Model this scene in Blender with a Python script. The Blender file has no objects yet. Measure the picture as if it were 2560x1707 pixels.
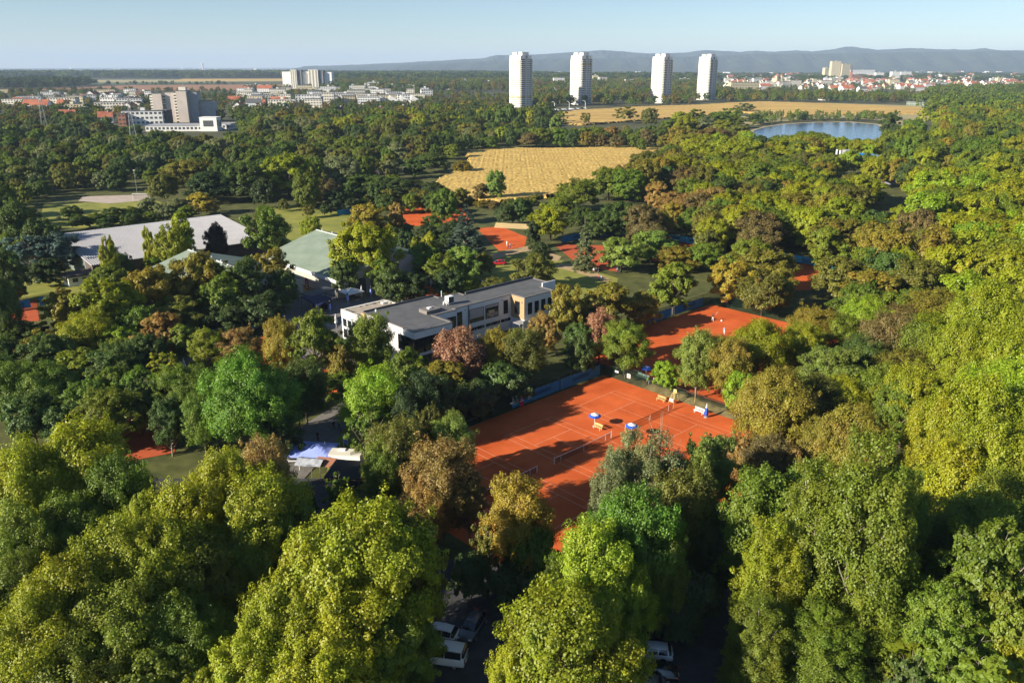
import bpy, bmesh, math, random
import numpy as np
from math import radians as R, sin, cos, pi

# ---------------------------------------------------------------- camera
F_PX, CAM_H, HZ = 2000.0, 54.8, 166.0           # focal length and horizon of a 2560 px wide frame
PITCH = math.atan((853.5 - HZ) / F_PX)
scene = bpy.context.scene
COL = scene.collection
cam_data = bpy.data.cameras.new("camera")
cam_data.sensor_width = 36.0
cam_data.lens = 36.0 * F_PX / 2560.0
cam_data.clip_start = 0.5
cam_data.clip_end = 60000.0
camera = bpy.data.objects.new("camera", cam_data)
COL.objects.link(camera)
camera.location = (0, 0, CAM_H)
camera.rotation_euler = (pi / 2 - PITCH, 0, 0)
scene.camera = camera

# ---------------------------------------------------------------- light
SUN_AZ, SUN_EL = 208.5, 23.5                     # where the sun stands, degrees from +X / above the horizon
world = bpy.data.worlds.new("World")
scene.world = world
world.use_nodes = True
wn = world.node_tree
wn.nodes.clear()
sky = wn.nodes.new("ShaderNodeTexSky")
sky.sky_type = 'NISHITA'
sky.sun_disc = False
sky.sun_elevation = R(SUN_EL)
sky.sun_rotation = R(90.0 - SUN_AZ)
sky.altitude = 100.0
sky.air_density = 0.85
sky.dust_density = 0.0
sky.ozone_density = 3.2
bg = wn.nodes.new("ShaderNodeBackground")
bg.inputs["Strength"].default_value = 0.061
wo = wn.nodes.new("ShaderNodeOutputWorld")
wn.links.new(sky.outputs[0], bg.inputs[0])
wn.links.new(bg.outputs[0], wo.inputs[0])
sun_d = bpy.data.lights.new("sun", 'SUN')
sun_d.energy = 5.0
sun_d.angle = R(0.5)
sun_d.color = (1.0, 0.90, 0.74)
sun = bpy.data.objects.new("sun", sun_d)
COL.objects.link(sun)
sun.location = (-200, -100, 200)
sun.rotation_euler = (pi / 2 - R(SUN_EL), 0, R(SUN_AZ) + pi / 2)
scene.view_settings.view_transform = 'Standard'
scene.view_settings.look = 'None'
scene.view_settings.use_curve_mapping = False
scene.view_settings.gamma = 1.0
scene.view_settings.exposure = 1.0
scene.render.engine = 'CYCLES'
cy = scene.cycles
cy.max_bounces = 5
cy.diffuse_bounces = 3
cy.glossy_bounces = 2
cy.transmission_bounces = 3
cy.volume_bounces = 1
cy.transparent_max_bounces = 16
cy.caustics_reflective = False
cy.caustics_refractive = False
cy.use_denoising = True
cy.sample_clamp_indirect = 3.0

# ---------------------------------------------------------------- helpers
rnd = random.Random(7)
rng = np.random.default_rng(11)
CP, SP = math.cos(PITCH), math.sin(PITCH)
DS = 2560.0 / 2352.0

def P(x, y, z=0.0):
    """the point at height z seen at pixel x, y of the 2560 px photograph"""
    dx, dy = (x - 1280) / F_PX, (853.5 - y) / F_PX
    rz = -SP + dy * CP
    t = (z - CAM_H) / rz
    return (dx * t, (CP + dy * SP) * t, z)

def PD(x, y, z=0.0):
    return P(x * DS, y * DS, z)

def proj(X, Y, Z=0.0):
    """world -> pixel in 2352 px units, and depth"""
    Z = Z - CAM_H
    d = Y * CP - Z * SP
    u = Y * SP + Z * CP
    if d <= 0.1:
        return (-9999, 99999, d)
    return ((1280 + F_PX * X / d) / DS, (853.5 - F_PX * u / d) / DS, d)

GA = R(43.4)                                    # the site grid
UX, UY = cos(GA), sin(GA)

def site(u, v, z=0.0):
    return (u * UX - v * UY, u * UY + v * UX, z)

def to_site(x, y):
    return (x * UX + y * UY, -x * UY + y * UX)

def inpoly(x, y, poly):
    c = False
    j = len(poly) - 1
    for i in range(len(poly)):
        xi, yi = poly[i][0], poly[i][1]
        xj, yj = poly[j][0], poly[j][1]
        if (yi > y) != (yj > y) and x < (xj - xi) * (y - yi) / (yj - yi) + xi:
            c = not c
        j = i
    return c

# ---- materials
def nodes_of(name):
    m = bpy.data.materials.new(name)
    m.use_nodes = True
    nt = m.node_tree
    nt.nodes.clear()
    out = nt.nodes.new("ShaderNodeOutputMaterial")
    return m, nt, out

def mat(name, col, rough=0.7, var=0.15, scale=1.5, bump=0.0, bscale=20.0, metal=0.0, spec=0.3, col2=None, stretch=(1, 1, 1), detail=4.0, coat=0.0, rot=0.0):
    m, nt, out = nodes_of(name)
    b = nt.nodes.new("ShaderNodeBsdfPrincipled")
    nt.links.new(b.outputs[0], out.inputs[0])
    geo = nt.nodes.new("ShaderNodeNewGeometry")
    mp = nt.nodes.new("ShaderNodeMapping")
    mp.inputs["Scale"].default_value = stretch
    mp.inputs["Rotation"].default_value = (0, 0, rot)
    nt.links.new(geo.outputs["Position"], mp.inputs["Vector"])
    n = nt.nodes.new("ShaderNodeTexNoise")
    n.inputs["Scale"].default_value = scale
    n.inputs["Detail"].default_value = detail
    n.inputs["Roughness"].default_value = 0.62
    nt.links.new(mp.outputs[0], n.inputs["Vector"])
    ramp = nt.nodes.new("ShaderNodeMapRange")
    ramp.inputs["From Min"].default_value = 0.3
    ramp.inputs["From Max"].default_value = 0.7
    nt.links.new(n.outputs[0], ramp.inputs[0])
    mix = nt.nodes.new("ShaderNodeMix")
    mix.data_type = 'RGBA'
    a = tuple(max(0, c * (1 - var)) for c in col)
    c2 = col2 if col2 else tuple(min(1, c * (1 + var)) for c in col)
    mix.inputs[6].default_value = (*a, 1)
    mix.inputs[7].default_value = (*c2, 1)
    nt.links.new(ramp.outputs[0], mix.inputs[0])
    nt.links.new(mix.outputs[2], b.inputs["Base Color"])
    b.inputs["Roughness"].default_value = rough
    b.inputs["Metallic"].default_value = metal
    b.inputs["Specular IOR Level"].default_value = spec
    if coat:
        b.inputs["Coat Weight"].default_value = coat
    if bump:
        n2 = nt.nodes.new("ShaderNodeTexNoise")
        n2.inputs["Scale"].default_value = bscale
        n2.inputs["Detail"].default_value = 3.0
        nt.links.new(geo.outputs["Position"], n2.inputs["Vector"])
        bp = nt.nodes.new("ShaderNodeBump")
        bp.inputs["Strength"].default_value = bump
        bp.inputs["Distance"].default_value = 0.05
        nt.links.new(n2.outputs[0], bp.inputs["Height"])
        nt.links.new(bp.outputs[0], b.inputs["Normal"])
    return m

def leaf_material(name, far):
    """leaf colour = the tree's own tint, varied per clump and leaf; alpha of the tint = share of autumn leaves"""
    m, nt, out = nodes_of(name)
    N, L = nt.nodes.new, nt.links.new
    if far:
        at = N("ShaderNodeAttribute"); at.attribute_type = 'INSTANCER'; at.attribute_name = 'tint'
        colout, aout = at.outputs["Color"], at.outputs["Alpha"]
    else:
        oi = N("ShaderNodeObjectInfo")
        colout, aout = oi.outputs["Color"], oi.outputs["Alpha"]
    geo = N("ShaderNodeNewGeometry")
    n = N("ShaderNodeTexNoise"); n.inputs["Scale"].default_value = 0.33; n.inputs["Detail"].default_value = 3.0
    L(geo.outputs["Position"], n.inputs["Vector"])
    va = N("ShaderNodeAttribute"); va.attribute_name = 'leafvar'
    # autumn mask
    add = N("ShaderNodeMath"); add.operation = 'MULTIPLY_ADD'
    L(va.outputs["Fac"], add.inputs[0]); add.inputs[1].default_value = 0.35
    L(n.outputs[0], add.inputs[2])
    sub = N("ShaderNodeMath"); sub.operation = 'ADD'
    L(add.outputs[0], sub.inputs[0]); L(aout, sub.inputs[1])
    mr = N("ShaderNodeMapRange")
    mr.inputs["From Min"].default_value = 1.0; mr.inputs["From Max"].default_value = 1.35
    L(sub.outputs[0], mr.inputs[0])
    mix = N("ShaderNodeMix"); mix.data_type = 'RGBA'
    L(mr.outputs[0], mix.inputs[0]); L(colout, mix.inputs[6])
    mix.inputs[7].default_value = (0.40, 0.23, 0.045, 1)
    # brightness by leaf
    hsv = N("ShaderNodeHueSaturation")
    L(mix.outputs[2], hsv.inputs["Color"])
    v = N("ShaderNodeMapRange")
    v.inputs["To Min"].default_value = 0.70; v.inputs["To Max"].default_value = 1.30
    L(va.outputs["Fac"], v.inputs[0]); L(v.outputs[0], hsv.inputs["Value"])
    h = N("ShaderNodeMapRange")
    h.inputs["From Min"].default_value = 0.3; h.inputs["From Max"].default_value = 0.7
    h.inputs["To Min"].default_value = 0.515; h.inputs["To Max"].default_value = 0.488
    L(n.outputs[0], h.inputs[0]); L(h.outputs[0], hsv.inputs["Hue"])
    d = N("ShaderNodeBsdfDiffuse"); L(hsv.outputs[0], d.inputs[0])
    t = N("ShaderNodeBsdfTranslucent"); L(hsv.outputs[0], t.inputs[0])
    g = N("ShaderNodeBsdfGlossy"); g.inputs["Roughness"].default_value = 0.5
    g.inputs["Color"].default_value = (0.8, 0.85, 0.8, 1)
    m1 = N("ShaderNodeMixShader"); m1.inputs[0].default_value = 0.38
    L(d.outputs[0], m1.inputs[1]); L(t.outputs[0], m1.inputs[2])
    m2 = N("ShaderNodeMixShader"); m2.inputs[0].default_value = 0.03
    L(m1.outputs[0], m2.inputs[1]); L(g.outputs[0], m2.inputs[2])
    L(m2.outputs[0], out.inputs[0])
    return m

def net_material(name, col, cover):
    m, nt, out = nodes_of(name)
    d = nt.nodes.new("ShaderNodeBsdfDiffuse"); d.inputs[0].default_value = (*col, 1)
    t = nt.nodes.new("ShaderNodeBsdfTransparent")
    mx = nt.nodes.new("ShaderNodeMixShader"); mx.inputs[0].default_value = cover
    nt.links.new(t.outputs[0], mx.inputs[1]); nt.links.new(d.outputs[0], mx.inputs[2])
    nt.links.new(mx.outputs[0], out.inputs[0])
    return m

# ---- mesh building
class MB:
    def __init__(s):
        s.v, s.f, s.m = [], [], []
    def add(s, verts, faces, mi=0):
        o = len(s.v)
        s.v.extend(verts)
        for f in faces:
            s.f.append(tuple(i + o for i in f))
            s.m.append(mi)
        return s
    def box(s, x0, x1, y0, y1, z0, z1, mi=0):
        v = [(x0, y0, z0), (x1, y0, z0), (x1, y1, z0), (x0, y1, z0), (x0, y0, z1), (x1, y0, z1), (x1, y1, z1), (x0, y1, z1)]
        return s.add(v, [(0, 3, 2, 1), (4, 5, 6, 7), (0, 1, 5, 4), (1, 2, 6, 5), (2, 3, 7, 6), (3, 0, 4, 7)], mi)
    def prism(s, poly, z0, z1, mi=0, top=None):
        n = len(poly)
        a = sum(poly[i][0] * poly[(i + 1) % n][1] - poly[(i + 1) % n][0] * poly[i][1] for i in range(n))
        if a < 0:
            poly = poly[::-1]
        v = [(p[0], p[1], z0) for p in poly] + [(p[0], p[1], z1) for p in poly]
        f = [tuple(range(n - 1, -1, -1))]
        s.add(v, f + [(i, (i + 1) % n, n + (i + 1) % n, n + i) for i in range(n)], mi)
        o = len(s.v) - 2 * n
        s.f.append(tuple(o + n + i for i in range(n))); s.m.append(mi if top is None else top)
        return s
    def loft(s, rings, mi=0, caps=True):
        n = len(rings[0]); v = [p for r in rings for p in r]; f = []
        for k in range(len(rings) - 1):
            for i in range(n):
                j = (i + 1) % n
                f.append((k * n + i, k * n + j, (k + 1) * n + j, (k + 1) * n + i))
        if caps:
            f.append(tuple(range(n - 1, -1, -1)))
            f.append(tuple((len(rings) - 1) * n + i for i in range(n)))
        return s.add(v, f, mi)
    def tube(s, pts, rad, n=6, mi=0):
        pts = [np.array(p, float) for p in pts]
        if not hasattr(rad, '__len__'):
            rad = [rad] * len(pts)
        rings = []
        for i, p in enumerate(pts):
            a = pts[min(i + 1, len(pts) - 1)] - pts[max(i - 1, 0)]
            a = a / (np.linalg.norm(a) + 1e-9)
            ref = np.array([0, 0, 1.0]) if abs(a[2]) < 0.9 else np.array([1.0, 0, 0])
            e1 = np.cross(a, ref); e1 /= np.linalg.norm(e1); e2 = np.cross(a, e1)
            rings.append([tuple(p + rad[i] * (cos(2 * pi * k / n) * e1 - sin(2 * pi * k / n) * e2)) for k in range(n)])
        return s.loft(rings, mi)
    def lathe(s, prof, n=16, c=(0, 0), mi=0, wob=None):
        rings = []
        for r, z in prof:
            rings.append([(c[0] + r * (wob(k, z) if wob else 1) * cos(2 * pi * k / n), c[1] + r * (wob(k, z) if wob else 1) * sin(2 * pi * k / n), z) for k in range(n)])
        return s.loft(rings, mi)
    def mesh(s, name, mats, smooth=False):
        me = bpy.data.meshes.new(name)
        me.from_pydata([tuple(map(float, v)) for v in s.v], [], s.f)
        if not isinstance(mats, (list, tuple)):
            mats = [mats]
        for m in mats:
            me.materials.append(m)
        if len(mats) > 1:
            me.polygons.foreach_set("material_index", s.m)
        if smooth:
            me.polygons.foreach_set("use_smooth", [True] * len(me.polygons))
        me.update()
        return me
    def build(s, name, mats, parent=None, smooth=False, loc=None, rz=0.0, kind=None, label=None):
        o = bpy.data.objects.new(name, s.mesh(name, mats, smooth))
        COL.objects.link(o)
        if parent is not None:
            o.parent = parent
        if loc is not None:
            o.location = loc
        o.rotation_euler = (0, 0, rz)
        if kind:
            o["kind"] = kind
        if label:
            o["label"] = label
        return o

def tag(o, label, cat, group=None, kind=None):
    o["label"] = label
    o["category"] = cat
    if group:
        o["group"] = group
    if kind:
        o["kind"] = kind
    return o

def thing(name, label, cat, loc=(0, 0, 0), rz=0.0, group=None):
    o = bpy.data.objects.new(name, None)
    o.empty_display_size = 0.5
    COL.objects.link(o)
    o.location = loc
    o.rotation_euler = (0, 0, rz)
    return tag(o, label, cat, group)

def copy_tree(o, loc=None, rz=None, label=None, parent=None):
    c = o.copy()
    COL.objects.link(c)
    if parent is not None:
        c.parent = parent
    if loc is not None:
        c.location = loc
    if rz is not None:
        c.rotation_euler = (0, 0, rz)
    if label:
        c["label"] = label
    for ch in o.children:
        copy_tree(ch, parent=c)
    return c

def part(parent, name, mesh_, loc=(0, 0, 0), rz=0.0):
    o = bpy.data.objects.new(name, mesh_)
    COL.objects.link(o)
    o.parent = parent
    o.location = loc
    o.rotation_euler = (0, 0, rz)
    return o

def struct(name, mb, mats, label=None, cat=None, smooth=False):
    o = mb.build(name, mats, smooth=smooth)
    o["kind"] = "structure"
    if label:
        tag(o, label, cat or name.replace("_", " "))
    return o

_fc = {}
def text_mesh(body, size, material, thick=0.01):
    cu = bpy.data.curves.new("lettering", 'FONT')
    cu.body = body
    cu.size = size
    cu.extrude = thick
    cu.resolution_u = 2
    ob = bpy.data.objects.new("lettering", cu)
    COL.objects.link(ob)
    dg = bpy.context.evaluated_depsgraph_get()
    me = bpy.data.meshes.new_from_object(ob.evaluated_get(dg))
    COL.objects.unlink(ob)
    bpy.data.objects.remove(ob)
    me.materials.clear()
    me.materials.append(material)
    me.name = "lettering"
    return me

def lettering(parent, body, size, material, loc, rot):
    o = bpy.data.objects.new("lettering", text_mesh(body, size, material))
    COL.objects.link(o)
    o.parent = parent
    o.location = loc
    o.rotation_euler = rot
    return o

ORD = ['first', 'second', 'third', 'fourth', 'fifth', 'sixth', 'seventh', 'eighth', 'ninth', 'tenth', 'eleventh', 'twelfth', 'thirteenth', 'fourteenth', 'fifteenth', 'sixteenth', 'seventeenth', 'eighteenth', 'nineteenth', 'twentieth']
def ordinal(n):
    if n < 20:
        return ORD[n]
    tens = ['', '', 'twenty', 'thirty', 'forty', 'fifty', 'sixty', 'seventy', 'eighty', 'ninety']
    tth = ['', '', 'twentieth', 'thirtieth', 'fortieth', 'fiftieth', 'sixtieth', 'seventieth', 'eightieth', 'ninetieth']
    n += 1
    return tth[n // 10] if n % 10 == 0 else tens[n // 10] + '-' + ORD[n % 10 - 1]
# ---------------------------------------------------------------- materials
M = {}
M['grass'] = mat('grass_soil', (0.07, 0.085, 0.022), 0.95, 0.35, 0.25, 0.6, 3.0, col2=(0.13, 0.135, 0.035))
M['lawn'] = mat('mown_grass', (0.19, 0.23, 0.035), 0.95, 0.2, 0.15, 0.4, 6.0, col2=(0.32, 0.30, 0.06))
M['soil'] = mat('bare_soil', (0.13, 0.085, 0.05), 0.95, 0.25, 0.6, 0.5, 6.0)
M['clay'] = mat('clay_court', (0.54, 0.098, 0.024), 0.9, 0.12, 0.16, 0.15, 14.0, spec=0.08, col2=(0.70, 0.150, 0.042), detail=9.0)
M['clay2'] = mat('deep_red_clay', (0.46, 0.10, 0.04), 0.9, 0.12, 0.5, 0.15, 14.0, spec=0.12)  # a deeper, duller red than the main court clay
M['line'] = mat('court_line', (0.70, 0.33, 0.19), 0.8, 0.2, 1.5)
M['asphalt'] = mat('asphalt', (0.055, 0.055, 0.058), 0.9, 0.2, 0.8, 0.3, 30.0)
M['paving'] = mat('paving', (0.19, 0.175, 0.16), 0.85, 0.15, 1.0, 0.2, 8.0)
M['path'] = mat('gravel_path', (0.42, 0.30, 0.16), 0.95, 0.15, 0.8, 0.4, 10.0)
M['sand'] = mat('sand_bank', (0.42, 0.33, 0.17), 0.95, 0.2, 0.1)
M['field'] = mat('ripe_maize', (0.50, 0.32, 0.08), 0.95, 0.16, 0.05, 0.5, 3.0, stretch=(1, 7, 1), rot=0.9, col2=(0.64, 0.45, 0.13))
M['field2'] = mat('ripe_field', (0.46, 0.31, 0.09), 0.95, 0.25, 0.012, stretch=(1, 4, 1), col2=(0.66, 0.43, 0.12))
M['brownfield'] = mat('ploughed_field', (0.30, 0.155, 0.075), 0.95, 0.15, 0.01, stretch=(1, 4, 1))
M['palefield'] = mat('pale_field', (0.36, 0.31, 0.15), 0.95, 0.15, 0.01, stretch=(1, 4, 1))
M['greenfield'] = mat('green_field', (0.11, 0.14, 0.06), 0.95, 0.15, 0.01, stretch=(1, 4, 1))
M['farland'] = mat('far_land', (0.075, 0.085, 0.032), 0.95, 0.3, 0.0035, stretch=(1, 3, 1), col2=(0.10, 0.10, 0.045), detail=8)
M['hill'] = mat('forested_hill', (0.035, 0.05, 0.03), 1.0, 0.4, 0.004, detail=8, col2=(0.06, 0.075, 0.04))
M['white'] = mat('white_render', (0.78, 0.77, 0.75), 0.8, 0.05, 0.6)
M['whitemetal'] = mat('white_metal', (0.8, 0.8, 0.8), 0.4, 0.04, 2)
M['offwhite'] = mat('cream_render', (0.70, 0.66, 0.56), 0.85, 0.08, 0.3)
M['cream'] = mat('cream_wall', (0.66, 0.58, 0.38), 0.85, 0.08, 0.3)
M['grey'] = mat('grey_concrete', (0.34, 0.34, 0.36), 0.85, 0.12, 0.3)
M['taupe'] = mat('taupe_panel', (0.55, 0.48, 0.43), 0.85, 0.10, 0.2)
M['darkgrey'] = mat('dark_grey', (0.07, 0.075, 0.085), 0.7, 0.15, 1)
M['black'] = mat('black_paint', (0.012, 0.012, 0.014), 0.5, 0.2, 2)
M['roofgrey'] = mat('roof_felt', (0.105, 0.108, 0.112), 0.75, 0.14, 0.45, 0.2, 8.0, col2=(0.14, 0.14, 0.14))
M['roofbeige'] = mat('gravel_roof', (0.40, 0.34, 0.26), 0.9, 0.2, 0.8, 0.4, 12.0)
M['parapet'] = mat('parapet_cap', (0.20, 0.18, 0.165), 0.6, 0.1, 1)
M['glass'] = mat('dark_glass', (0.012, 0.016, 0.02), 0.06, 0.2, 0.5, spec=0.9)
M['wood'] = mat('larch_board', (0.44, 0.30, 0.16), 0.7, 0.16, 1.2, stretch=(1, 1, 6))
M['woodpole'] = mat('pale_wood', (0.50, 0.38, 0.16), 0.7, 0.15, 3)
M['yellow'] = mat('yellow_wood', (0.60, 0.48, 0.19), 0.6, 0.08, 3)
M['greenroof'] = mat('green_fibre_roof', (0.205, 0.265, 0.205), 0.8, 0.12, 0.25, stretch=(1, 1, 1), col2=(0.25, 0.30, 0.235))
M['ridgewhite'] = mat('ridge_cap', (0.7, 0.7, 0.68), 0.6, 0.06, 2)
M['metalroof'] = mat('ribbed_metal_roof', (0.37, 0.365, 0.375), 0.55, 0.08, 0.3, spec=0.4)
M['greenwall'] = mat('grey_green_wall', (0.16, 0.19, 0.17), 0.8, 0.15, 0.4)
M['brownwall'] = mat('brown_wall', (0.11, 0.085, 0.075), 0.85, 0.2, 0.8)
M['wallcladding'] = mat('hall_cladding', (0.44, 0.41, 0.36), 0.75, 0.1, 0.4)
M['bluescreen'] = mat('blue_windscreen', (0.02, 0.17, 0.36), 0.8, 0.14, 0.7)
M['blueprint'] = mat('dark_blue_print', (0.006, 0.05, 0.13), 0.8, 0.1, 0.7)
M['cyanscreen'] = mat('cyan_windscreen', (0.05, 0.38, 0.55), 0.8, 0.1, 0.7)
M['chainlink'] = net_material('chain_link', (0.012, 0.025, 0.018), 0.42)
M['net'] = net_material('tennis_net', (0.02, 0.022, 0.02), 0.42)
M['post'] = mat('green_post', (0.03, 0.045, 0.035), 0.6, 0.1, 2)
M['blue'] = mat('blue_canvas', (0.03, 0.10, 0.50), 0.8, 0.1, 2)
M['navy'] = mat('navy_canvas', (0.012, 0.018, 0.07), 0.8, 0.1, 2)
M['tentblue'] = mat('lavender_canvas', (0.30, 0.38, 0.85), 0.75, 0.06, 1.0)
M['canvas'] = mat('white_canvas', (0.78, 0.77, 0.74), 0.85, 0.05, 1)
M['red'] = mat('red_paint', (0.45, 0.02, 0.025), 0.35, 0.1, 2)
M['crimson'] = mat('crimson_print', (0.38, 0.01, 0.05), 0.7, 0.1, 2)
M['orangeprint'] = mat('orange_print', (0.50, 0.13, 0.03), 0.7, 0.3, 0.8, col2=(0.7, 0.35, 0.12))
M['greenprint'] = mat('green_print', (0.10, 0.22, 0.08), 0.7, 0.1, 1)
M['tile'] = mat('red_roof_tile', (0.36, 0.10, 0.055), 0.85, 0.2, 0.15, col2=(0.45, 0.17, 0.09))
M['tiledark'] = mat('brown_roof_tile', (0.15, 0.08, 0.06), 0.85, 0.2, 0.15)
M['brick'] = mat('brick_wall', (0.38, 0.17, 0.10), 0.85, 0.15, 0.4)
M['tyre'] = mat('tyre_rubber', (0.012, 0.012, 0.012), 0.8, 0.1, 5)
M['rim'] = mat('wheel_rim', (0.35, 0.35, 0.36), 0.35, 0.1, 5, metal=0.7)
M['carwhite'] = mat('white_car_paint', (0.72, 0.73, 0.75), 0.25, 0.03, 2, coat=0.6, spec=0.5)
M['carblack'] = mat('black_car_paint', (0.012, 0.012, 0.015), 0.2, 0.1, 2, coat=0.8, spec=0.5)
M['cargrey'] = mat('grey_car_paint', (0.09, 0.095, 0.10), 0.25, 0.1, 2, coat=0.8, spec=0.5)
M['lamp'] = mat('clear_lamp', (0.55, 0.56, 0.58), 0.15, 0.1, 2, spec=0.8)
M['tail'] = mat('tail_lamp', (0.35, 0.01, 0.01), 0.2, 0.1, 2, spec=0.8)
M['skin'] = mat('skin', (0.50, 0.27, 0.18), 0.6, 0.05, 5)
M['hair'] = mat('hair', (0.04, 0.025, 0.015), 0.7, 0.1, 5)
M['bark'] = mat('bark', (0.15, 0.12, 0.085), 0.9, 0.3, 2.0, 0.6, 8.0)
M['barkpale'] = mat('pale_bark', (0.30, 0.26, 0.19), 0.9, 0.25, 2.0)
M['steel'] = mat('galvanised_steel', (0.33, 0.34, 0.35), 0.5, 0.1, 2, metal=0.5)
M['leaf'] = leaf_material('leaves', False)
M['leaf_far'] = leaf_material('far_leaves', True)
M['slidewhite'] = M['whitemetal']

def water_material():
    m, nt, out = nodes_of('lake_water')
    b = nt.nodes.new("ShaderNodeBsdfPrincipled")
    b.inputs["Base Color"].default_value = (0.035, 0.12, 0.30, 1)
    b.inputs["Roughness"].default_value = 0.06
    b.inputs["IOR"].default_value = 1.33
    b.inputs["Specular IOR Level"].default_value = 0.6
    g = nt.nodes.new("ShaderNodeNewGeometry")
    n = nt.nodes.new("ShaderNodeTexNoise"); n.inputs["Scale"].default_value = 0.8; n.inputs["Detail"].default_value = 4
    nt.links.new(g.outputs["Position"], n.inputs["Vector"])
    bp = nt.nodes.new("ShaderNodeBump"); bp.inputs["Strength"].default_value = 0.55; bp.inputs["Distance"].default_value = 0.2
    nt.links.new(n.outputs[0], bp.inputs["Height"]); nt.links.new(bp.outputs[0], b.inputs["Normal"])
    nt.links.new(b.outputs[0], out.inputs[0])
    return m
M['water'] = water_material()

# ---------------------------------------------------------------- ground
SHEETS = [0]
def sheet(name, poly, z, m, label=None, cat=None, thick=None):
    mb = MB()
    SHEETS[0] += 1
    z = (0.004 if z < .1 else z) + 0.004 * SHEETS[0]
    n = len(poly)
    a = sum(poly[i][0] * poly[(i + 1) % n][1] - poly[(i + 1) % n][0] * poly[i][1] for i in range(n))
    if a < 0:
        poly = poly[::-1]
    mb.add([(p[0], p[1], z) for p in poly], [tuple(range(n))])
    return struct(name, mb, m, label, cat)

def spoly(u0, u1, v0, v1):
    return [site(u0, v0)[:2], site(u1, v0)[:2], site(u1, v1)[:2], site(u0, v1)[:2]]

def dpoly(pts):
    return [PD(x, y)[:2] for x, y in pts]

mb = MB()
for i, (x0, x1, y0, y1) in enumerate([(-9000, 9000, -700, 620)]):
    mb.add([(x0, y0, 0), (x1, y0, 0), (x1, y1, 0), (x0, y1, 0)], [(0, 1, 2, 3)])
struct('ground', mb, M['grass'], 'dark grass and bare earth between the trees', 'ground')
mb = MB()
mb.add([(-14000, 620, 0), (16000, 620, 0), (16000, 30000, 0), (-14000, 30000, 0)], [(0, 1, 2, 3)])
struct('plain', mb, M['farland'], 'flat wooded plain running out to the horizon', 'plain')

CU, CV = 82.6, 71.6                              # centre of the middle near court on the site grid
COURT_U = [CU - 16.4, CU, CU + 16.25]
NEAR_CLAY = [(CU - 29, CV - 24), (CU + 26.2, CV - 24), (CU + 26.2, CV + 18.2), (CU - 29, CV + 18.2)]
NEARC = [site(*p)[:2] for p in NEAR_CLAY]
sheet('clay_courts', NEARC, 0.008, M['clay'], 'wide red clay surface of the three nearest tennis courts', 'clay court')
# second court group behind it
CLAY_Z = 0.008
s2 = [to_site(*P(x, y)[:2]) for x, y in ((1593, 822), (1760, 767), (1900, 808))]
C2V = s2[0][1]
C2U1 = s2[1][0]
COURT2 = [(CU + 30.5, C2V - 38), (C2U1 + 3.0, C2V - 38), (C2U1 + 3.0, C2V - 0.3), (CU + 30.5, C2V - 0.3)]
COURT2W = [site(*p)[:2] for p in COURT2]
sheet('clay_court', COURT2W, 0.008, M['clay'], 'red clay court behind the round olive tree with two players', 'clay court')
bank = [site(CU + 26.2, CV - 24)[:2], site(CU + 30.5, CV - 24)[:2], site(CU + 30.5, CV + 18)[:2], site(CU + 26.2, CV + 18)[:2]]
mb = MB()
nb = 40
for i in range(nb + 1):
    v = CV - 24 + 42 * i / nb
    mb.v += [site(CU + 26.2, v, 0.02), site(CU + 27.6, v, 0.35 + 0.1 * sin(i * 1.7)), site(CU + 29.2, v, 0.4 + 0.12 * sin(i * 2.3)), site(CU + 30.5, v, 0.02)]
for i in range(nb):
    for j in range(3):
        a = i * 4 + j
        mb.f.append((a, a + 1, a + 5, a + 4)); mb.m.append(0)
struct('bank', mb, mat('dry_grass_bank', (0.16, 0.12, 0.06), 0.95, 0.3, 0.8, 0.8, 4.0, col2=(0.22, 0.19, 0.08)), 'dry grass bank between the two clay court groups', 'bank')

# other clay
def clay_patch(pts, label, m='clay'):
    sheet('clay_court', dpoly(pts), 0.012, M[m], label, 'clay court')
clay_patch([(875, 690), (965, 652), (1040, 668), (1010, 700), (960, 730), (900, 720)], 'red clay court behind the clubhouse under the blue windscreen', 'clay')
clay_patch([(925, 520), (905, 478), (1060, 476), (1085, 515)], 'clay court left of the blue spruce')
clay_patch([(1095, 525), (1150, 520), (1210, 545), (1200, 585), (1150, 580)], 'clay court with players right of the blue spruce')
clay_patch([(1500, 560), (1610, 553), (1610, 600), (1500, 600)], 'clay court below the first pale blue windscreen')
clay_patch([(1780, 608), (1885, 604), (1880, 665), (1800, 668)], 'clay court below the second pale blue windscreen')
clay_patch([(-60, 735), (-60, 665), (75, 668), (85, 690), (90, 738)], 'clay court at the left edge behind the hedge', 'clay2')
clay_patch([(575, 855), (600, 770), (640, 775), (800, 850), (780, 900), (700, 910)], 'clay court left of the clubhouse behind the trees')
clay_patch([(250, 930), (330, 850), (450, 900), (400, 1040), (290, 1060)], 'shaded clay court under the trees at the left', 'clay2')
clay_patch([(1270, 560), (1400, 565), (1420, 625), (1330, 610)], 'clay court edge beside the pale fir', 'clay2')

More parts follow.
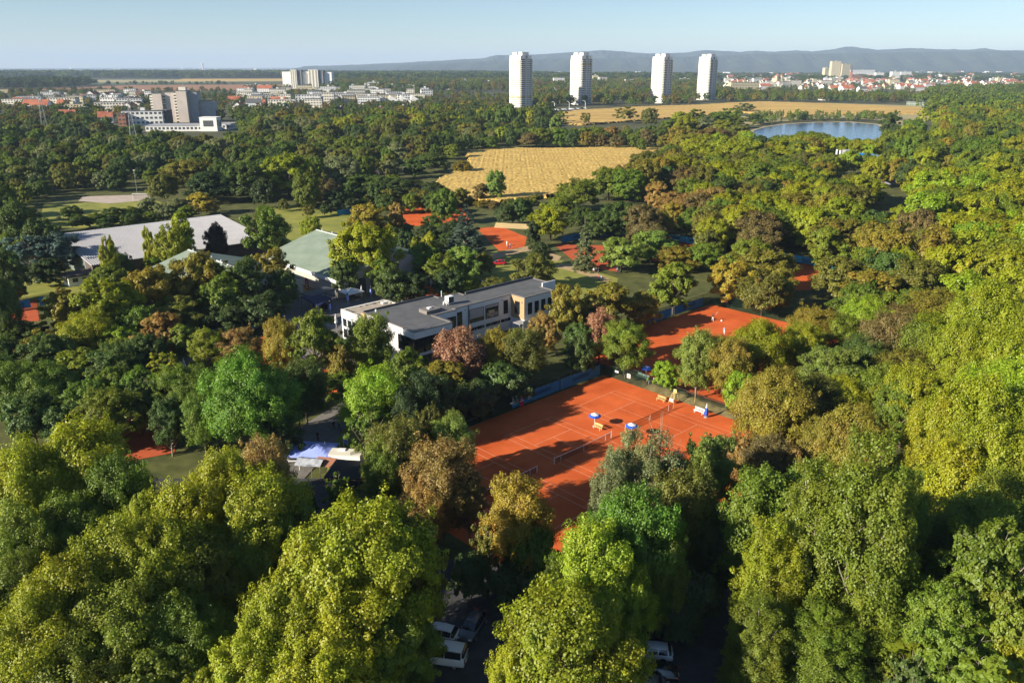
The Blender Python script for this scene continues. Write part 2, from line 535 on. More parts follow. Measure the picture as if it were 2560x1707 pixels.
sheet('lawn', dpoly([(610, 540), (590, 480), (700, 470), (850, 505), (830, 560), (700, 570)]), 0.006, M['lawn'], 'sunlit lawn behind the green hall', 'lawn')
sheet('lawn', dpoly([(1040, 680), (1080, 585), (1200, 570), (1420, 640), (1400, 720), (1250, 700), (1150, 740)]), 0.006, M['lawn'], 'mown lawn behind the clubhouse', 'lawn')
sheet('lawn', dpoly([(90, 520), (100, 468), (360, 462), (420, 480), (300, 530)]), 0.006, M['lawn'], 'rough meadow behind the ribbed hall', 'lawn')
sheet('lawn', dpoly([(740, 1020), (800, 960), (870, 1050), (900, 1130), (760, 1120)]), 0.006, M['lawn'], 'grass beside the blue event tent', 'lawn')
sheet('lawn', dpoly([(40, 690), (60, 640), (190, 640), (190, 690)]), 0.006, M['lawn'], 'grass strip in front of the small hut', 'lawn')
sheet('sports_ground', dpoly([(180, 462), (190, 452), (338, 447), (345, 460), (250, 468)]), 0.02, mat('pale_hard_ground', (.46, .38, .32), .9, .1, .3), 'pale hard sports ground with goal', 'sports ground')
sheet('path', dpoly([(1290, 605), (1330, 612), (1400, 640), (1400, 652), (1340, 632), (1270, 612)]), 0.012, M['path'], 'tan gravel path crossing the lawn', 'path')
sheet('path', dpoly([(1085, 605), (1105, 588), (1215, 565), (1290, 590), (1280, 602), (1205, 578), (1120, 600)]), 0.012, M['path'], 'sandy path behind the parked red car', 'path')
sheet('path', dpoly([(560, 1060), (790, 920), (830, 915), (790, 985), (735, 1060), (690, 1110)]), 0.012, M['paving'], 'grey paved path past the event tent', 'path')
sheet('terrace', dpoly([(690, 860), (650, 700), (740, 660), (870, 650), (960, 700), (960, 800)]), 0.01, M['paving'], 'paved terrace left of the clubhouse', 'terrace')
sheet('terrace', dpoly([(300, 830), (420, 800), (480, 840), (400, 900), (330, 880)]), 0.014, M['paving'], 'paved terrace with folded parasols at the left', 'terrace')
sheet('car_park', [(-46, 42), (40, 42), (40, 73), (20, 79), (-5, 80), (-46, 88)], 0.008, M['asphalt'], 'dark asphalt car park under the trees', 'car park')
sheet('road', [(-75, 86), (-28, 86), (-20, 100), (-70, 100)], 0.010, M['asphalt'], 'shaded service road left of the car park', 'road')

# golden maize field, with the crop's own height
FIELD = dpoly([(1068, 355), (1130, 344), (1260, 346), (1400, 343), (1540, 347), (1530, 372), (1450, 398), (1270, 455), (1150, 470), (1030, 462), (985, 445), (1000, 418), (1040, 400), (1075, 380)])
def crop_field(name, poly, step, hgt, m, label, amp=0.35, seed=3):
    xs = [p[0] for p in poly]; ys = [p[1] for p in poly]
    nx = int((max(xs) - min(xs)) / step) + 2; ny = int((max(ys) - min(ys)) / step) + 2
    g = np.random.default_rng(seed)
    ins = np.zeros((nx, ny), bool)
    for i in range(nx):
        for j in range(ny):
            ins[i, j] = inpoly(min(xs) + i * step, min(ys) + j * step, poly)
    row = g.random((nx, 1)) * 0.12
    blot = g.random((nx // 6 + 2, ny // 6 + 2)) * 0.9
    z = np.zeros((nx, ny)); mbv = []
    for i in range(nx):
        for j in range(ny):
            edge = ins[i, j] and (i == 0 or j == 0 or i == nx - 1 or j == ny - 1 or not ins[max(i - 1, 0), j] or not ins[min(i + 1, nx - 1), j] or not ins[i, max(j - 1, 0)] or not ins[i, min(j + 1, ny - 1)])
            z[i, j] = hgt * .25 * g.random() if edge else hgt + amp * (g.random() - 0.5) * 2 + row[i, 0] + blot[i // 6, j // 6] * amp
            mbv.append((min(xs) + (i + (1.6 if edge else 0.5) * (g.random() - .5)) * step, min(ys) + (j + (1.6 if edge else 0.5) * (g.random() - .5)) * step, z[i, j]))
    fs = []
    for i in range(nx - 1):
        for j in range(ny - 1):
            if ins[i, j] and ins[i + 1, j] and ins[i, j + 1] and ins[i + 1, j + 1]:
                a = i * ny + j
                fs.append((a, a + ny, a + ny + 1, a + 1))
    mb = MB(); mb.v = mbv; mb.f = fs; mb.m = [0] * len(fs)
    o = mb.build(name, m, smooth=False)
    tag(o, label, 'field', kind='structure')
    return o
crop_field('maize_field', FIELD, 1.0, 1.7, M['field'], 'golden ripe field in the middle of the trees', amp=0.16)
F2 = dpoly([(1270, 262), (1330, 255), (1480, 247), (1600, 243), (1740, 235), (1900, 240), (2140, 250), (2140, 264), (1900, 266), (1800, 272), (1700, 260), (1560, 272), (1400, 285), (1330, 290), (1260, 280)])
crop_field('maize_field', F2, 3.2, 1.6, M['field2'], 'farther golden field in front of the white towers', amp=0.2, seed=5)
sheet('field', dpoly([(1560, 300), (1600, 278), (1720, 272), (1800, 276), (1640, 300)]), 0.1, M['palefield'], 'pale grass between field and lake', 'field')
for nm, pts, m, lb in [
    ('field', [(0, 217), (60, 210), (120, 207), (300, 207), (430, 210), (560, 208), (655, 199), (655, 195), (560, 195), (300, 197), (200, 200), (-40, 207)], 'brownfield', 'brown ploughed strip at the upper left'),
    ('field', [(-40, 216), (-40, 206), (60, 206), (60, 212)], 'palefield', 'pale strip at the left edge'),
    ('field', [(90, 191), (650, 188), (655, 183), (300, 184), (110, 185)], 'palefield', 'long pale strip before the far wood'),
    ('field', [(140, 194), (520, 192), (520, 188.5), (120, 191)], 'greenfield', 'narrow green strip before the far wood'),
    ('field', [(400, 187.5), (655, 186), (655, 181.5), (420, 182)], 'field2', 'narrow golden strip left of the grey twin towers'),
    ('field', [(760, 181), (900, 178), (900, 174), (760, 176)], 'palefield', 'pale strip right of the grey twin towers'),
    ('field', [(1760, 250), (2140, 262), (2140, 245), (1900, 238), (1760, 236)], 'palefield', 'pale stubble behind the lake')]:
    sheet(nm, dpoly(pts), 0.5, M[m], lb, 'field')

sheet('meadow', dpoly([(1690, 268), (1735, 290), (1760, 284), (1860, 275), (1950, 273), (2035, 280), (2045, 300), (2100, 292), (2150, 270), (2140, 262), (1900, 264), (1800, 270)]), .3, M['palefield'], 'pale golden grass behind the lake', 'meadow')
LAKE = dpoly([(1722, 318), (1732, 300), (1760, 292), (1800, 286), (1870, 282), (1950, 281), (2015, 287), (2030, 300), (2032, 335), (1960, 345), (1840, 345), (1740, 335)])
cx = sum(p[0] for p in LAKE) / len(LAKE); cy_ = sum(p[1] for p in LAKE) / len(LAKE)
sheet('sandbank', [(cx + (p[0] - cx) * 1.06, cy_ + (p[1] - cy_) * 1.06) for p in LAKE], 0.03, M['sand'], 'narrow sandy shore round the lake', 'sandbank')
sheet('lake', LAKE, 0.08, M['water'], 'blue lake among the trees', 'lake')

# hills
ridge = [(450, 155), (800, 135), (960, 128), (1080, 103), (1170, 105), (1300, 100), (1550, 88), (1780, 73), (1900, 78), (2100, 95), (2352, 90)]
rp = [(850 + .3656 * x, 100 + .3656 * y) for x, y in ridge]
ridge2 = [(170, 70), (420, 82), (500, 73), (650, 82), (800, 73), (900, 80), (1060, 65), (1130, 50), (1180, 47), (1240, 58), (1340, 70), (1560, 57), (1700, 62), (1980, 68), (2080, 57), (2200, 72), (2352, 75), (2800, 60), (3600, 70), (4800, 66)]
rp += [(1700 + .3656 * x, 100 + .3656 * y) for x, y in ridge2]
rp = [(760, 166), (900, 162)] + rp
def hills(name, dist, prof, lift, seed, label, depth=2600):
    xs = np.arange(prof[0][0], prof[-1][0], 4.0)
    ys = np.interp(xs, [p[0] for p in prof], [p[1] for p in prof])
    g = np.random.default_rng(seed)
    k = np.ones(3) / 3
    nz = np.convolve(g.random(len(xs)) - .5, k, 'same') * 2.0 + np.convolve(g.random(len(xs)) - .5, np.ones(15) / 15, 'same') * 9
    mb = MB(); rows = 14
    for i, x in enumerate(xs):
        yy = ys[i] + nz[i] * 0.6 + lift
        dy = (853.5 - yy) / F_PX
        t0 = dist / (CP + dy * SP)
        top = max(0.0, CAM_H + t0 * (-SP + dy * CP))
        X = (x - 1280) / F_PX * t0
        for r in range(rows):
            t = r / (rows - 1)
            jig = (g.random() - .5) * 0.16 * top * (1 - t) * (t > 0)
            gully = 0.12 * sin(i * 0.35 + 3 * t + seed) * top * t * (1 - t) * 3
            mb.v.append((X * (1 - 0.10 * t), dist - depth * t, max(-2, top * (1 - t) ** 1.15 + jig + gully)))
    for i in range(len(xs) - 1):
        for r in range(rows - 1):
            a = i * rows + r
            mb.f.append((a, a + 1, a + rows + 1, a + rows)); mb.m.append(0)
    # far side, so that the ridge has depth
    n = len(xs) * rows
    for i in range(len(xs)):
        x_, y_, z_ = mb.v[i * rows]
        mb.v.append((x_ * 1.1, y_ + 1800, -2))
    for i in range(len(xs) - 1):
        mb.f.append((i * rows, (i + 1) * rows, n + i + 1, n + i)); mb.m.append(0)
    return struct(name, mb, M['hill'], label, 'hills', smooth=True)
hills('hills', 12500, rp, 0, 4, 'long blue forested ridge on the horizon')
hills('hills', 10200, [(1000, 163), (1250, 152), (1500, 146), (1700, 143), (1900, 136), (2200, 132), (2560, 128), (3300, 130)], 0, 9, 'lower foothills in front of the long ridge', depth=1800)
# ---------------------------------------------------------------- clubhouse (local x along the site grid)
def proj_local(o, x, y, z):
    """pixel of the 2560 px photograph -> local plan position on a thing standing at o, at height z"""
    p = P(x, y, z)
    dx, dy = p[0] - o[0], p[1] - o[1]
    return (dx * UX + dy * UY, -dx * UY + dy * UX)

def window(parent, x0, x1, y, z0, z1, axis='x', out=-1, frame='black', blind=0.0, mull=0, name='window', deep=0.10):
    """a framed pane set in a wall along local x (axis 'x', wall at y) or along local y"""
    def bx(mb, a0, a1, d0, d1, zz0, zz1):
        d0, d1 = sorted((y + out * d0, y + out * d1))
        if axis == 'x':
            mb.box(a0, a1, d0, d1, zz0, zz1)
        else:
            mb.box(d0, d1, a0, a1, zz0, zz1)
    f = MB(); t = 0.09
    bx(f, x0, x1, -0.05, 0.06, z0, z0 + t); bx(f, x0, x1, -0.05, 0.06, z1 - t, z1)
    bx(f, x0, x0 + t, -0.05, 0.06, z0 + t, z1 - t); bx(f, x1 - t, x1, -0.05, 0.06, z0 + t, z1 - t)
    for k in range(mull):
        xm = x0 + (x1 - x0) * (k + 1) / (mull + 1)
        bx(f, xm - t / 2, xm + t / 2, -0.05, 0.05, z0 + t, z1 - t)
    w = f.build(name, M[frame], parent)
    g = MB(); bx(g, x0 + t, x1 - t, -0.03, 0.015, z0 + t, z1 - t)
    g.build('pane', M['glass'], w)
    if blind:
        nb = max(3, int((x1 - x0) / 0.16)); b = MB()
        for k in range(nb):
            a0 = x0 + t + (x1 - x0 - 2 * t) * k / nb
            bx(b, a0 + 0.01, a0 + (x1 - x0 - 2 * t) / nb - 0.012, 0.02, 0.045, z1 - t - blind * (z1 - z0 - 2 * t), z1 - t)
        b.build('blind', M['taupe'], w)
    return w

CH0 = P(1035.9, 830.8, 8.0)
club = thing('clubhouse', 'long white flat roofed clubhouse with grey roof in the middle of the trees', 'clubhouse', (CH0[0], CH0[1], 0), GA)
outline = [(0, 0), (9.1, 0), (9.1, 6.0), (15.2, 6.0), (15.2, 6.9), (31.3, 6.9), (31.3, 2.7), (40.4, 2.7), (40.4, 6.6), (44.6, 6.6), (44.6, 13.9), (23.6, 13.7), (23.6, 15.6), (18.2, 15.6), (18.2, 17.5), (0.2, 17.5)]
def inset(poly, d):
    n = len(poly); out = []
    for i in range(n):
        p0, p1, p2 = poly[i - 1], poly[i], poly[(i + 1) % n]
        a = np.array(p1, float) - p0; b = np.array(p2, float) - p1
        a /= np.linalg.norm(a); b /= np.linalg.norm(b)
        na, nb_ = np.array([-a[1], a[0]]), np.array([-b[1], b[0]])
        m = na + nb_; m = m / (m @ na)
        out.append(tuple(np.array(p1) + m * d))
    return out
# walls: upper storey with the glazed corner cut out, set back ground storey
wl = MB()
body = [(5.3, 0.35), (5.3, 0.35)]
up = [(5.6, 5.4), (9.1, 5.4), (9.1, 6.0), (15.2, 6.0), (15.2, 6.9), (31.3, 6.9), (31.3, 2.7), (40.4, 2.7), (40.4, 6.6), (44.6, 6.6), (44.6, 13.9), (23.6, 13.7), (23.6, 15.6), (18.2, 15.6), (18.2, 17.5), (0.2, 17.5), (0, 5.4)]
wl.prism(up, 0.0, 7.86)
wl.prism([(0, 0), (9.1, 0), (9.1, 5.38), (0, 5.38)], 6.55, 7.86)      # fascia band over the glazed corner
wl.prism([(0, 0), (9.1, 0), (9.1, 5.38), (0, 5.38)], 3.02, 3.5)       # floor slab edge
wl.build('wall', M['white'], club)
MB().prism([(0.9, 0.9), (9.0, 0.9), (9.0, 5.36), (0.9, 5.36)], 0.0, 3.0).build('basement_wall', M['darkgrey'], club)
rf = MB().prism(inset(outline, 0.28), 7.862, 7.93)
rf = rf.build('roof', M['roofgrey'], club)
cap = MB(); ins = inset(outline, 0.30); o2 = inset(outline, -0.04)
n = len(outline)
v = [(p[0], p[1], 7.862) for p in o2] + [(p[0], p[1], 8.05) for p in o2] + [(p[0], p[1], 8.05) for p in ins] + [(p[0], p[1], 7.9) for p in ins]
fs = []
for i in range(n):
    j = (i + 1) % n
    fs += [(i, j, n + j, n + i), (n + i, n + j, 2 * n + j, 2 * n + i), (2 * n + i, 2 * n + j, 3 * n + j, 3 * n + i)]
cap.add(v, fs)
cap.build('parapet', M['parapet'], rf)
hp = MB()                                                              # high back parapet
hp.box(24.0, 44.6, 13.55, 13.9, 8.052, 8.45); hp.box(0.3, 18.0, 17.2, 17.5, 8.052, 8.3)
hp.box(8.9, 9.25, 0.4, 6.2, 8.052, 8.22)
hp.build('parapet', M['darkgrey'], rf)
nw = MB(); nw.box(40.45, 44.6, 6.35, 6.6, 7.0, 8.9); nw.build('parapet', M['white'], rf)
# glazed corner
gl = MB()
gl.box(0.12, 8.95, 0.14, 0.20, 3.55, 6.5); gl.box(0.14, 0.20, 0.2, 5.3, 3.55, 6.5)
gl.build('corner_glazing', M['glass'], club)
for k, a in enumerate([0.02, 2.35, 4.6, 6.8, 8.9]):
    MB().box(a, a + 0.17, 0.02, 0.19, 3.5, 6.55).build('mullion', M['black'], club)
for k, a in enumerate([1.2, 2.5, 3.8, 5.15]):
    MB().box(0.02, 0.19, a, a + 0.16, 3.5, 6.55).build('mullion', M['black'], club)
rb = MB(); rb.box(0.2, 8.9, 0.05, 0.10, 4.45, 4.52); rb.box(0.05, 0.10, 0.2, 5.2, 4.45, 4.52)
rb.build('railing', M['black'], club)
# long front windows
window(club, 12.2, 14.9, 6.0, 3.6, 6.7, mull=1)
window(club, 16.0, 17.3, 6.9, 3.6, 6.95)
window(club, 19.3, 23.3, 6.9, 3.9, 6.85, blind=0.72)
window(club, 23.75, 27.5, 6.9, 3.9, 6.85, blind=0.2, mull=0)
window(club, 29.0, 30.3, 6.9, 3.9, 6.95, blind=0.0)
for a, b in ((19.3, 20.5), (20.65, 21.2), (21.35, 22.7), (22.85, 23.4), (23.9, 25.2), (25.35, 25.8), (25.95, 27.2), (27.35, 27.9), (28.2, 29.3), (29.45, 29.95), (30.1, 31.0)):
    window(club, a, b, 6.9, 2.15, 2.8)
MB().box(18.95, 19.07, 6.74, 6.88, 0.0, 7.86).build('downpipe', M['darkgrey'], club)
for a in (17.9, 28.5, 30.8):
    MB().box(a, a + 0.3, 6.78, 6.9, 7.0, 7.3).build('vent', M['taupe'], club)
for a in (32.1, 34.15, 36.2, 38.25):
    window(club, a, a + 1.55, 2.7, 3.9, 6.75, blind=0.0, frame='whitemetal')
# timber clad end
for k in range(24):
    z0 = 3.0 + k * 0.2025
    MB().box(31.2, 31.29, 2.72, 6.86, z0, z0 + 0.188).build('board', M['wood'], club)
window(club, 4.1, 5.6, 31.2, 3.95, 6.8, axis='y')
MB().box(31.1, 31.2, 3.3, 3.45, 6.7, 6.95).build('wall_lamp', M['black'], club)
# porch
pc = MB(); pc.box(28.8, 33.4, 1.6, 4.4, 2.7, 2.82)
for a, b in ((28.85, 1.7), (31.0, 1.7), (33.3, 1.7), (28.85, 4.3)):
    pc.box(a, a + 0.09, b, b + 0.09, 0, 2.7)
pc.build('porch_roof', M['grey'], club)
MB().box(29.6, 31.2, 1.45, 1.5, 1.2, 3.4).build('sign_board', M['canvas'], club)
# beige lower wing
wg = MB().prism([(0.1, 17.6), (10.8, 17.6), (11.0, 24.9), (0, 25.4)], 0.0, 6.85)
wg.build('wing_wall', M['white'], club)
wr = MB().prism([(0.35, 17.75), (10.5, 17.75), (10.7, 24.6), (0.3, 25.1)], 6.852, 6.9).build('wing_roof', M['roofbeige'], club)
cb = MB(); cb.box(-0.1, 0.3, 17.6, 25.4, 6.852, 7.02); cb.box(0.3, 10.8, 24.65, 25.3, 6.852, 7.0); cb.box(10.6, 10.95, 17.6, 24.6, 6.852, 7.02)
cb.build('parapet', M['offwhite'], wr)
g2 = random.Random(3)
for k in range(16):
    a = g2.random(); q = (0.5 + 9.5 * a, 24.3) if k % 2 else (0.6, 18.2 + 6 * a)
    m_ = MB(); s_ = 0.12 + 0.14 * g2.random()
    m_.lathe([(0.02, 0), (s_, 0.02), (s_ * 0.9, s_ * 0.8), (0.03, s_)], 6, q); 
    m_.build('stone', M['darkgrey'], wr, loc=(0, 0, 6.9))
mm = MB(); mm.box(8.6, 9.9, 22.6, 23.5, 6.9, 7.25); mm.box(9.9, 10.4, 22.2, 24.2, 6.9, 7.1); mm.build('roof_box', M['offwhite'], wr)
# wing windows on the sunny side
for k in range(4):
    y0 = 17.9 + k * 1.82
    for z0, z1 in ((3.4, 5.3), (0.9, 3.1)):
        window(club, y0, y0 + 1.6, -0.02, z0, z1, axis='y', frame='whitemetal')
MB().box(-0.12, -0.01, 17.4, 25.35, 5.5, 6.7).build('fascia', M['whitemetal'], club)
sp = MB(); sp.box(-0.25, 0.15, 16.3, 17.5, 5.2, 8.0); sp.build('timber_pier', M['wood'], club)
window(club, 8.5, 10.0, -0.0, 3.6, 5.6, axis='y'); window(club, 11.5, 14.2, -0.0, 3.6, 5.6, axis='y', mull=1)

# things on the roof
def on_roof(x, y, z=7.93):
    q = proj_local(CH0, x, y, z)
    p = (CH0[0] + q[0] * UX - q[1] * UY, CH0[1] + q[0] * UY + q[1] * UX, z)
    return p
ac = thing('air_conditioner', 'white boxy air conditioner with dark grille standing on the grey roof', 'air conditioner', on_roof(1124, 760), GA)
MB().box(-0.75, 0.75, -0.6, 0.6, 0.25, 1.75).build('casing', M['whitemetal'], ac)
gr = MB(); gr.box(-0.62, 0.62, -0.65, -0.6, 0.4, 1.6)
for k in range(7):
    gr.box(-0.62, 0.62, -0.68, -0.65, 0.45 + k * 0.17, 0.51 + k * 0.17)
gr.build('grille', M['darkgrey'], ac)
for a in (-.65, .55):
    for b in (-.5, .4):
        MB().box(a, a + .1, b, b + .1, 0, 0.25).build('foot', M['grey'], ac)
pi_ = MB().tube([(-0.75, 0, 1.0), (-1.2, 0.1, 0.95), (-1.5, 0.1, 0.7), (-1.55, 0.1, 0.02)], 0.14, 8); pi_.tube([(-0.75, -0.3, 0.8), (-1.1, -0.4, 0.7), (-1.15, -0.4, 0.02)], 0.12, 8)
pi_.build('pipe', M['whitemetal'], ac, smooth=True)
sk = thing('skylight', 'low square roof hatch with small white dome on the grey roof', 'skylight', on_roof(1075, 779), GA)
MB().box(-1.8, 1.8, -1.3, 1.3, 0, 0.7).build('curb', M['parapet'], sk)
MB().box(-0.5, 0.3, -0.4, 0.4, 0.7, 0.95).build('dome', M['whitemetal'], sk)
an = thing('vent_pipe', 'thin white vent pipe beside the roof air conditioner', 'vent pipe', on_roof(1104, 743), GA)
MB().tube([(0, 0, 0), (0, 0, 1.4)], 0.09, 8).build('tube', M['whitemetal'], an)
vs = thing('roof_vent', 'small pale vent at the left edge of the grey roof', 'roof vent', on_roof(945, 775), GA)
MB().lathe([(0.2, 0), (0.2, 0.35), (0.02, 0.5)], 8, (-0.9, -0.6)).build('cowl', M['whitemetal'], vs)

# ---------------------------------------------------------------- halls
wh = P(230, 662.3, 5.0)
white_hall = thing('sports_hall', 'long low hall with pale ribbed metal roof at the left', 'hall', (wh[0], wh[1], 0), R(42.4))
WL, WW = 50.0, 33.5
b = MB()
b.add([(0, 0, 0), (WL, 0, 0), (WL, 0, 4.85), (0, 0, 4.85)], [(0, 1, 2, 3)])
b.add([(0, 0, 0), (0, 0, 4.85), (0, WW, 7.9), (0, WW, 0)], [(0, 1, 2, 3)])
b.add([(WL, 0, 0), (WL, WW, 0), (WL, WW, 7.9), (WL, 0, 4.85)], [(0, 1, 2, 3)])
b.add([(0, WW, 0), (0, WW, 7.9), (WL, WW, 7.9), (WL, WW, 0)], [(0, 1, 2, 3)])
b.build('wall', M['brownwall'], white_hall)
MB().box(-0.06, 0.0, 6, 32, 0.0, 4.9).build('wall_panel', M['greenwall'], white_hall)
nr = 84; v = []; f = []
for i in range(nr * 4 + 1):
    x = -0.3 + (WL + 0.6) * i / (nr * 4)
    h = (0, 0.22, 0.22, 0)[i % 4]
    v += [(x, -0.35, 4.84 + h), (x, WW, 7.95 + h)]
for i in range(nr * 4):
    a = 2 * i; f.append((a, a + 2, a + 3, a + 1))
rb_ = MB(); rb_.add(v, f); ro = rb_.build('roof', M['metalroof'], white_hall)
MB().box(-0.3, WL + 0.3, WW, WW + 0.4, 7.7, 8.12).build('ridge_cap', M['ridgewhite'], ro)

def green_hall(name_label, peak_px, eave_px, length, hw, zr, ze, ovr=None):
    pk = P(*peak_px, zr)
    h = thing('tennis_hall', name_label, 'hall', (pk[0], pk[1], 0), GA)
    # local x = across (gable), local y = back; ridge runs to -y
    w = MB()
    g_ = [(-hw, ze), (0, zr - 0.12), (hw, ze)]
    for yy in (0, -length):
        vv = [(-hw + .2, yy, 0), (hw - .2, yy, 0), (hw - .2, yy, ze - .1), (0, yy, zr - .2), (-hw + .2, yy, ze - .1)]
        w.add(vv, [tuple(range(5)) if yy < 0 else tuple(range(4, -1, -1))])
    for xx in (-hw + .2, hw - .2):
        w.add([(xx, 0, 0), (xx, -length, 0), (xx, -length, ze - .1), (xx, 0, ze - .1)], [(0, 1, 2, 3)])
    w.build('wall', M['wallcladding'], h)
    ns = int(length / 1.0)
    for s_ in (-1, 1):
        m_ = MB(); vv = []; ff = []
        for i in range(ns * 3 + 1):
            y = 0.3 - (length + 0.6) * i / (ns * 3)
            dz = 0.05 if i % 3 == 0 else 0.0
            vv += [(s_ * (hw + .3), y, ze - .1 + dz), (0, y, zr + dz)]
        for i in range(ns * 3):
            a = 2 * i; ff.append((a, a + 1, a + 3, a + 2))
        m_.add(vv, ff); m_.build('roof', M['greenroof'], h)
    MB().box(-0.2, 0.2, -length - .3, .3, zr + 0.02, zr + 0.14).build('ridge_cap', M['ridgewhite'], h)
    for k in range(4):
        MB().tube([(0, -3 - k * 5.5, zr + .1), (0, -3 - k * 5.5, zr + 0.75)], 0.13, 6).build('vent', M['ridgewhite'], h)
    return h
gh2 = green_hall('right green roofed hall with white eaves board behind the terrace', (792, 575), None, 39, 17.0, 9.5, 4.6)
for s_ in (-1,):
    MB().box(-17.45, -17.28, -39.2, 0.3, 3.75, 4.62).build('fascia', M['ridgewhite'], gh2)
gh1 = green_hall('left green roofed hall half hidden by the golden trees', (472, 625), None, 31, 15.5, 9.2, 4.6)
# adjust the roofs' slopes with gable panels on the near end of the right hall
MB().box(-14.5, -9.5, -39.1, -39.02, 0.0, 4.2).build('door', M['darkgrey'], gh2)
bf = thing('beach_flag', 'crimson sail shaped advertising flag beside the right green hall', 'flag', PD(703, 668), R(-30))
fl = MB(); fl.add([(0, 0, .4), (0.9, 0, .4), (1.1, 0, 2.4), (0.9, 0, 3.3), (0.35, 0, 3.6), (0, 0, 3.4)], [(0, 1, 2, 3, 4, 5)])
fl.add([(0, 0.03, .4), (0.9, 0.03, .4), (1.1, 0.03, 2.4), (0.9, 0.03, 3.3), (0.35, 0.03, 3.6), (0, 0.03, 3.4)], [(5, 4, 3, 2, 1, 0)])
fl.build('flag_cloth', M['crimson'], bf)
MB().tube([(-0.04, 0, 0), (-0.04, 0, 3.5)], 0.03, 6).build('pole', M['steel'], bf)
lettering(bf, "Wilson", 0.72, M['canvas'], (0.72, -0.03, 0.7), (pi / 2, -pi / 2, 0))

# small hut at the left
hu = thing('hut', 'small white hut with overhanging dark flat roof at the left', 'hut', (*PD(160, 660)[:2], 0), GA)
MB().box(0, 5.2, 0, 4.5, 0, 2.7).build('wall', M['white'], hu)
MB().box(-0.6, 8.3, -0.7, 5.6, 2.7, 3.0).build('roof', M['brownwall'], hu)
MB().box(-0.65, 8.35, -0.78, -0.7, 2.6, 3.08).build('fascia', M['darkgrey'], hu)
MB().box(-0.72, -0.65, -0.7, 5.6, 2.6, 3.08).build('fascia', M['darkgrey'], hu)
window(hu, 1.0, 2.3, 0.0, 1.1, 2.1, frame='darkgrey'); window(hu, 3.4, 4.3, 0.0, 0.1, 2.1, frame='darkgrey', name='door')
for k in range(3):
    window(hu, 0.5 + 1.35 * k, 1.6 + 1.35 * k, 0.0, 1.2, 2.2, axis='y')
# dark roofed terrace bar
ba = thing('bar', 'L shaped terrace bar with dark flat roofs beside the green hall', 'bar', (*P(845, 752, 3)[:2], 0), GA)
def zroof(x, y, z, rot):
    pass
q = [proj_local((*P(845, 752, 3)[:2], 0), x, y, 3.0) for x, y in ((752, 743), (783, 730), (828, 745), (797, 765))]
bm_ = MB().prism(q, 2.85, 3.05); bm_.build('roof', M['navy'], ba)
q2 = [proj_local((*P(845, 752, 3)[:2], 0), x, y, 3.0) for x, y in ((745, 735), (812, 716), (840, 722), (782, 741))]
MB().prism(q2, 2.86, 3.06).build('roof', M['darkgrey'], ba)
pp = MB()
for x, y in q + q2:
    pp.box(x - .06, x + .06, y - .06, y + .06, 0, 2.85)
pp.build('posts', M['darkgrey'], ba)
qc = [((a[0] + b_[0]) / 2, (a[1] + b_[1]) / 2) for a, b_ in zip(q, q[1:] + q[:1])]
MB().box(qc[1][0] - 0.3, qc[1][0] + 0.3, qc[1][1] - 2.5, qc[1][1] + 2.5, 0, 1.1).build('counter', M['brownwall'], ba)

# ---------------------------------------------------------------- white tower blocks
def tower(px, py, top_py, label, yellow=None, wpx=None):
    base = P(px, py)
    d = base[1] * CP + CAM_H * SP
    t = thing('tower_block', label, 'tower block', base, GA + R(1), 'four white residential towers')
    dy = (853.5 - top_py) / F_PX
    htot = CAM_H + base[1] / (CP + dy * SP) * (-SP + dy * CP)
    hm = htot - 9.0
    w = 11.0
    nfl = 25; fh = (hm - 1.0) / nfl
    c = MB(); c.box(-w, w, -w, w, 0, hm); c.build('core', M['offwhite'], t)
    tp = MB(); tp.box(-w + .3, w - .3, -w + .3, w - .3, hm + .02, hm + 4.5); tp.build('penthouse', M['white'], t)
    t2 = MB(); t2.box(-w + 5, w - 4, -w + 2, -w + 9, hm + 4.52, hm + 9); t2.box(-w + 2, -w + 8, -w + 10, w - 4, hm + 4.52, hm + 8.6); t2.build('lift_house', M['white'], t)
    tg = MB(); tg.box(-1, 3, -w + .15, -w + .29, hm + .1, hm + 4.4); tg.build('grey_panel', M['grey'], t)
    an_ = MB()
    for k in range(5):
        an_.box(-3 + k * 1.6, -2.88 + k * 1.6, -2, -1.88, hm + 8.5, hm + 10 + (k * 7 % 3) * .6)
    an_.build('aerials', M['darkgrey'], t)
    # sunny face (-x): parapets, strip windows; shaded face (-y): deep balconies with fins
    for i in range(nfl):
        z = 0.8 + i * fh
        col = 'yellow' if yellow and i in yellow else 'white'
        b_ = MB()
        b_.box(-w - 1.1, -w - 0.02, -w + 0.3, -1.0, z, z + fh * .42); b_.box(-w - 0.6, -w - 0.02, 1.4, w - .3, z, z + fh * .40)
        b_.build('balcony', M[col if i % 2 else 'white'], t)
        b2 = MB(); b2.box(-w + 0.5, -1.5, -w - 1.3, -w - .02, z, z + fh * .38); b2.box(1.0, w - .2, -w - 1.5, -w - .02, z, z + fh * .38)
        b2.build('balcony', M[col], t)
    wn_ = MB()
    for i in range(nfl):
        z = 0.8 + i * fh + fh * .5
        for a, b_ in ((-9.8, -8.4), (-7.6, -6.2), (-5.2, -3.8), (-2.8, -1.6), (-0.6, 0.6), (2, 3.4), (4.4, 5.8), (6.8, 8.2)):
            wn_.box(-w - .05, -w - .001, a, b_, z, z + fh * .42)
        wn_.box(-w + .6, -1.6, -w - .05, -w - .001, z - .1, z + fh * .45); wn_.box(1.1, w - .4, -w - .05, -w - .001, z - .1, z + fh * .45)
    o = wn_.build('window_bands', M['darkgrey'], t, kind='stuff')
    fn = MB()
    for a in (-1.4, 0.6, 4.6, w - .3):
        fn.box(a, a + .35, -w - 1.6, -w, 0, hm)
    fn.build('fin', M['white'], t)
    return t
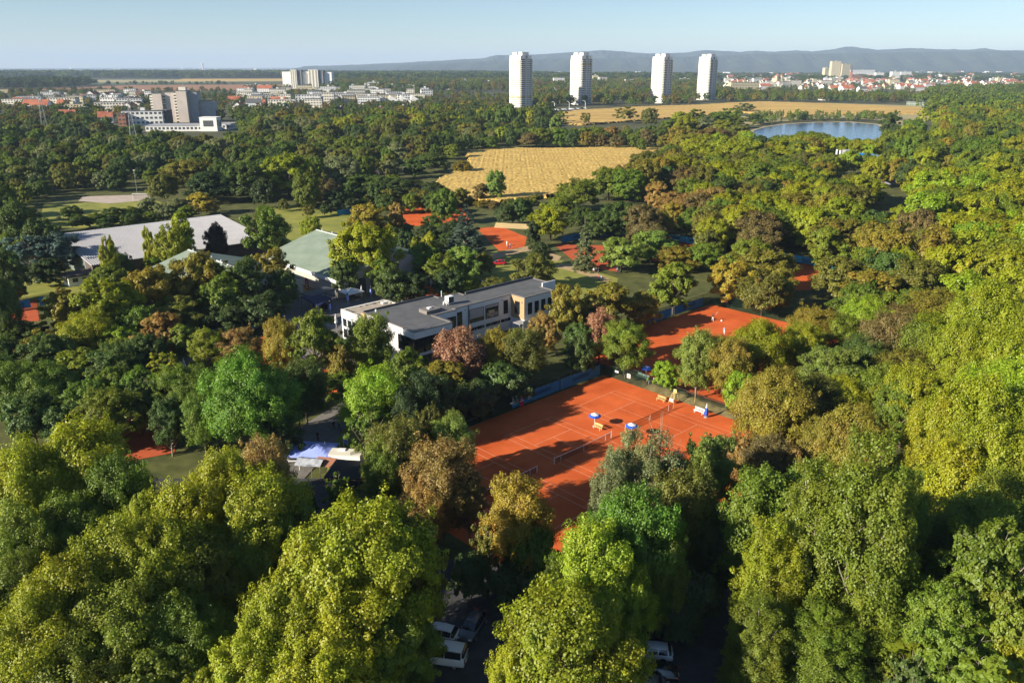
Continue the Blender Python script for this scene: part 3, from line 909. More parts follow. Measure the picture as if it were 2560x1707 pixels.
tower(1301, 268, 131, 'leftmost and tallest of the four white towers with one orange balcony low down', yellow=(5,))
tower(1450, 262, 132, 'second white tower from the left, half in the first tower\'s shade', yellow=(22,))
tower(1650, 258, 135, 'third white tower from the left with a shaded foot')
tower(1763, 250, 136, 'rightmost of the four white towers behind the field')

def simple_block(px0, px1, py, top_py, depth, wallm, label, floors=4, rz=None, roofm='roofgrey', winm='darkgrey', roofbox=True, cat='apartment block', name='apartment_block', group=None, bays=None, side=None):
    """a slab block whose front spans px0..px1 (2352 px units) at ground row py and reaches top_py"""
    a = PD(px0, py); b_ = PD(px1, py)
    w = b_[0] - a[0]
    cx_, cy2 = (a[0] + b_[0]) / 2, a[1]
    dy = (853.5 - top_py * DS) / F_PX
    h = max(3.0, CAM_H + cy2 / (CP + dy * SP) * (-SP + dy * CP))
    rz = 0.0 if rz is None else rz
    if rz:
        # keep the apparent width: w = L cos + depth sin
        w = max(4.0, (w - depth * abs(math.sin(rz))) / math.cos(rz))
    t = thing(name, label, cat, (cx_, cy2 + depth / 2, 0), rz, group)
    MB().box(-w / 2, w / 2, -depth / 2, depth / 2, 0, h).build('wall', M[wallm], t)
    r = MB(); r.box(-w / 2 - .2, w / 2 + .2, -depth / 2 - .2, depth / 2 + .2, h + .01, h + .5); ro = r.build('roof', M[roofm], t)
    if roofbox:
        MB().box(-2, 2, -2, 2, h + .52, h + 3).build('roof_box', M[wallm], ro)
    fh = h / floors
    nb_ = bays or max(2, int(w / 3.4))
    wins = MB()
    for i in range(floors):
        for k in range(nb_):
            x0 = -w / 2 + w * (k + .2) / nb_; x1 = -w / 2 + w * (k + .8) / nb_
            wins.box(x0, x1, -depth / 2 - .06, -depth / 2 - .002, i * fh + fh * .35, i * fh + fh * .8)
        for k in range(max(1, int(depth / 4))):
            n_ = max(1, int(depth / 4)); y0 = -depth / 2 + depth * (k + .25) / n_; y1 = -depth / 2 + depth * (k + .75) / n_
            for sx in (-1, 1):
                wins.box(*sorted((sx * (w / 2 + .06), sx * (w / 2 + .002))), y0, y1, i * fh + fh * .35, i * fh + fh * .8)
    wins.build('window_rows', M[winm], t, kind='stuff')
    return t

# stepped concrete block with balconies at the left (D 360-480)
sb = thing('apartment_block', 'tall stepped concrete block with staggered white balconies at the left', 'apartment block', (*PD(418, 281)[:2], 0), R(7))
hb = 27.5
for k, (x0, x1, y0, y1, hh, mm_) in enumerate([(-24.5, -15.5, -6, 10, hb + 1, 'taupe'), (-12.5, -4, -3, 14, hb + 2, 'taupe'), (-1, 9, -6, 18, hb + 3.4, 'taupe'), (9.2, 18, 0, 16, hb + 2, 'grey'), (18.2, 34, 5, 16, hb - 7, 'grey')]):
    MB().box(x0, x1, y0, y1, 0, hh).build('wall', M[mm_], sb)
    MB().box(x0 - .2, x1 + .0, y0 - .2, y1 + .2, hh + .01, hh + .5).build('roof', M['roofgrey'], sb)
    if k < 3:
        for i in range(10):
            z = 1.2 + i * (hh - 2) / 10
            MB().box(x0 - 2.8, x0 - .02, y0 + .3 + (i % 2) * .8, y0 + 9, z, z + 1.5).build('balcony', M['offwhite'], sb)
        ww = MB()
        for i in range(9):
            z = 1.2 + i * (hh - 2) / 9
            ww.box(x0 - .06, x0 - .002, y0 + .8, y0 + 8.6, z + 1.2, z + 2.3)
        ww.build('window_rows', M['darkgrey'], sb, kind='stuff')
MB().box(0, 7, 2, 9, hb + 3.92, hb + 7).build('roof_box', M['offwhite'], sb)
mb = MB(); mb.tube([(4, 5, hb + 7), (4, 5, hb + 12)], .15, 5); mb.build('aerial', M['steel'], sb)
# brick and white house, school, etc.
simple_block(280, 372, 288, 256, 14, 'white', 'white balcony block with brick end wall left of the stepped concrete block', 3, R(12), bays=9)
simple_block(268, 290, 290, 262, 12, 'brick', 'orange brick end of the balcony block', 3, R(12), roofbox=False)
simple_block(372, 386, 286, 254, 14, 'brownwall', 'narrow dark brown block in front of the stepped concrete block', 4, roofbox=False)
simple_block(330, 480, 302, 290, 30, 'white', 'long low white school hall with skylights', 1, R(6), roofm='grey', cat='school', name='school', roofbox=False)
simple_block(461, 500, 302, 271, 12, 'white', 'windowless white cube tower on the low school hall', 1, roofm='white', roofbox=False, cat='school', name='school', bays=1)
simple_block(500, 530, 298, 286, 20, 'white', 'right hand low wing of the white school', 1, roofm='grey', roofbox=False, cat='school', name='school')
# grey white twin slabs
tw = thing('twin_tower_block', 'pair of white and dark grey high rise slabs left of the centre', 'tower block', (*PD(706, 204)[:2], 0), R(0))
k_ = PD(706, 204)[1] / F_PX * DS / CP
def twx(d):
    return (d - 706) * k_
for (x0, x1, y0, y1, top, mm_) in [(656, 674, 0, 30, 164, 'white'), (674.2, 687, -6, 24, 160, 'offwhite'), (687.2, 696.5, -2, 26, 160.5, 'darkgrey'), (696.8, 711, 6, 34, 164, 'white'), (711.2, 731, -6, 24, 160, 'offwhite'), (731.2, 741, -2, 26, 162, 'darkgrey'), (741.2, 757, 6, 34, 165, 'white')]:
    hh = CAM_H - (top - 152.5) * DS / F_PX * PD(706, 204)[1] * 1.0
    MB().box(twx(x0), twx(x1), y0, y1, 0, hh).build('slab', M[mm_], tw)
    ww = MB()
    if mm_ != 'white':
        for i in range(17):
            for q_ in range(3):
                xx = twx(x0) + (twx(x1) - twx(x0)) * (q_ + .25) / 3
                ww.box(xx, xx + (twx(x1) - twx(x0)) / 6, y0 - .1, y0 - .01, 2 + i * hh / 18, 2 + i * hh / 18 + 1.6)
        ww.build('window_rows', M['darkgrey' if mm_ != 'darkgrey' else 'grey'], tw, kind='stuff')
rows = [
    (691, 737, 248, 218, 18, 'white', 'long white apartment block below the grey twin towers', 5), (738, 768, 245, 213, 16, 'offwhite', 'cream apartment block right of the long white one', 5),
    (600, 640, 236, 221, 16, 'offwhite', 'low cream apartment block left of the white ones', 3), (640, 668, 240, 217, 16, 'offwhite', 'cream block with roof box left of the long white block', 4),
    (770, 815, 240, 216, 16, 'white', 'white apartment block with long roof right of centre left', 4), (820, 872, 244, 222, 14, 'white', 'white stepped apartment row before the saw tooth roofs', 4),
    (893, 976, 232, 216, 14, 'offwhite', 'long cream block behind the saw tooth houses', 4), (842, 872, 208, 189, 20, 'white', 'white factory with roof tower in the distance', 3),
    (872, 905, 210, 200, 24, 'offwhite', 'long low factory right of the white one', 2), (1105, 1140, 200, 188, 18, 'white', 'white two part building left of the first tower', 3),
    (1065, 1071, 202, 184, 6, 'grey', 'slim grey tower house left of the first tower', 5), (1148, 1172, 200, 193, 12, 'white', 'small white block against the first tower', 2),
    (560, 605, 202, 195, 40, 'offwhite', 'pale round roofed hall at the ploughed strip', 1), (765, 790, 202, 196, 20, 'offwhite', 'low pale hall right of the twin towers', 1),
    (190, 240, 248, 240, 16, 'grey', 'flat grey school building among the left trees', 2), (245, 300, 255, 247, 14, 'grey', 'long flat office roof left of the concrete block', 2),
    (290, 345, 252, 244, 14, 'offwhite', 'white roof office beside the long flat office', 2), (1672, 1745, 214, 189, 14, 'cream', 'long cream block with windows right of the fourth tower', 7),
    (1255, 1290, 212, 205, 16, 'offwhite', 'white flat pavilion between the first two towers', 1), (1300, 1325, 213, 208, 14, 'offwhite', 'low white pavilion left of the second tower', 1),
    (1890, 1906, 180, 156, 22, 'cream', 'low left wing of the cream high rise', 12), (1906, 1928, 181, 141, 24, 'cream', 'tallest part of the cream high rise', 18),
    (1928, 1951, 181, 147, 24, 'cream', 'right part of the cream high rise', 17), (1952, 2010, 176, 161, 24, 'white', 'white office blocks behind the church', 5),
    (2010, 2030, 180, 167, 20, 'white', 'white silo building right of the church', 5), (2046, 2066, 184, 165, 20, 'white', 'white block right of the silo building', 7),
    (2066, 2093, 180, 165, 24, 'white', 'long white block farthest right of the group', 6), (2100, 2180, 198, 190, 14, 'white', 'white terraced row before the red roofs', 3),
    (2040, 2120, 205, 200, 10, 'offwhite', 'low cream row among red roofs', 2), (1988, 2020, 211, 202, 16, 'offwhite', 'cream hipped house above the trees', 3),
    (1905, 1960, 208, 196, 14, 'offwhite', 'cream apartment house with long roof', 4), (1885, 1912, 231, 226, 14, 'white', 'flat white clubhouse at the far field', 1),
    (2110, 2150, 246, 236, 40, 'greenroof', 'green roofed grandstand beside the far field', 2), (2330, 2352, 228, 222, 16, 'white', 'white building at the right edge', 2)]
for r_ in rows:
    simple_block(*r_[:3], r_[3], r_[4], r_[5], r_[6], r_[7], rz=R(rnd.uniform(4, 14)))
br_ = random.Random(31)
extra = []
for poly, n_, hrng, wh_ in (([(560, 262), (690, 258), (900, 254), (990, 240), (1010, 215), (900, 205), (560, 216)], 40, (10, 17), 'in the suburb between the concrete block and the first tower'), ([(20, 266), (350, 258), (350, 222), (150, 218), (20, 235)], 22, (8, 14), 'in the suburb at the far left'), ([(1655, 206), (2340, 206), (2340, 184), (1655, 186)], 36, (9, 18), 'in the town beyond the lake'), ([(1180, 205), (1640, 204), (1640, 186), (1180, 186)], 12, (17, 26), 'behind the four white towers')):
    w_ = dpoly(poly); xs_ = [p[0] for p in w_]; ys_ = [p[1] for p in w_]; got = []
    tries = 0
    while len(got) < n_ and tries < 3000:
        tries += 1
        x, y = br_.uniform(min(xs_), max(xs_)), br_.uniform(min(ys_), max(ys_))
        if inpoly(x, y, w_) and all((x - a[0]) ** 2 + (y - a[1]) ** 2 > 36 ** 2 for a in got):
            got.append((x, y))
    got.sort(key=lambda p: proj(p[0], p[1])[0])
    for i, (x, y) in enumerate(got):
        a = proj(x, y, 0); hh = br_.uniform(*hrng); wd = br_.uniform(14, 38) * F_PX / a[2] / DS
        top = proj(x, y, hh)[1]
        extra.append((a[0] - wd / 2, a[0] + wd / 2, a[1], top, br_.uniform(10, 15), br_.choice(['white', 'white', 'offwhite', 'cream', 'offwhite']), i, wh_, max(2, int(hh / 3))))
for e in extra:
    simple_block(e[0], e[1], e[2], e[3], e[4], e[5], '%s flat roofed block %s, %s from the left' % ({'white': 'white', 'offwhite': 'pale', 'cream': 'cream'}[e[5]], e[7].replace('between the concrete block and the first tower', 'left of the towers').replace('at the far left', 'at upper left'), ordinal(e[6])), e[8], R(br_.uniform(2, 16)), group='flat roofed blocks of the suburb', roofbox=br_.random() < .3)
# saw tooth houses
for k in range(5):
    a = PD(858 + k * 25, 242)
    t = thing('sawtooth_house', ['first', 'second', 'third', 'fourth', 'fifth'][k] + ' from the left of the white houses with steep one sided roofs', 'house', (*a[:2], 0), R(10), 'white saw tooth houses')
    w = MB(); w.add([(-9, -8, 0), (9, -8, 0), (9, -8, 5), (-7, -8, 14), (-9, -8, 12), (-9, 8, 0), (9, 8, 0), (9, 8, 5), (-7, 8, 14), (-9, 8, 12)],
        [(0, 1, 2, 3, 4), (9, 8, 7, 6, 5), (0, 4, 9, 5), (1, 6, 7, 2), (4, 3, 8, 9)]); w.build('wall', M['white'], t)
    w = MB(); w.add([(9.3, -8.3, 5.0), (9.3, 8.3, 5.0), (-7, 8.3, 14.2), (-7, -8.3, 14.2), (9.3, -8.3, 4.7), (9.3, 8.3, 4.7), (-7, 8.3, 13.9), (-7, -8.3, 13.9)], [(0, 1, 2, 3), (7, 6, 5, 4), (0, 3, 7, 4), (1, 5, 6, 2), (0, 4, 5, 1)])
    w.build('roof', M['grey'], t)

# houses with gable roofs
def house_mesh(w, d, h, rh, wallm, roofm, nw):
    mb = MB()
    mb.add([(-w, -d, 0), (w, -d, 0), (w, d, 0), (-w, d, 0), (-w, -d, h), (w, -d, h), (w, d, h), (-w, d, h), (-w, 0, h + rh - .1), (w, 0, h + rh - .1)],
           [(0, 1, 5, 4), (2, 3, 7, 6), (1, 2, 6, 9, 5), (3, 0, 4, 8, 7)], 0)
    e = .5
    mb.add([(-w - e, -d - e, h - .3), (w + e, -d - e, h - .3), (w + e, 0, h + rh), (-w - e, 0, h + rh), (-w - e, d + e, h - .3), (w + e, d + e, h - .3)], [(0, 1, 2, 3), (3, 2, 5, 4)], 1)
    mb.box(w * .3, w * .3 + .8, -.9, -.1, h + rh * .6, h + rh + 1.0, 0)
    for r in range(max(1, int(h / 2.8))):
        for k in range(nw):
            x0 = -w + 2 * w * (k + .3) / nw
            mb.box(x0, x0 + .4 * 2 * w / nw, -d - .04, -d - .002, 1 + r * 2.8, 2.3 + r * 2.8, 2)
            if k < 2:
                mb.box(-w - .04, -w - .002, -d + 1.2 + k * d, -d + 2.4 + k * d, 1 + r * 2.8, 2.3 + r * 2.8, 2)
    return mb.mesh('house', [M[wallm], M[roofm], M['darkgrey']])
HM = [house_mesh(6, 5, 5.8, 4.6, 'white', 'tile', 4), house_mesh(9, 5.5, 5.6, 5, 'offwhite', 'tile', 6), house_mesh(5, 5, 6, 5, 'cream', 'tiledark', 3), house_mesh(12, 6, 7.5, 5, 'white', 'tile', 8), house_mesh(7, 5, 5, 4.5, 'offwhite', 'tiledark', 5), house_mesh(8, 6, 8, 4, 'white', 'roofgrey', 5)]
HDESC = ['white house with red tiled roof', 'long cream house with red roof', 'yellowish house with brown roof', 'big white house with red roof', 'cream house with brown roof', 'white house with grey roof']
HOUSES = []
def add_house(k, x, y, rz, sc, where):
    HOUSES.append([k, x, y, rz, sc, where])
for (x, y, k, rz, s_) in [(90, 262, 4, 20, 1.0), (155, 275, 1, 15, 1.0), (185, 298, 2, 70, .9), (200, 300, 0, 60, .8), (245, 283, 0, 20, 1.1), (300, 240, 5, 10, 1), (20, 303, 4, 10, .9), (75, 250, 5, 5, 1.2), (130, 262, 1, 5, .8), (670, 258, 5, 30, .8), (780, 262, 4, 60, .9), (600, 262, 4, 30, .9), (870, 262, 4, 20, .9), (1000, 208, 3, 60, 1.2), (1020, 206, 3, 5, 1.2), (1040, 207, 3, 5, 1.2), (560, 215, 1, 4, 1.3), (610, 214, 3, 4, 1.3)]:
    p = PD(x, y); add_house(k, p[0], p[1], R(rz), s_, 'left')
hr = random.Random(21)
def scatter_houses(poly, n, where, mind=17, scl=(0.9, 1.25)):
    w = dpoly(poly); xs = [p[0] for p in w]; ys = [p[1] for p in w]; c = 0; tries = 0; mine = []
    while c < n and tries < n * 60:
        tries += 1
        x, y = hr.uniform(min(xs), max(xs)), hr.uniform(min(ys), max(ys))
        if inpoly(x, y, w) and all((x - a) ** 2 + (y - b) ** 2 > mind ** 2 for a, b in mine):
            mine.append((x, y)); c += 1
            k = hr.choice([0, 0, 1, 1, 3, 3, 2, 4, 5])
            add_house(k, x, y, R(hr.choice([5, 12, 95, 60])), hr.uniform(*scl), where)
scatter_houses([(1640, 206), (1700, 208), (1880, 210), (1990, 214), (2352, 212), (2352, 186), (2000, 186), (1760, 187), (1640, 190)], 200, 'town', 15)
scatter_houses([(1660, 187), (2352, 186), (2352, 176), (1660, 176)], 60, 'fartown', 26, (1.1, 1.6))
scatter_houses([(1300, 180), (1180, 176), (1480, 172), (1620, 175)], 10, 'fartown', 30, (1.1, 1.6))
scatter_houses([(20, 262), (330, 262), (330, 225), (160, 225), (20, 240)], 16, 'left', 30)
scatter_houses([(540, 262), (690, 262), (690, 235), (540, 235)], 8, 'left', 30)
groups = {}
for h in HOUSES:
    groups.setdefault((h[0], h[5]), []).append(h)
for (k, where), hs in groups.items():
    hs.sort(key=lambda h: proj(h[1], h[2], 0)[0])
    for i, h in enumerate(hs):
        o = bpy.data.objects.new('house', HM[k]); COL.objects.link(o)
        o.location = (h[1], h[2], 0); o.rotation_euler = (0, 0, h[3]); o.scale = (h[4],) * 3
        place = {'left': 'at upper left', 'town': 'in town', 'fartown': 'beyond town'}[where]
        tag(o, '%s %s, %s from the left' % (HDESC[k], place, ordinal(i)), 'house', {'left': 'houses at the upper left', 'town': 'houses of the town', 'fartown': 'houses of the far town'}[where])

# churches
cb_ = PD(1953, 186)
ch = thing('church', 'brick church with one slim dark spire in the town', 'church', (*cb_[:2], 0), 0)
MB().box(-4, 4, -4, 4, 0, 34).build('tower', M['brick'], ch)
MB().lathe([(5.4, 34.01), (3.2, 39), (1.6, 50), (0.05, 66)], 8).build('spire', M['tiledark'], ch)
nv = MB(); nv.add([(5, -8, 0), (44, -8, 0), (44, 8, 0), (5, 8, 0), (5, -8, 12), (44, -8, 12), (44, 8, 12), (5, 8, 12)], [(0, 1, 5, 4), (1, 2, 6, 5), (2, 3, 7, 6), (3, 0, 4, 7)]); nv.build('nave', M['brick'], ch)
nr_ = MB(); nr_.add([(4.5, -8.6, 12), (44.6, -8.6, 12), (44.6, 0, 22), (4.5, 0, 22), (4.5, 8.6, 12), (44.6, 8.6, 12)], [(0, 1, 2, 3), (3, 2, 5, 4)]); nr_.build('roof', M['tiledark'], ch)
c2 = PD(1784, 195)
vc = thing('church', 'ochre two towered baroque church right of the cream block', 'church', (*c2[:2], 0), R(20))
MB().box(-11, 11, -8, 12, 0, 19).build('nave', M['cream'], vc)
for s_ in (-1, 1):
    tt = MB().box(s_ * 9 - 3, s_ * 9 + 3, -12, -6, 0, 26).build('tower', M['cream'], vc)
    MB().lathe([(3.4, 26.01), (3.2, 28), (1.4, 30), (1.2, 32), (0.05, 35)], 8, (s_ * 9, -9)).build('dome', M['brick'], tt)
g_ = MB(); g_.add([(-11.3, -8.4, 19), (11.3, -8.4, 19), (0, -8.4, 27), (-11.3, 12, 19), (11.3, 12, 19), (0, 12, 27)], [(0, 1, 2), (0, 2, 5, 3), (1, 4, 5, 2)]); g_.build('roof', M['brick'], vc)

# far specks of town on the plain
fs_ = MB(); fr = random.Random(5)
for k in range(420):
    x = fr.uniform(-30, 2400); y = fr.choice([fr.uniform(157.5, 163), fr.uniform(159, 171)])
    if x < 1650 and fr.random() < .55 or (x < 1150 and y > 163):
        continue
    p = PD(x, y); w = fr.uniform(8, 26); h = fr.uniform(5, 11) if fr.random() < .93 else fr.uniform(22, 45)
    fs_.box(p[0] - w, p[0] + w, p[1], p[1] + w, 0, h, fr.choice([0, 0, 1, 2]))
o = fs_.build('distant_town', [M['white'], M['offwhite'], M['tile']])
tag(o, 'pale specks of far villages along the foot of the horizon', 'distant town', kind='stuff')
for px, h in ((466, 48), (1387 * .3656 + 0, 0)):
    pass
wt = thing('water_tower', 'pale water tower on the far left horizon', 'water tower', PD(466, 160.2), 0)
MB().lathe([(14, 0), (14, 70), (22, 82), (22, 100), (4, 108)], 12).build('shaft', M['offwhite'], wt)
for k, (px, hh) in enumerate(((638, 150), (696, 170), (906, 150), (1013, 150), (1038, 150))):
    t = thing('wind_turbine', ['far wind turbine left of the twin towers', 'far wind turbine behind the twin towers', 'far wind turbine right of the twin towers', 'left one of two far turbines before the hills', 'right one of two far turbines before the hills'][k], 'wind turbine', PD(px, 156.6), 0, 'far wind turbines')
    MB().tube([(0, 0, 0), (0, 0, 130)], [3.2, 2], 6).build('mast', M['white'], t)
    for q_ in range(3):
        a = 2 * pi * q_ / 3 + k
        MB().tube([(0, -4, 130), (50 * cos(a), -4, 130 + 50 * sin(a))], [2.2, .5], 5).build('blade', M['white'], t)
# lattice masts at the left
def pylon(x, y, h, label):
    t = thing('lattice_mast', label, 'power pylon', PD(x, y), R(20))
    m_ = MB()
    lv = 9
    for i in range(lv):
        for (sx, sy) in ((1, 1), (1, -1), (-1, -1), (-1, 1)):
            w0, w1 = 2.2 * (1 - i / lv) + .3, 2.2 * (1 - (i + 1) / lv) + .3
            z0, z1 = h * i / lv, h * (i + 1) / lv
            m_.tube([(sx * w0, sy * w0, z0), (sx * w1, sy * w1, z1)], .09, 4)
            nx, ny = (sy, -sx)
            m_.tube([(sx * w0, sy * w0, z0), (nx * w1, ny * w1, z1)], .06, 3)
    m_.build('frame', M['steel'], t)
    for z in (h * .8, h * .93):
        MB().tube([(-4, 0, z), (4, 0, z)], .1, 4).build('arm', M['steel'], t)
pylon(312, 352, 34, 'lattice power pylon before the white school hall')
pylon(108, 322, 36, 'lattice power pylon at the far left above the trees')
# ---------------------------------------------------------------- trees
def leaf_mesh(name, pts, nrm, size, var, material, g, aspect=1.35, droop=None):
    n = len(pts)
    nn = nrm / (np.linalg.norm(nrm, axis=1, keepdims=True) + 1e-9)
    ref = g.normal(size=(n, 3))
    if droop is not None:
        ref = ref * 0.25 + np.array([0, 0, -1.0])
    t = np.cross(nn, ref); t /= (np.linalg.norm(t, axis=1, keepdims=True) + 1e-9)
    b = np.cross(nn, t)
    s = (size * (0.65 + 0.7 * g.random(n)))[:, None]
    a = s * aspect * 0.5; c = s * 0.5
    V = np.empty((n, 4, 3))
    bend = nn * s * 0.16
    V[:, 0] = pts - b * a - bend
    V[:, 1] = pts + t * c
    V[:, 2] = pts + b * a - bend
    V[:, 3] = pts - t * c
    me = bpy.data.meshes.new(name)
    me.vertices.add(4 * n); me.vertices.foreach_set("co", V.reshape(-1).astype(np.float32))
    me.loops.add(4 * n); me.loops.foreach_set("vertex_index", np.arange(4 * n, dtype=np.int32))
    me.polygons.add(n)
    me.polygons.foreach_set("loop_start", np.arange(0, 4 * n, 4, dtype=np.int32))
    me.polygons.foreach_set("loop_total", np.full(n, 4, dtype=np.int32))
    at = me.attributes.new("leafvar", 'FLOAT', 'FACE')
    at.data.foreach_set("value", var.astype(np.float32))
    me.materials.append(material)
    me.update(calc_edges=True)
    return me

def sph(g, n):
    v = g.normal(size=(n, 3)); return v / np.linalg.norm(v, axis=1, keepdims=True)

def build_tree(kind, h, w, nleaf, leaf, seed, branches=True):
    """returns (crown mesh, trunk mesh, h, w); crown = lobes > clumps > leaves"""
    g = np.random.default_rng(seed)
    lobes = []                      # centre, radii
    r = w / 2
    z0 = {'round': .07, 'big': .07, 'oval': .05, 'poplar': .05, 'lacy': .16, 'bush': .0, 'upright': .05, 'willow': .06, 'pine': .45, 'conifer': .03, 'bare': .10, 'multi': .03}[kind] * h
    if kind in ('round', 'big', 'oval', 'bush', 'lacy', 'pine', 'willow', 'bare', 'upright'):
        nl = {'upright': 18, 'round': 22, 'big': 32, 'oval': 17, 'bush': 11, 'lacy': 24, 'pine': 12, 'willow': 14, 'bare': 10}[kind]
        cz = (z0 + h) / 2; hz = (h - z0) / 2
        k = 0
        for i in range(nl):
            u = (i + .5) / nl
            zz = 1 - 1.9 * u                       # from top downwards
            ph = i * 2.39996 + g.random() * .5
            rr = max(0.0, 1 - abs(zz) ** 2.4) ** .5
            rl = r * {'upright': .40, 'big': .34, 'round': .40, 'oval': .46, 'bush': .46, 'lacy': .30, 'pine': .36, 'willow': .38, 'bare': .36}[kind] * (0.8 + .5 * g.random())
            off = (r - rl * .8) * (0.74 + .50 * g.random())
            lz = rl * (.95 if kind not in ('lacy', 'pine') else .60)
            c = np.array([cos(ph) * rr * off, sin(ph) * rr * off, cz + zz * (hz - lz * .7) * (.9 + .2 * g.random())])
            lobes.append((c, np.array([rl, rl, lz])))
        lobes.append((np.array([0, 0, cz]), np.array([r * .5, r * .5, hz * .62])))
    elif kind == 'poplar':
        for i in range(11):
            u = i / 10
            rr = r * (0.55 + .5 * sin(pi * min(1, (1 - u) * .9 + .15)))
            ph = i * 2.4
            lobes.append((np.array([cos(ph) * rr * .4, sin(ph) * rr * .4, z0 + (h - z0) * (.06 + .88 * u)]), np.array([rr * .68, rr * .68, h * .13])))
    elif kind == 'multi':                          # several upswept leaders sharing one crown
        for s_ in range(7):
            ph = s_ * 2.4; ro = r * .55 * (s_ > 0); hh = h * (1 - .16 * g.random() * (s_ > 0) - .05 * (s_ > 3))
            for i in range(7):
                u = i / 6
                rr = r * (.36 - .12 * u + .05 * g.random())
                lobes.append((np.array([cos(ph) * ro * (.75 + .35 * (1 - u)) + g.normal() * .3, sin(ph) * ro * (.75 + .35 * (1 - u)) + g.normal() * .3, z0 + (hh - z0) * (.08 + .84 * u)]), np.array([rr, rr, h * .085])))
    elif kind == 'upright':
        for s_ in range(9):
            ph = s_ * 2.4; ro = r * (.15 + .55 * (s_ / 8)); hh = h * (1 - .38 * s_ / 8 + .06 * g.random())
            for i in range(6):
                u = i / 5
                lobes.append((np.array([cos(ph) * ro * (.55 + .5 * u), sin(ph) * ro * (.55 + .5 * u), z0 + (hh - z0) * (.15 + .75 * u)]), np.array([r * .42 * (1.1 - .55 * u), r * .42 * (1.1 - .55 * u), h * .13])))
    elif kind == 'conifer':
        nt = 15
        for i in range(nt):
            u = i / (nt - 1)
            rr = r * (1 - u) ** .85 + .25
            nb = max(1, int(10 * (1 - u)) + 2)
            for k in range(nb):
                ph = 2 * pi * k / nb + i * 1.1 + g.random() * .4
                q = rr * (.62 + .3 * g.random())
                lobes.append((np.array([cos(ph) * q * .72, sin(ph) * q * .72, z0 + (h - z0) * (u * .96) - q * .14]), np.array([max(.35, rr * .40), max(.35, rr * .40), h * .028 + .15])))
    # clumps
    C, RAD, VAR = [], [], []
    vol = np.array([max(.2, (l[1][0] * l[1][2])) for l in lobes])
    ncl = max(30, nleaf // {'conifer': 90, 'bare': 40, 'lacy': 70, 'upright': 60, 'multi': 90}.get(kind, 100))
    per = np.maximum(2, (vol / vol.sum() * ncl).astype(int))
    for (c, rad), m in zip(lobes, per):
        d = sph(g, m); d[:, 2] = np.where(d[:, 2] < -.3, -d[:, 2] * .6, d[:, 2])
        cc = c + d * rad * (0.62 + .42 * g.random((m, 1)))
        C.append(cc)
        base = min(rad[0], rad[2] * 1.3)
        RAD.append(base * (0.26 + .20 * g.random(m)))
        VAR.append(np.full(m, g.random() * .4) + g.random(m) * .35)
    C = np.concatenate(C); RAD = np.concatenate(RAD); VAR = np.concatenate(VAR)
    keep_ = (np.sin(C[:, 0] * 1.1 + seed) + np.sin(C[:, 1] * 1.3 - seed) + np.sin(C[:, 2] * 1.7 + C[:, 0] * .5)) > -1.35 if kind not in ('conifer', 'poplar', 'bare', 'upright') else np.ones(len(C), bool)
    C, RAD, VAR = C[keep_], RAD[keep_], VAR[keep_]
    if kind in ('big', 'round', 'lacy', 'oval', 'multi', 'upright'):       # stray twigs that break the outline
        m = max(6, len(C) // 5)
        pick = g.integers(0, len(C), m)
        ctr = np.array([0, 0, (z0 + h) / 2])
        dd = C[pick] - ctr; dd[:, 2] += (2.0 * r if kind == 'upright' else 0)
        dd /= np.linalg.norm(dd, axis=1, keepdims=True)
        C = np.concatenate([C, C[pick] + dd * (RAD[pick] * (1.0 + .9 * g.random(m)))[:, None]]); RAD = np.concatenate([RAD, RAD[pick] * .5]); VAR = np.concatenate([VAR, VAR[pick] + .1])
    if kind not in ('conifer', 'bare'):                          # no clump may float free of the crown
        dm = np.linalg.norm(C[:, None] - C[None], axis=2) - (RAD[:, None] + RAD[None]) * 1.0
        ok = (dm < 0).sum(1) > 1
        if ok.mean() > .7:
            C, RAD, VAR = C[ok], RAD[ok], VAR[ok]
    wgt = RAD ** 1.8; wgt /= wgt.sum()
    if kind == 'bare':
        nleaf = nleaf // 3
    cnt = g.multinomial(nleaf, wgt)
    idx = np.repeat(np.arange(len(C)), cnt)
    d = sph(g, len(idx))
    flat = {'lacy': .65, 'pine': .5, 'conifer': .42, 'willow': 2.2, 'upright': 1.5, 'multi': 1.25, 'poplar': 1.5}.get(kind, .95)
    rr = (0.35 + .75 * g.random(len(idx)) ** .6)[:, None]
    off = d * rr * RAD[idx][:, None]
    off[:, 2] *= flat
    if kind == 'willow':
        off[:, 2] -= RAD[idx] * .8
    pts = C[idx] + off
    pts[:, 2] = np.maximum(pts[:, 2], .15)
    ctr = np.array([0, 0, (z0 + h) * .45])
    outw = pts - ctr; outw /= np.linalg.norm(outw, axis=1, keepdims=True) + 1e-6
    nrm = outw * .55 + d * .55 + np.array([0, 0, .30]) + g.normal(size=pts.shape) * .42
    var = np.clip(VAR[idx] + g.random(len(idx)) * .30, 0, 1)
    crown = leaf_mesh('crown', pts, nrm, leaf, var, M['leaf'], g, aspect={'conifer': 2.4, 'willow': 2.6, 'pine': 2.2, 'lacy': 1.6}.get(kind, 1.3), droop=True if kind == 'willow' else None)
    # real extents, so that every copy can be scaled to a given height and width
    rad_ = np.sqrt(pts[:, 0] ** 2 + pts[:, 1] ** 2)
    h_real, w_real = float(np.percentile(pts[:, 2], 99.97)), 2 * float(np.percentile(rad_, 97.5))
    # trunk and limbs
    t = MB()
    tr = max(.10, h * .017 * (1.15 if kind == 'big' else 1))
    ztop = z0 + (h - z0) * {'conifer': .97, 'poplar': .9, 'bush': .5, 'pine': .8}.get(kind, .62)
    bend = [(0, 0, -0.3), (g.normal() * .1, g.normal() * .1, ztop * .35), (g.normal() * .25, g.normal() * .25, ztop * .7), (g.normal() * .3, g.normal() * .3, ztop)]
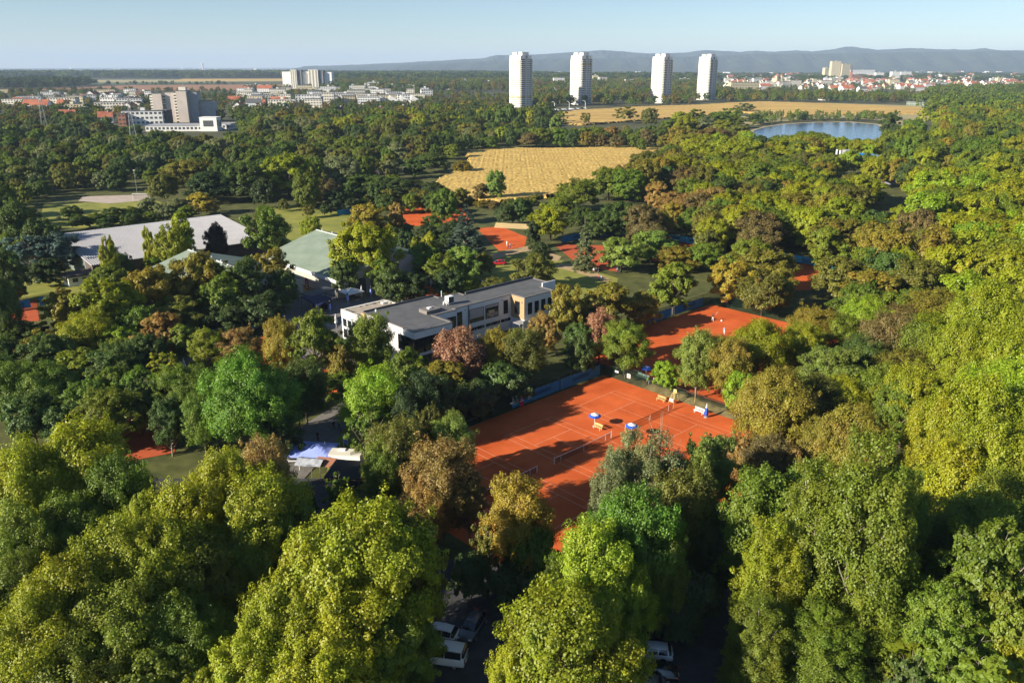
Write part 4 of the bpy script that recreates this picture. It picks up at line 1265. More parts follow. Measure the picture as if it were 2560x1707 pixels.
    t.tube(bend, [tr * 1.25, tr * .95, tr * .6, tr * .18], 7)
    if branches and kind not in ('conifer',):
        big = [l for l in lobes]
        if kind in ('poplar', 'multi', 'upright'):
            big = big[::2]
        for c, rad in big:
            zs = min(ztop * .9, max(z0 * .7, c[2] * .5))
            f = zs / ztop
            s0 = np.array([bend[2][0] * f, bend[2][1] * f, zs])
            mid = (s0 + c) / 2 + np.array([g.normal() * .3, g.normal() * .3, -.04 * h * (1 if kind not in ('poplar', 'multi') else 0)])
            end = c + (c - s0) / np.linalg.norm(c - s0) * rad[0] * .55
            t.tube([s0, mid, c, end], [tr * .42, tr * .30, tr * .16, tr * .05], 4)
            for q in range(4 if kind != 'bare' else 16):
                dd = sph(g, 1)[0]; dd[2] = abs(dd[2]) * (2.2 if kind == 'bare' else 1)
                dd /= np.linalg.norm(dd)
                L_ = rad[0] * (1.0 if kind != 'bare' else 2.0)
                a = mid + (c - mid) * g.random()
                t.tube([a, a + dd * L_ * .5 + np.array([0, 0, .1]), a + dd * L_], [tr * .13, tr * .09, tr * .035] if kind != 'bare' else [tr * .22, tr * .16, tr * .09], 3)
    trunk = t.mesh('trunk', M['barkpale'] if kind in ('bare', 'multi', 'lacy') else M['bark'], smooth=True)
    return crown, trunk, h_real, w_real

PROTO = {}
def proto(key, *a, **k):
    PROTO[key] = build_tree(*a, **k)
# large trees seen close by
proto(('big', 'L', 0), 'big', 18, 17, 92000, .235, 1)
proto(('big', 'L', 1), 'big', 18, 16, 80000, .235, 2)
proto(('big', 'L', 2), 'big', 17, 14, 66000, .235, 12)
proto(('round', 'L', 0), 'round', 16, 12, 58000, .205, 3)
proto(('round', 'L', 1), 'round', 15, 12, 56000, .21, 4)
proto(('oval', 'L', 0), 'oval', 17, 9, 46000, .20, 5)
proto(('multi', 'L', 0), 'multi', 24, 14, 100000, .20, 6)
proto(('lacy', 'L', 0), 'lacy', 16, 14, 60000, .20, 7)
proto(('bare', 'L', 0), 'bare', 17, 10, 30000, .18, 8)
proto(('lacy', 'L', 1), 'lacy', 13, 11, 44000, .20, 13)
# medium trees
proto(('round', 'M', 0), 'round', 12, 9, 22000, .30, 21)
proto(('round', 'M', 1), 'round', 11, 10, 22000, .30, 22)
proto(('big', 'M', 0), 'big', 14, 12, 30000, .31, 23)
proto(('big', 'M', 1), 'big', 13, 13, 30000, .31, 24)
proto(('oval', 'M', 0), 'oval', 12, 6, 14000, .28, 25)
proto(('upright', 'M', 0), 'upright', 11, 8, 24000, .24, 26)
proto(('bush', 'M', 0), 'bush', 5, 6.5, 9000, .28, 27)
proto(('willow', 'M', 0), 'willow', 12, 10, 12000, .36, 28)
proto(('conifer', 'M', 0), 'conifer', 17, 8.5, 20000, .32, 29)
proto(('pine', 'M', 0), 'pine', 13, 7, 7000, .32, 30)
proto(('lacy', 'M', 0), 'lacy', 12, 10, 16000, .30, 31)
proto(('poplar', 'M', 0), 'poplar', 20, 5.5, 12000, .40, 32)
proto(('round', 'M', 2), 'round', 12, 10, 22000, .30, 51)
proto(('big', 'M', 2), 'big', 14, 11, 28000, .31, 52)
proto(('big', 'M', 3), 'big', 13, 12, 28000, .31, 53)
proto(('lacy', 'M', 1), 'lacy', 12, 10, 18000, .30, 54)
# far trees
proto(('round', 'F', 0), 'round', 12, 10, 4200, .66, 41, branches=False)
proto(('round', 'F', 1), 'big', 13, 12, 5000, .68, 42, branches=False)
proto(('round', 'F', 2), 'oval', 13, 8, 3400, .66, 43, branches=False)
proto(('bush', 'F', 0), 'bush', 6, 8, 1500, .75, 44, branches=False)
proto(('poplar', 'F', 0), 'poplar', 20, 5.5, 2600, .75, 45, branches=False)
proto(('round', 'F', 3), 'lacy', 11, 11, 3600, .66, 46, branches=False)
NV = {}
for k in PROTO:
    NV[k[:2]] = NV.get(k[:2], 0) + 1

TONE = {
 'yg': ((.305, .335, .014), .02, 'yellow-green'), 'lime': ((.27, .38, .02), .0, 'fresh light green'), 'g': ((.15, .225, .020), .0, 'mid green'),
 'bg2': ((.155, .275, .022), .0, 'bright green'), 'dg': ((.10, .155, .028), .0, 'dark green'), 'ol': ((.19, .19, .028), .06, 'olive green'),
 'olg': ((.185, .235, .020), .03, 'olive green'), 'gd': ((.42, .32, .035), .12, 'golden yellow'), 'go': ((.28, .235, .028), .12, 'golden olive'),
 'or': ((.36, .235, .060), .2, 'orange-brown'), 'br': ((.20, .155, .048), .15, 'brown'), 'rd': ((.40, .195, .105), .0, 'copper red'),
 'bg': ((.10, .155, .115), .0, 'blue-green'), 'gr': ((.25, .27, .10), .0, 'grey-green'), 'lg': ((.22, .30, .05), .0, 'light green'),
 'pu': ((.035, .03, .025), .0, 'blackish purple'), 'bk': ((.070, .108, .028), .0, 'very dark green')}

TREES = []      # (x, y, h, w, kind, tone)
def hand(spec):
    for s in spec:
        xc, yt, h, wpx, kind, tone = s[:6]
        p = PD(xc, yt, h)
        dep = p[1] * CP + (CAM_H - h * .6) * SP
        w = wpx * DS * dep / F_PX
        TREES.append([p[0], p[1], h, w, kind, tone, True])

hand([
 # foreground, left to right
 (40, 1005, 18, 230, 'big', 'yg'), (175, 962, 18, 250, 'big', 'yg'), (265, 1035, 16, 150, 'round', 'g'), (30, 1150, 15, 200, 'big', 'olg'), (150, 1130, 14, 190, 'big', 'g'), (10, 1270, 13, 170, 'round', 'olg'), (225, 1150, 12, 120, 'round', 'g'),
 (600, 1003, 15, 120, 'round', 'or'), (500, 1022, 17, 190, 'big', 'yg'), (590, 1070, 16, 230, 'big', 'yg'), (420, 1095, 16, 190, 'big', 'yg'), (650, 1130, 13, 130, 'round', 'g'), (320, 1115, 15, 110, 'lacy', 'yg'),
 (250, 1180, 16, 220, 'big', 'yg'), (340, 1190, 15, 230, 'big', 'yg'), (130, 1275, 15, 230, 'big', 'yg'), (60, 1345, 14, 250, 'big', 'yg'), (260, 1330, 13, 260, 'big', 'olg'), (430, 1230, 13, 230, 'big', 'olg'), (540, 1200, 12, 150, 'round', 'g'),
 (410, 1370, 11, 230, 'big', 'g'), (150, 1440, 11, 260, 'big', 'olg'), (330, 1470, 9, 240, 'big', 'olg'), (20, 1470, 10, 200, 'big', 'yg'), (505, 1310, 9, 110, 'lacy', 'g'),
 (830, 1145, 19, 330, 'big', 'yg'), (720, 1220, 17, 240, 'big', 'yg'), (940, 1170, 16, 160, 'lacy', 'ol'), (930, 1250, 16, 220, 'big', 'olg'), (1015, 1300, 13, 150, 'big', 'g'), (640, 1330, 14, 210, 'big', 'yg'), (790, 1320, 14, 300, 'big', 'yg'), (560, 1450, 12, 200, 'big', 'yg'), (730, 1440, 12, 260, 'big', 'yg'), (900, 1390, 11, 220, 'big', 'olg'), (1045, 1395, 8, 80, 'round', 'g'), (470, 1540, 9, 130, 'big', 'yg'), (640, 1520, 9, 200, 'big', 'olg'), (840, 1500, 8, 190, 'big', 'yg'),
 (1290, 1335, 16, 300, 'big', 'yg'), (1180, 1440, 13, 150, 'big', 'yg'), (1390, 1420, 13, 220, 'big', 'yg'), (1280, 1450, 12, 240, 'big', 'ol'),
 (1375, 1193, 16, 210, 'big', 'lime'), (1440, 1290, 12, 150, 'round', 'lime'), (1285, 1270, 11, 90, 'round', 'g'),
 (1480, 1105, 17, 200, 'round', 'bg2'), (1400, 1145, 15, 110, 'round', 'bg2'), (1530, 1230, 12, 120, 'round', 'g'),
 (1440, 985, 17, 120, 'multi', 'gr'), (1530, 985, 17, 130, 'bare', 'gr'), (1470, 1040, 15, 130, 'bare', 'gr'), (1600, 1070, 14, 120, 'round', 'ol'), (1650, 985, 14, 120, 'lacy', 'lg'), (1620, 1140, 11, 120, 'round', 'dg'), (1570, 1180, 8, 130, 'bush', 'dg'),
 (1195, 1085, 14, 160, 'round', 'gd'), (1125, 1180, 9, 90, 'lacy', 'ol'), (1230, 1200, 9, 110, 'bush', 'olg'),
 (1010, 1000, 14, 180, 'round', 'or'), (1035, 945, 11.5, 110, 'round', 'lg'), (915, 960, 12, 150, 'round', 'ol'), (985, 930, 11.5, 75, 'lacy', 'ol'), (1075, 1080, 10, 90, 'lacy', 'br'), (960, 1110, 10, 120, 'round', 'or'), (880, 1040, 10, 90, 'round', 'olg'),
 (855, 842, 13, 150, 'round', 'lime'), (845, 930, 9, 110, 'lacy', 'g'), (800, 880, 8, 60, 'lacy', 'lime'),
 (850, 719, 13, 108, 'round', 'olg'), (925, 803, 9.5, 115, 'round', 'olg'), (1050, 749, 12, 118, 'upright', 'rd'), (1015, 825, 8, 130, 'round', 'go'), (1085, 805, 8, 60, 'upright', 'rd'), (985, 862, 7, 120, 'round', 'olg'),
 (1145, 748, 11, 100, 'round', 'go'), (1205, 752, 11, 110, 'round', 'ol'), (1245, 718, 9.5, 85, 'round', 'or'), (1150, 830, 7, 110, 'bush', 'dg'), (1240, 810, 8, 120, 'round', 'bk'), (1090, 870, 6, 110, 'bush', 'bk'), (1310, 800, 7, 80, 'round', 'bk'), (1190, 850, 6, 90, 'bush', 'bk'),
 (1300, 652, 13, 92, 'round', 'go'), (1380, 707, 11.5, 75, 'upright', 'rd'), (1440, 735, 11, 118, 'round', 'olg'), (1330, 740, 9, 80, 'round', 'dg'),
 (1400, 648, 12, 120, 'round', 'go'), (1480, 625, 13, 120, 'big', 'go'), (1550, 600, 12, 100, 'round', 'olg'), (1350, 690, 8, 70, 'round', 'ol'), (1560, 660, 9, 90, 'round', 'dg'),
 (1225, 582, 9.5, 108, 'round', 'ol'), (1347, 500, 15, 60, 'conifer', 'gr'), (1068, 470, 17, 105, 'conifer', 'bg'),
 (835, 512, 17, 160, 'big', 'yg'), (905, 610, 10, 90, 'round', 'dg'), (790, 600, 9, 60, 'round', 'dg'), (800, 545, 13, 90, 'big', 'lime'), (845, 466, 13, 95, 'round', 'gd'), (910, 462, 12, 55, 'round', 'or'), (880, 590, 10, 80, 'round', 'g'),
 (960, 560, 10, 100, 'round', 'g'), (1010, 580, 9, 90, 'round', 'olg'), (1060, 565, 10, 90, 'round', 'lg'), (985, 528, 11, 50, 'oval', 'yg'), (955, 535, 9, 30, 'oval', 'yg'), (900, 640, 7, 80, 'bush', 'bk'), (950, 625, 8, 90, 'round', 'bk'), (1030, 625, 7, 80, 'bush', 'bk'),
 (1110, 570, 8, 60, 'willow', 'ol'), (1140, 640, 5, 70, 'bush', 'ol'), (1145, 555, 8, 55, 'round', 'bk'), (1070, 640, 5, 60, 'bush', 'olg'),
 (602, 473, 16.5, 112, 'round', 'g'), (236, 517, 16.5, 50, 'oval', 'yg'), (333, 514, 14.5, 38, 'oval', 'yg'), (385, 512, 14.5, 82, 'round', 'yg'), (417, 487, 16.5, 52, 'oval', 'yg'), (487, 500, 14, 58, 'lacy', 'pu'), (270, 582, 8, 52, 'conifer', 'dg'), (350, 588, 6, 60, 'bush', 'g'), (425, 540, 11, 55, 'oval', 'yg'),
 (712, 490, 9, 52, 'round', 'yg'), (655, 347, 20, 118, 'big', 'yg'), (700, 405, 14, 60, 'round', 'olg'), (740, 405, 12, 85, 'round', 'br'), (785, 366, 15, 85, 'willow', 'gr'), (600, 400, 14, 60, 'round', 'bk'),
 (430, 366, 15, 120, 'big', 'ol'), (510, 372, 15, 90, 'round', 'dg'), (560, 382, 15, 80, 'lacy', 'dg'), (480, 400, 12, 100, 'round', 'bk'), (370, 405, 11, 60, 'round', 'ol'), (545, 330, 16, 60, 'poplar', 'dg'), (820, 395, 10, 90, 'round', 'dg'), (870, 400, 10, 90, 'round', 'dg'), (920, 415, 8, 90, 'bush', 'bk'),
 (455, 440, 9, 70, 'round', 'gd'), (478, 452, 7, 50, 'round', 'gd'), (405, 450, 9, 55, 'round', 'gr'), (370, 462, 8, 50, 'lacy', 'gr'), (335, 452, 8, 55, 'round', 'gr'), (300, 470, 6, 50, 'round', 'olg'), (260, 480, 6, 50, 'round', 'dg'), (220, 484, 6, 50, 'round', 'olg'), (180, 488, 6, 50, 'round', 'dg'), (155, 457, 8, 68, 'round', 'dg'), (385, 476, 6, 45, 'oval', 'gr'), (425, 470, 7, 50, 'round', 'olg'), (345, 484, 5, 45, 'round', 'olg'), (300, 492, 4.5, 45, 'round', 'dg'), (240, 498, 4.5, 45, 'round', 'dg'),
 (30, 460, 16, 110, 'round', 'dg'), (90, 500, 14, 90, 'round', 'dg'), (60, 540, 12, 110, 'lacy', 'bg'), (130, 535, 12, 90, 'lacy', 'bg'), (5, 570, 14, 80, 'round', 'dg'), (100, 590, 8, 90, 'bush', 'bk'), (20, 640, 6, 60, 'bush', 'bk'),
 (140, 665, 12, 110, 'lacy', 'go'), (232, 640, 14, 150, 'big', 'yg'), (190, 720, 10, 130, 'round', 'yg'), (345, 612, 14, 150, 'big', 'go'), (280, 670, 11, 110, 'round', 'yg'), (450, 580, 15, 130, 'big', 'go'), (550, 592, 14, 130, 'round', 'dg'), (500, 630, 12, 110, 'round', 'olg'), (622, 568, 13, 88, 'round', 'go'), (645, 615, 11, 75, 'round', 'dg'), (400, 680, 9, 120, 'round', 'ol'), (365, 715, 9.5, 100, 'round', 'or'), (320, 770, 7, 80, 'round', 'or'), (270, 745, 8, 90, 'round', 'lime'), (600, 670, 9, 110, 'round', 'bk'), (520, 700, 7, 100, 'round', 'bk'),
 (110, 760, 8, 140, 'round', 'go'), (40, 740, 7, 120, 'round', 'dg'), (180, 800, 8, 120, 'round', 'olg'), (20, 830, 11, 130, 'round', 'g'), (100, 830, 11, 130, 'round', 'g'), (190, 870, 10, 120, 'lacy', 'g'), (60, 900, 9, 130, 'round', 'dg'), (150, 930, 8, 120, 'round', 'dg'), (250, 840, 9, 100, 'round', 'g'), (320, 870, 9, 90, 'lacy', 'dg'), (375, 905, 10, 80, 'lacy', 'dg'),
 (470, 750, 10, 90, 'lacy', 'yg'), (545, 748, 10, 100, 'lacy', 'or'), (640, 722, 13, 85, 'round', 'gd'), (712, 706, 15, 110, 'lacy', 'olg'), (375, 810, 8, 80, 'lacy', 'yg'), (560, 800, 17, 220, 'big', 'bg2'), (690, 800, 13, 130, 'round', 'dg'), (740, 770, 12, 80, 'lacy', 'dg'), (455, 900, 10, 100, 'round', 'g'), (640, 950, 8, 90, 'round', 'bk'), (780, 790, 9, 60, 'round', 'go'),
 (690, 1120, 5, 60, 'lacy', 'g'), (780, 1170, 4.5, 90, 'bush', 'dg'), (870, 1120, 6, 70, 'bush', 'dg'), (720, 1230, 4, 80, 'bush', 'dg'),
 (1170, 1290, 5, 130, 'bush', 'bk'), (1080, 1270, 6, 100, 'bush', 'bk'), (1240, 1310, 5, 100, 'bush', 'dg'), (1600, 1300, 8, 120, 'bush', 'bk'), (1560, 1380, 5, 110, 'bush', 'bk'), (1660, 1220, 8, 80, 'round', 'bk'),
 (930, 885, 11, 85, 'round', 'bk'), (1010, 872, 9, 110, 'round', 'bk'), (1110, 850, 8, 110, 'round', 'bk'), (875, 1000, 11, 95, 'round', 'olg'), (1160, 800, 11.5, 125, 'round', 'bk'), (1230, 783, 11.5, 120, 'round', 'dg'), (1095, 818, 11.5, 120, 'round', 'bk'), (1040, 838, 11.5, 110, 'round', 'dg'), (975, 850, 12, 110, 'round', 'bk'), (1290, 765, 11, 95, 'round', 'bk'), (760, 905, 9, 50, 'round', 'bk'), (800, 1120, 6, 60, 'lacy', 'g'), (1335, 765, 9, 70, 'round', 'dg'), (775, 1090, 6.5, 70, 'lacy', 'g'),
 (1410, 1035, 16, 120, 'multi', 'gr'), (1500, 1015, 16, 130, 'multi', 'gr'), (1545, 1085, 14, 150, 'round', 'ol'), (1600, 1010, 15, 120, 'lacy', 'lg'),
 # right: around the courts
 (1530, 826, 6, 75, 'round', 'lime'), (1500, 850, 5, 45, 'round', 'go'), (1610, 752, 13, 100, 'big', 'lg'), (1680, 770, 12, 120, 'big', 'go'), (1640, 830, 11, 120, 'big', 'olg'), (1750, 730, 13, 150, 'big', 'yg'), (1700, 855, 8, 80, 'round', 'lime'), (1790, 838, 15, 190, 'big', 'go'), (1965, 925, 14, 180, 'big', 'go'), (1880, 860, 12, 130, 'round', 'ol'),
 (1770, 992, 10, 130, 'round', 'br'), (1700, 990, 9, 80, 'round', 'or'), (1830, 1020, 9, 100, 'round', 'or'), (1890, 970, 11, 110, 'round', 'go'),
 (1760, 1068, 17, 170, 'oval', 'g'), (1860, 1055, 16, 160, 'round', 'g'), (2035, 997, 25, 250, 'multi', 'olg'), (1900, 1050, 21, 210, 'multi', 'olg'), (1790, 1190, 16, 180, 'multi', 'yg'), (2000, 1200, 15, 250, 'multi', 'olg'), (1760, 1360, 11, 170, 'multi', 'olg'), (1900, 1400, 10, 210, 'multi', 'olg'), (2060, 1400, 8, 190, 'multi', 'olg'), (2110, 1080, 18, 130, 'multi', 'g'),
 (2290, 1185, 17, 260, 'lacy', 'g'), (2180, 1330, 13, 210, 'lacy', 'g'), (2330, 1330, 13, 200, 'lacy', 'olg'), (2230, 1450, 9, 230, 'lacy', 'g'), (2330, 1440, 9, 120, 'big', 'yg'), (2110, 1500, 7, 130, 'lacy', 'dg'), (2180, 1180, 13, 120, 'round', 'dg'),
 (2270, 850, 19, 230, 'big', 'yg'), (2180, 900, 16, 160, 'big', 'yg'), (2310, 960, 17, 220, 'big', 'yg'), (2200, 1010, 15, 190, 'big', 'yg'), (2330, 1070, 14, 180, 'big', 'olg'), (2100, 830, 14, 140, 'big', 'yg'), (2250, 1110, 11, 150, 'round', 'g'),
 (2290, 640, 19, 200, 'big', 'yg'), (2330, 740, 18, 200, 'big', 'yg'), (2220, 730, 17, 150, 'big', 'yg'), (2130, 740, 14, 120, 'round', 'olg'), (2230, 800, 14, 120, 'big', 'yg'),
 (1760, 562, 13, 160, 'big', 'go'), (1680, 590, 12, 100, 'big', 'gd'), (1760, 620, 11, 120, 'round', 'ol'), (1500, 512, 12, 150, 'big', 'lg'), (1430, 545, 10, 110, 'round', 'lg'), (1560, 560, 8, 100, 'round', 'go'), (1620, 560, 8, 80, 'round', 'g'), (1640, 430, 13, 120, 'big', 'or'), (1560, 440, 12, 110, 'big', 'or'), (1510, 415, 12, 75, 'upright', 'or'), (1700, 470, 12, 120, 'big', 'go'), (1830, 445, 12, 140, 'big', 'go'), (1760, 440, 12, 110, 'big', 'yg'),
 (1930, 500, 13, 150, 'big', 'go'), (2030, 510, 13, 150, 'big', 'go'), (1940, 590, 11, 130, 'big', 'ol'), (1980, 400, 12, 140, 'big', 'yg'), (2110, 595, 13, 160, 'big', 'ol'), (1990, 680, 12, 110, 'round', 'lime'), (1940, 720, 10, 100, 'round', 'olg'), (2080, 700, 11, 120, 'round', 'br'), (1870, 700, 11, 110, 'round', 'go'), (1790, 640, 8, 70, 'round', 'olg'), (2000, 770, 11, 130, 'round', 'dg'), (1920, 790, 12, 160, 'lacy', 'lg'), (1850, 740, 11, 110, 'big', 'yg'), (2050, 840, 12, 150, 'round', 'olg'), (1940, 860, 11, 130, 'big', 'yg'), (2060, 880, 11, 110, 'lacy', 'g'),
 (2190, 560, 15, 130, 'big', 'yg'), (2290, 480, 17, 160, 'big', 'yg'), (2330, 560, 17, 150, 'big', 'yg'), (2210, 420, 16, 120, 'big', 'yg'), (2320, 400, 17, 130, 'big', 'yg'), (2250, 380, 15, 90, 'big', 'lime'),
 (1265, 470, 12, 98, 'round', 'yg'), (1225, 505, 9, 50, 'round', 'bk'), (1160, 462, 9, 50, 'pine', 'bk'), (1195, 460, 9, 55, 'willow', 'dg'), (1138, 397, 12, 42, 'oval', 'lg'), (1020, 440, 12, 58, 'pine', 'g'), (1105, 420, 8, 50, 'round', 'br'), (1060, 430, 8, 50, 'round', 'ol'), (1330, 408, 13, 100, 'round', 'olg'), (1400, 385, 14, 110, 'round', 'olg'), (1290, 440, 10, 70, 'round', 'olg'), (1445, 395, 13, 80, 'round', 'g'), (1340, 470, 9, 80, 'round', 'dg'), (1380, 480, 10, 90, 'round', 'dg'), (1430, 470, 11, 90, 'round', 'dg'), (995, 345, 12, 80, 'round', 'dg'), (950, 360, 11, 70, 'round', 'dg'), (1060, 365, 8, 50, 'round', 'go'), (1375, 560, 9, 45, 'lacy', 'dg'), (1296, 540, 10, 50, 'lacy', 'olg'), (1240, 560, 7, 50, 'bush', 'bk'),
 (1045, 444, 4, 40, 'round', 'br'), (1075, 452, 3.5, 40, 'round', 'ol'), (1105, 458, 3.5, 40, 'round', 'go'), (1135, 462, 3.5, 38, 'round', 'br'), (1168, 456, 4, 38, 'round', 'ol'), (1200, 452, 4, 40, 'round', 'go'), (1228, 446, 4.5, 40, 'round', 'ol'), (1010, 436, 5, 40, 'round', 'dg'), (1600, 250, 15, 50, 'round', 'olg'), (1625, 264, 13, 50, 'round', 'gr'), (1712, 238, 11, 42, 'round', 'gr'), (1680, 250, 13, 48, 'round', 'olg'), (1735, 262, 10, 48, 'round', 'dg'), (1540, 272, 13, 55, 'lacy', 'olg'), (1500, 288, 10, 50, 'round', 'ol'), (1665, 272, 12, 55, 'round', 'yg'), (1560, 290, 12, 60, 'round', 'dg'), (1620, 285, 12, 60, 'round', 'br'), (2048, 258, 19, 62, 'oval', 'dg'), (1745, 312, 14, 60, 'round', 'dg'), (1800, 303, 14, 80, 'big', 'olg'), (1860, 306, 13, 70, 'big', 'olg'), (1975, 303, 15, 62, 'round', 'olg'), (1925, 318, 10, 50, 'round', 'olg'), (1640, 300, 14, 80, 'round', 'br'), (1700, 285, 14, 60, 'lacy', 'ol'), (1580, 262, 20, 70, 'round', 'yg'), (1650, 255, 16, 60, 'round', 'g'), (1690, 262, 13, 60, 'round', 'olg'), (-20, 625, 17, 90, 'big', 'dg'), (1610, 335, 15, 80, 'big', 'yg'), (1690, 325, 16, 100, 'big', 'yg'), (1780, 318, 16, 110, 'big', 'yg'), (1560, 365, 14, 90, 'big', 'yg'), (1850, 330, 15, 110, 'big', 'yg'), (1650, 370, 14, 100, 'big', 'yg'), (1740, 370, 14, 110, 'big', 'olg'), (1830, 380, 14, 100, 'big', 'yg'), (1890, 360, 13, 60, 'big', 'olg')])
# the row along the far side of the golden field (coordinates of an enlarged strip)
def strip(x, y): return ((850 + .3656 * x) / DS, (100 + .3656 * y) / DS)
for x, y, w, k, tn, h in [(700, 575, 150, 'round', 'bg2', 13), (575, 612, 90, 'round', 'gd', 11), (1025, 668, 120, 'bush', 'g', 9), (1105, 605, 90, 'willow', 'yg', 12), (1290, 620, 150, 'round', 'br', 12), (1500, 598, 170, 'big', 'bg2', 14), (1690, 635, 100, 'round', 'go', 11), (1785, 635, 110, 'round', 'br', 11), (1890, 640, 120, 'round', 'br', 11), (2000, 640, 100, 'round', 'olg', 11), (2065, 665, 85, 'round', 'g', 10), (2220, 640, 100, 'round', 'go', 11), (850, 565, 120, 'round', 'go', 14), (935, 565, 90, 'round', 'ol', 14), (1015, 450, 100, 'poplar', 'g', 22), (1100, 455, 85, 'poplar', 'g', 22), (1160, 450, 80, 'poplar', 'g', 22), (1240, 450, 85, 'poplar', 'g', 22), (1370, 475, 95, 'poplar', 'dg', 19), (1475, 505, 100, 'poplar', 'lg', 19), (1960, 438, 170, 'lacy', 'ol', 19), (2120, 478, 110, 'lacy', 'ol', 16), (1680, 502, 70, 'round', 'ol', 11), (2210, 545, 65, 'round', 'dg', 9),
                             (90, 500, 140, 'round', 'yg', 17), (240, 505, 200, 'big', 'g', 18), (430, 535, 130, 'round', 'go', 16), (700, 460, 170, 'round', 'ol', 18), (560, 515, 100, 'round', 'olg', 16), (880, 415, 160, 'round', 'go', 16), (390, 700, 170, 'round', 'gr', 12), (60, 680, 180, 'round', 'olg', 14), (770, 720, 100, 'round', 'olg', 9), (590, 765, 190, 'round', 'dg', 9), (1110, 560, 80, 'round', 'br', 12), (1590, 600, 90, 'round', 'olg', 12), (310, 650, 120, 'round', 'dg', 13), (480, 700, 90, 'lacy', 'br', 11), (570, 700, 100, 'round', 'br', 8), (660, 690, 90, 'round', 'br', 9), (1330, 590, 110, 'round', 'olg', 14), (1170, 620, 80, 'round', 'dg', 12), (2100, 620, 80, 'round', 'br', 12), (2180, 740, 60, 'bush', 'dg', 6), (2330, 500, 120, 'round', 'yg', 14), (1760, 590, 90, 'round', 'olg', 12), (1860, 600, 100, 'round', 'or', 11), (1960, 600, 90, 'round', 'olg', 11)]:
    a, b = strip(x, y)
    hand([(a, b, h, w * .3656 / DS, k, tn)])


# points of the photograph (2352 px units) that stay in view, each with how far back it lies
KEYS = []
def keep(pts, back=0.0, yy=None):
    for x, y in pts:
        KEYS.append((x, y, (yy if yy else PD(x, y)[1]) - 2 + back))
keep([(1545, 540), (1560, 542), (1580, 547), (1562, 566), (1575, 570)])
keep([(1808, 583), (1830, 588), (1855, 594), (1838, 618), (1848, 640), (1852, 655)])
keep([(1932, 372), (1950, 362), (1985, 370), (1975, 384)], 0, 395)
keep([(2018, 412), (2052, 417), (2035, 408)], 0, 350)
keep([(910, 775), (925, 795), (950, 800), (975, 790), (905, 765), (940, 770)], 0, 140)
keep([(1085, 760), (1100, 745), (1120, 755), (1150, 740), (1180, 730), (1190, 710), (1220, 700), (1100, 790), (800, 715), (790, 730), (1240, 690)], 0, 146)
keep([(1495, 770), (1520, 800), (1550, 745), (1600, 735), (1650, 740), (1640, 725), (1505, 815), (1530, 815), (1510, 735), (1560, 718), (1600, 705)])
keep([(1110, 985), (1115, 1040), (1130, 1070), (1160, 950), (1200, 920), (1290, 870), (1345, 1000), (1280, 1060), (1295, 1180), (1310, 1130), (1340, 1060), (1100, 1010), (1590, 955), (1620, 970), (1500, 900), (1440, 940), (1430, 960), (1390, 985), (1060, 940), (1150, 915), (1250, 880), (1190, 1060)])
keep([(665, 1015), (690, 1020), (730, 1028), (715, 1015), (800, 1055), (825, 1060), (800, 1080), (793, 1015), (735, 1060)], 0, 84)
keep([(775, 965), (765, 990), (785, 940), (750, 1005)])
keep([(1000, 1515), (1040, 1500), (1060, 1520), (1140, 1400), (1150, 1480), (1120, 1540), (1520, 1500), (1535, 1490), (1540, 1520), (1580, 1460), (1620, 1500), (1600, 1540), (1085, 1440)], 0, 66)
keep([(185, 560), (215, 590), (300, 535), (545, 515), (520, 500), (290, 560), (455, 505), (560, 495)], 0, 240)
keep([(700, 560), (725, 605), (690, 598), (755, 555), (735, 630), (700, 625), (750, 640), (765, 545)], 0, 215)
keep([(330, 443), (250, 460), (200, 458), (320, 420), (120, 480), (180, 480), (280, 470)])
keep([(650, 495), (660, 510), (750, 500), (770, 515), (790, 520)])
keep([(1035, 630), (1010, 650), (1080, 640), (1110, 648), (900, 662), (930, 657), (950, 650), (1040, 665), (990, 668), (995, 648)], 0, 185)
keep([(1142, 602), (1350, 625), (1300, 610), (1340, 650), (1320, 635), (1370, 620), (1130, 625), (1180, 605)])
keep([(1150, 545), (1165, 560), (1140, 530), (1160, 575), (985, 490), (940, 490), (960, 495)])
keep([(1480, 872), (1530, 905), (1605, 925), (1612, 942), (1570, 910), (1487, 873), (1484, 845), (1440, 870), (1460, 885), (1380, 850)])
keep([(760, 690), (790, 672), (800, 680), (775, 705), (815, 665), (850, 675), (730, 690), (700, 680), (760, 720), (776, 745)], 0, 163)
keep([(160, 640), (180, 650), (200, 630)], 0, 205)
keep([(20, 680), (60, 700), (85, 695), (60, 725)], 0, 175)
keep([(600, 768), (595, 795), (790, 840), (765, 850), (740, 860)], 0, 130)
keep([(1347, 520), (1347, 560), (1340, 590), (1068, 490), (1060, 520), (1080, 545)], 0, 190)
keep([(1760, 310), (1850, 300), (1950, 296), (1900, 312), (2010, 300), (1750, 300), (1745, 316), (1765, 320), (1960, 318), (2000, 316)], 0, 700)
def hides(x, y, h, w):
    a = proj(x, y, 0); b = proj(x, y, h)
    if a[2] < 5:
        return False
    rx = w / 2 * F_PX / (y * CP + (CAM_H - h * .6) * SP) / DS * .93
    ym, ry = (a[1] * .96 + b[1]) / 2 if False else (a[1] + b[1]) / 2, abs(a[1] - b[1]) / 2 * .98
    for kx, ky, kd in KEYS:
        if y < kd and abs(kx - b[0]) < rx and ((kx - b[0]) / rx) ** 2 + ((ky - ym) / ry) ** 2 < 1:
            return True
    return False
kept = []
for t in TREES:
    n_ = 0
    while hides(t[0], t[1], t[2], t[3]) and n_ < 9:
        t[2] *= .93; t[3] *= .94; n_ += 1
    if n_ < 9:
        kept.append(t)
    else:
        print('dropped', [round(v, 1) if not isinstance(v, str) else v for v in t[:6]], proj(t[0], t[1], t[2])[:2])
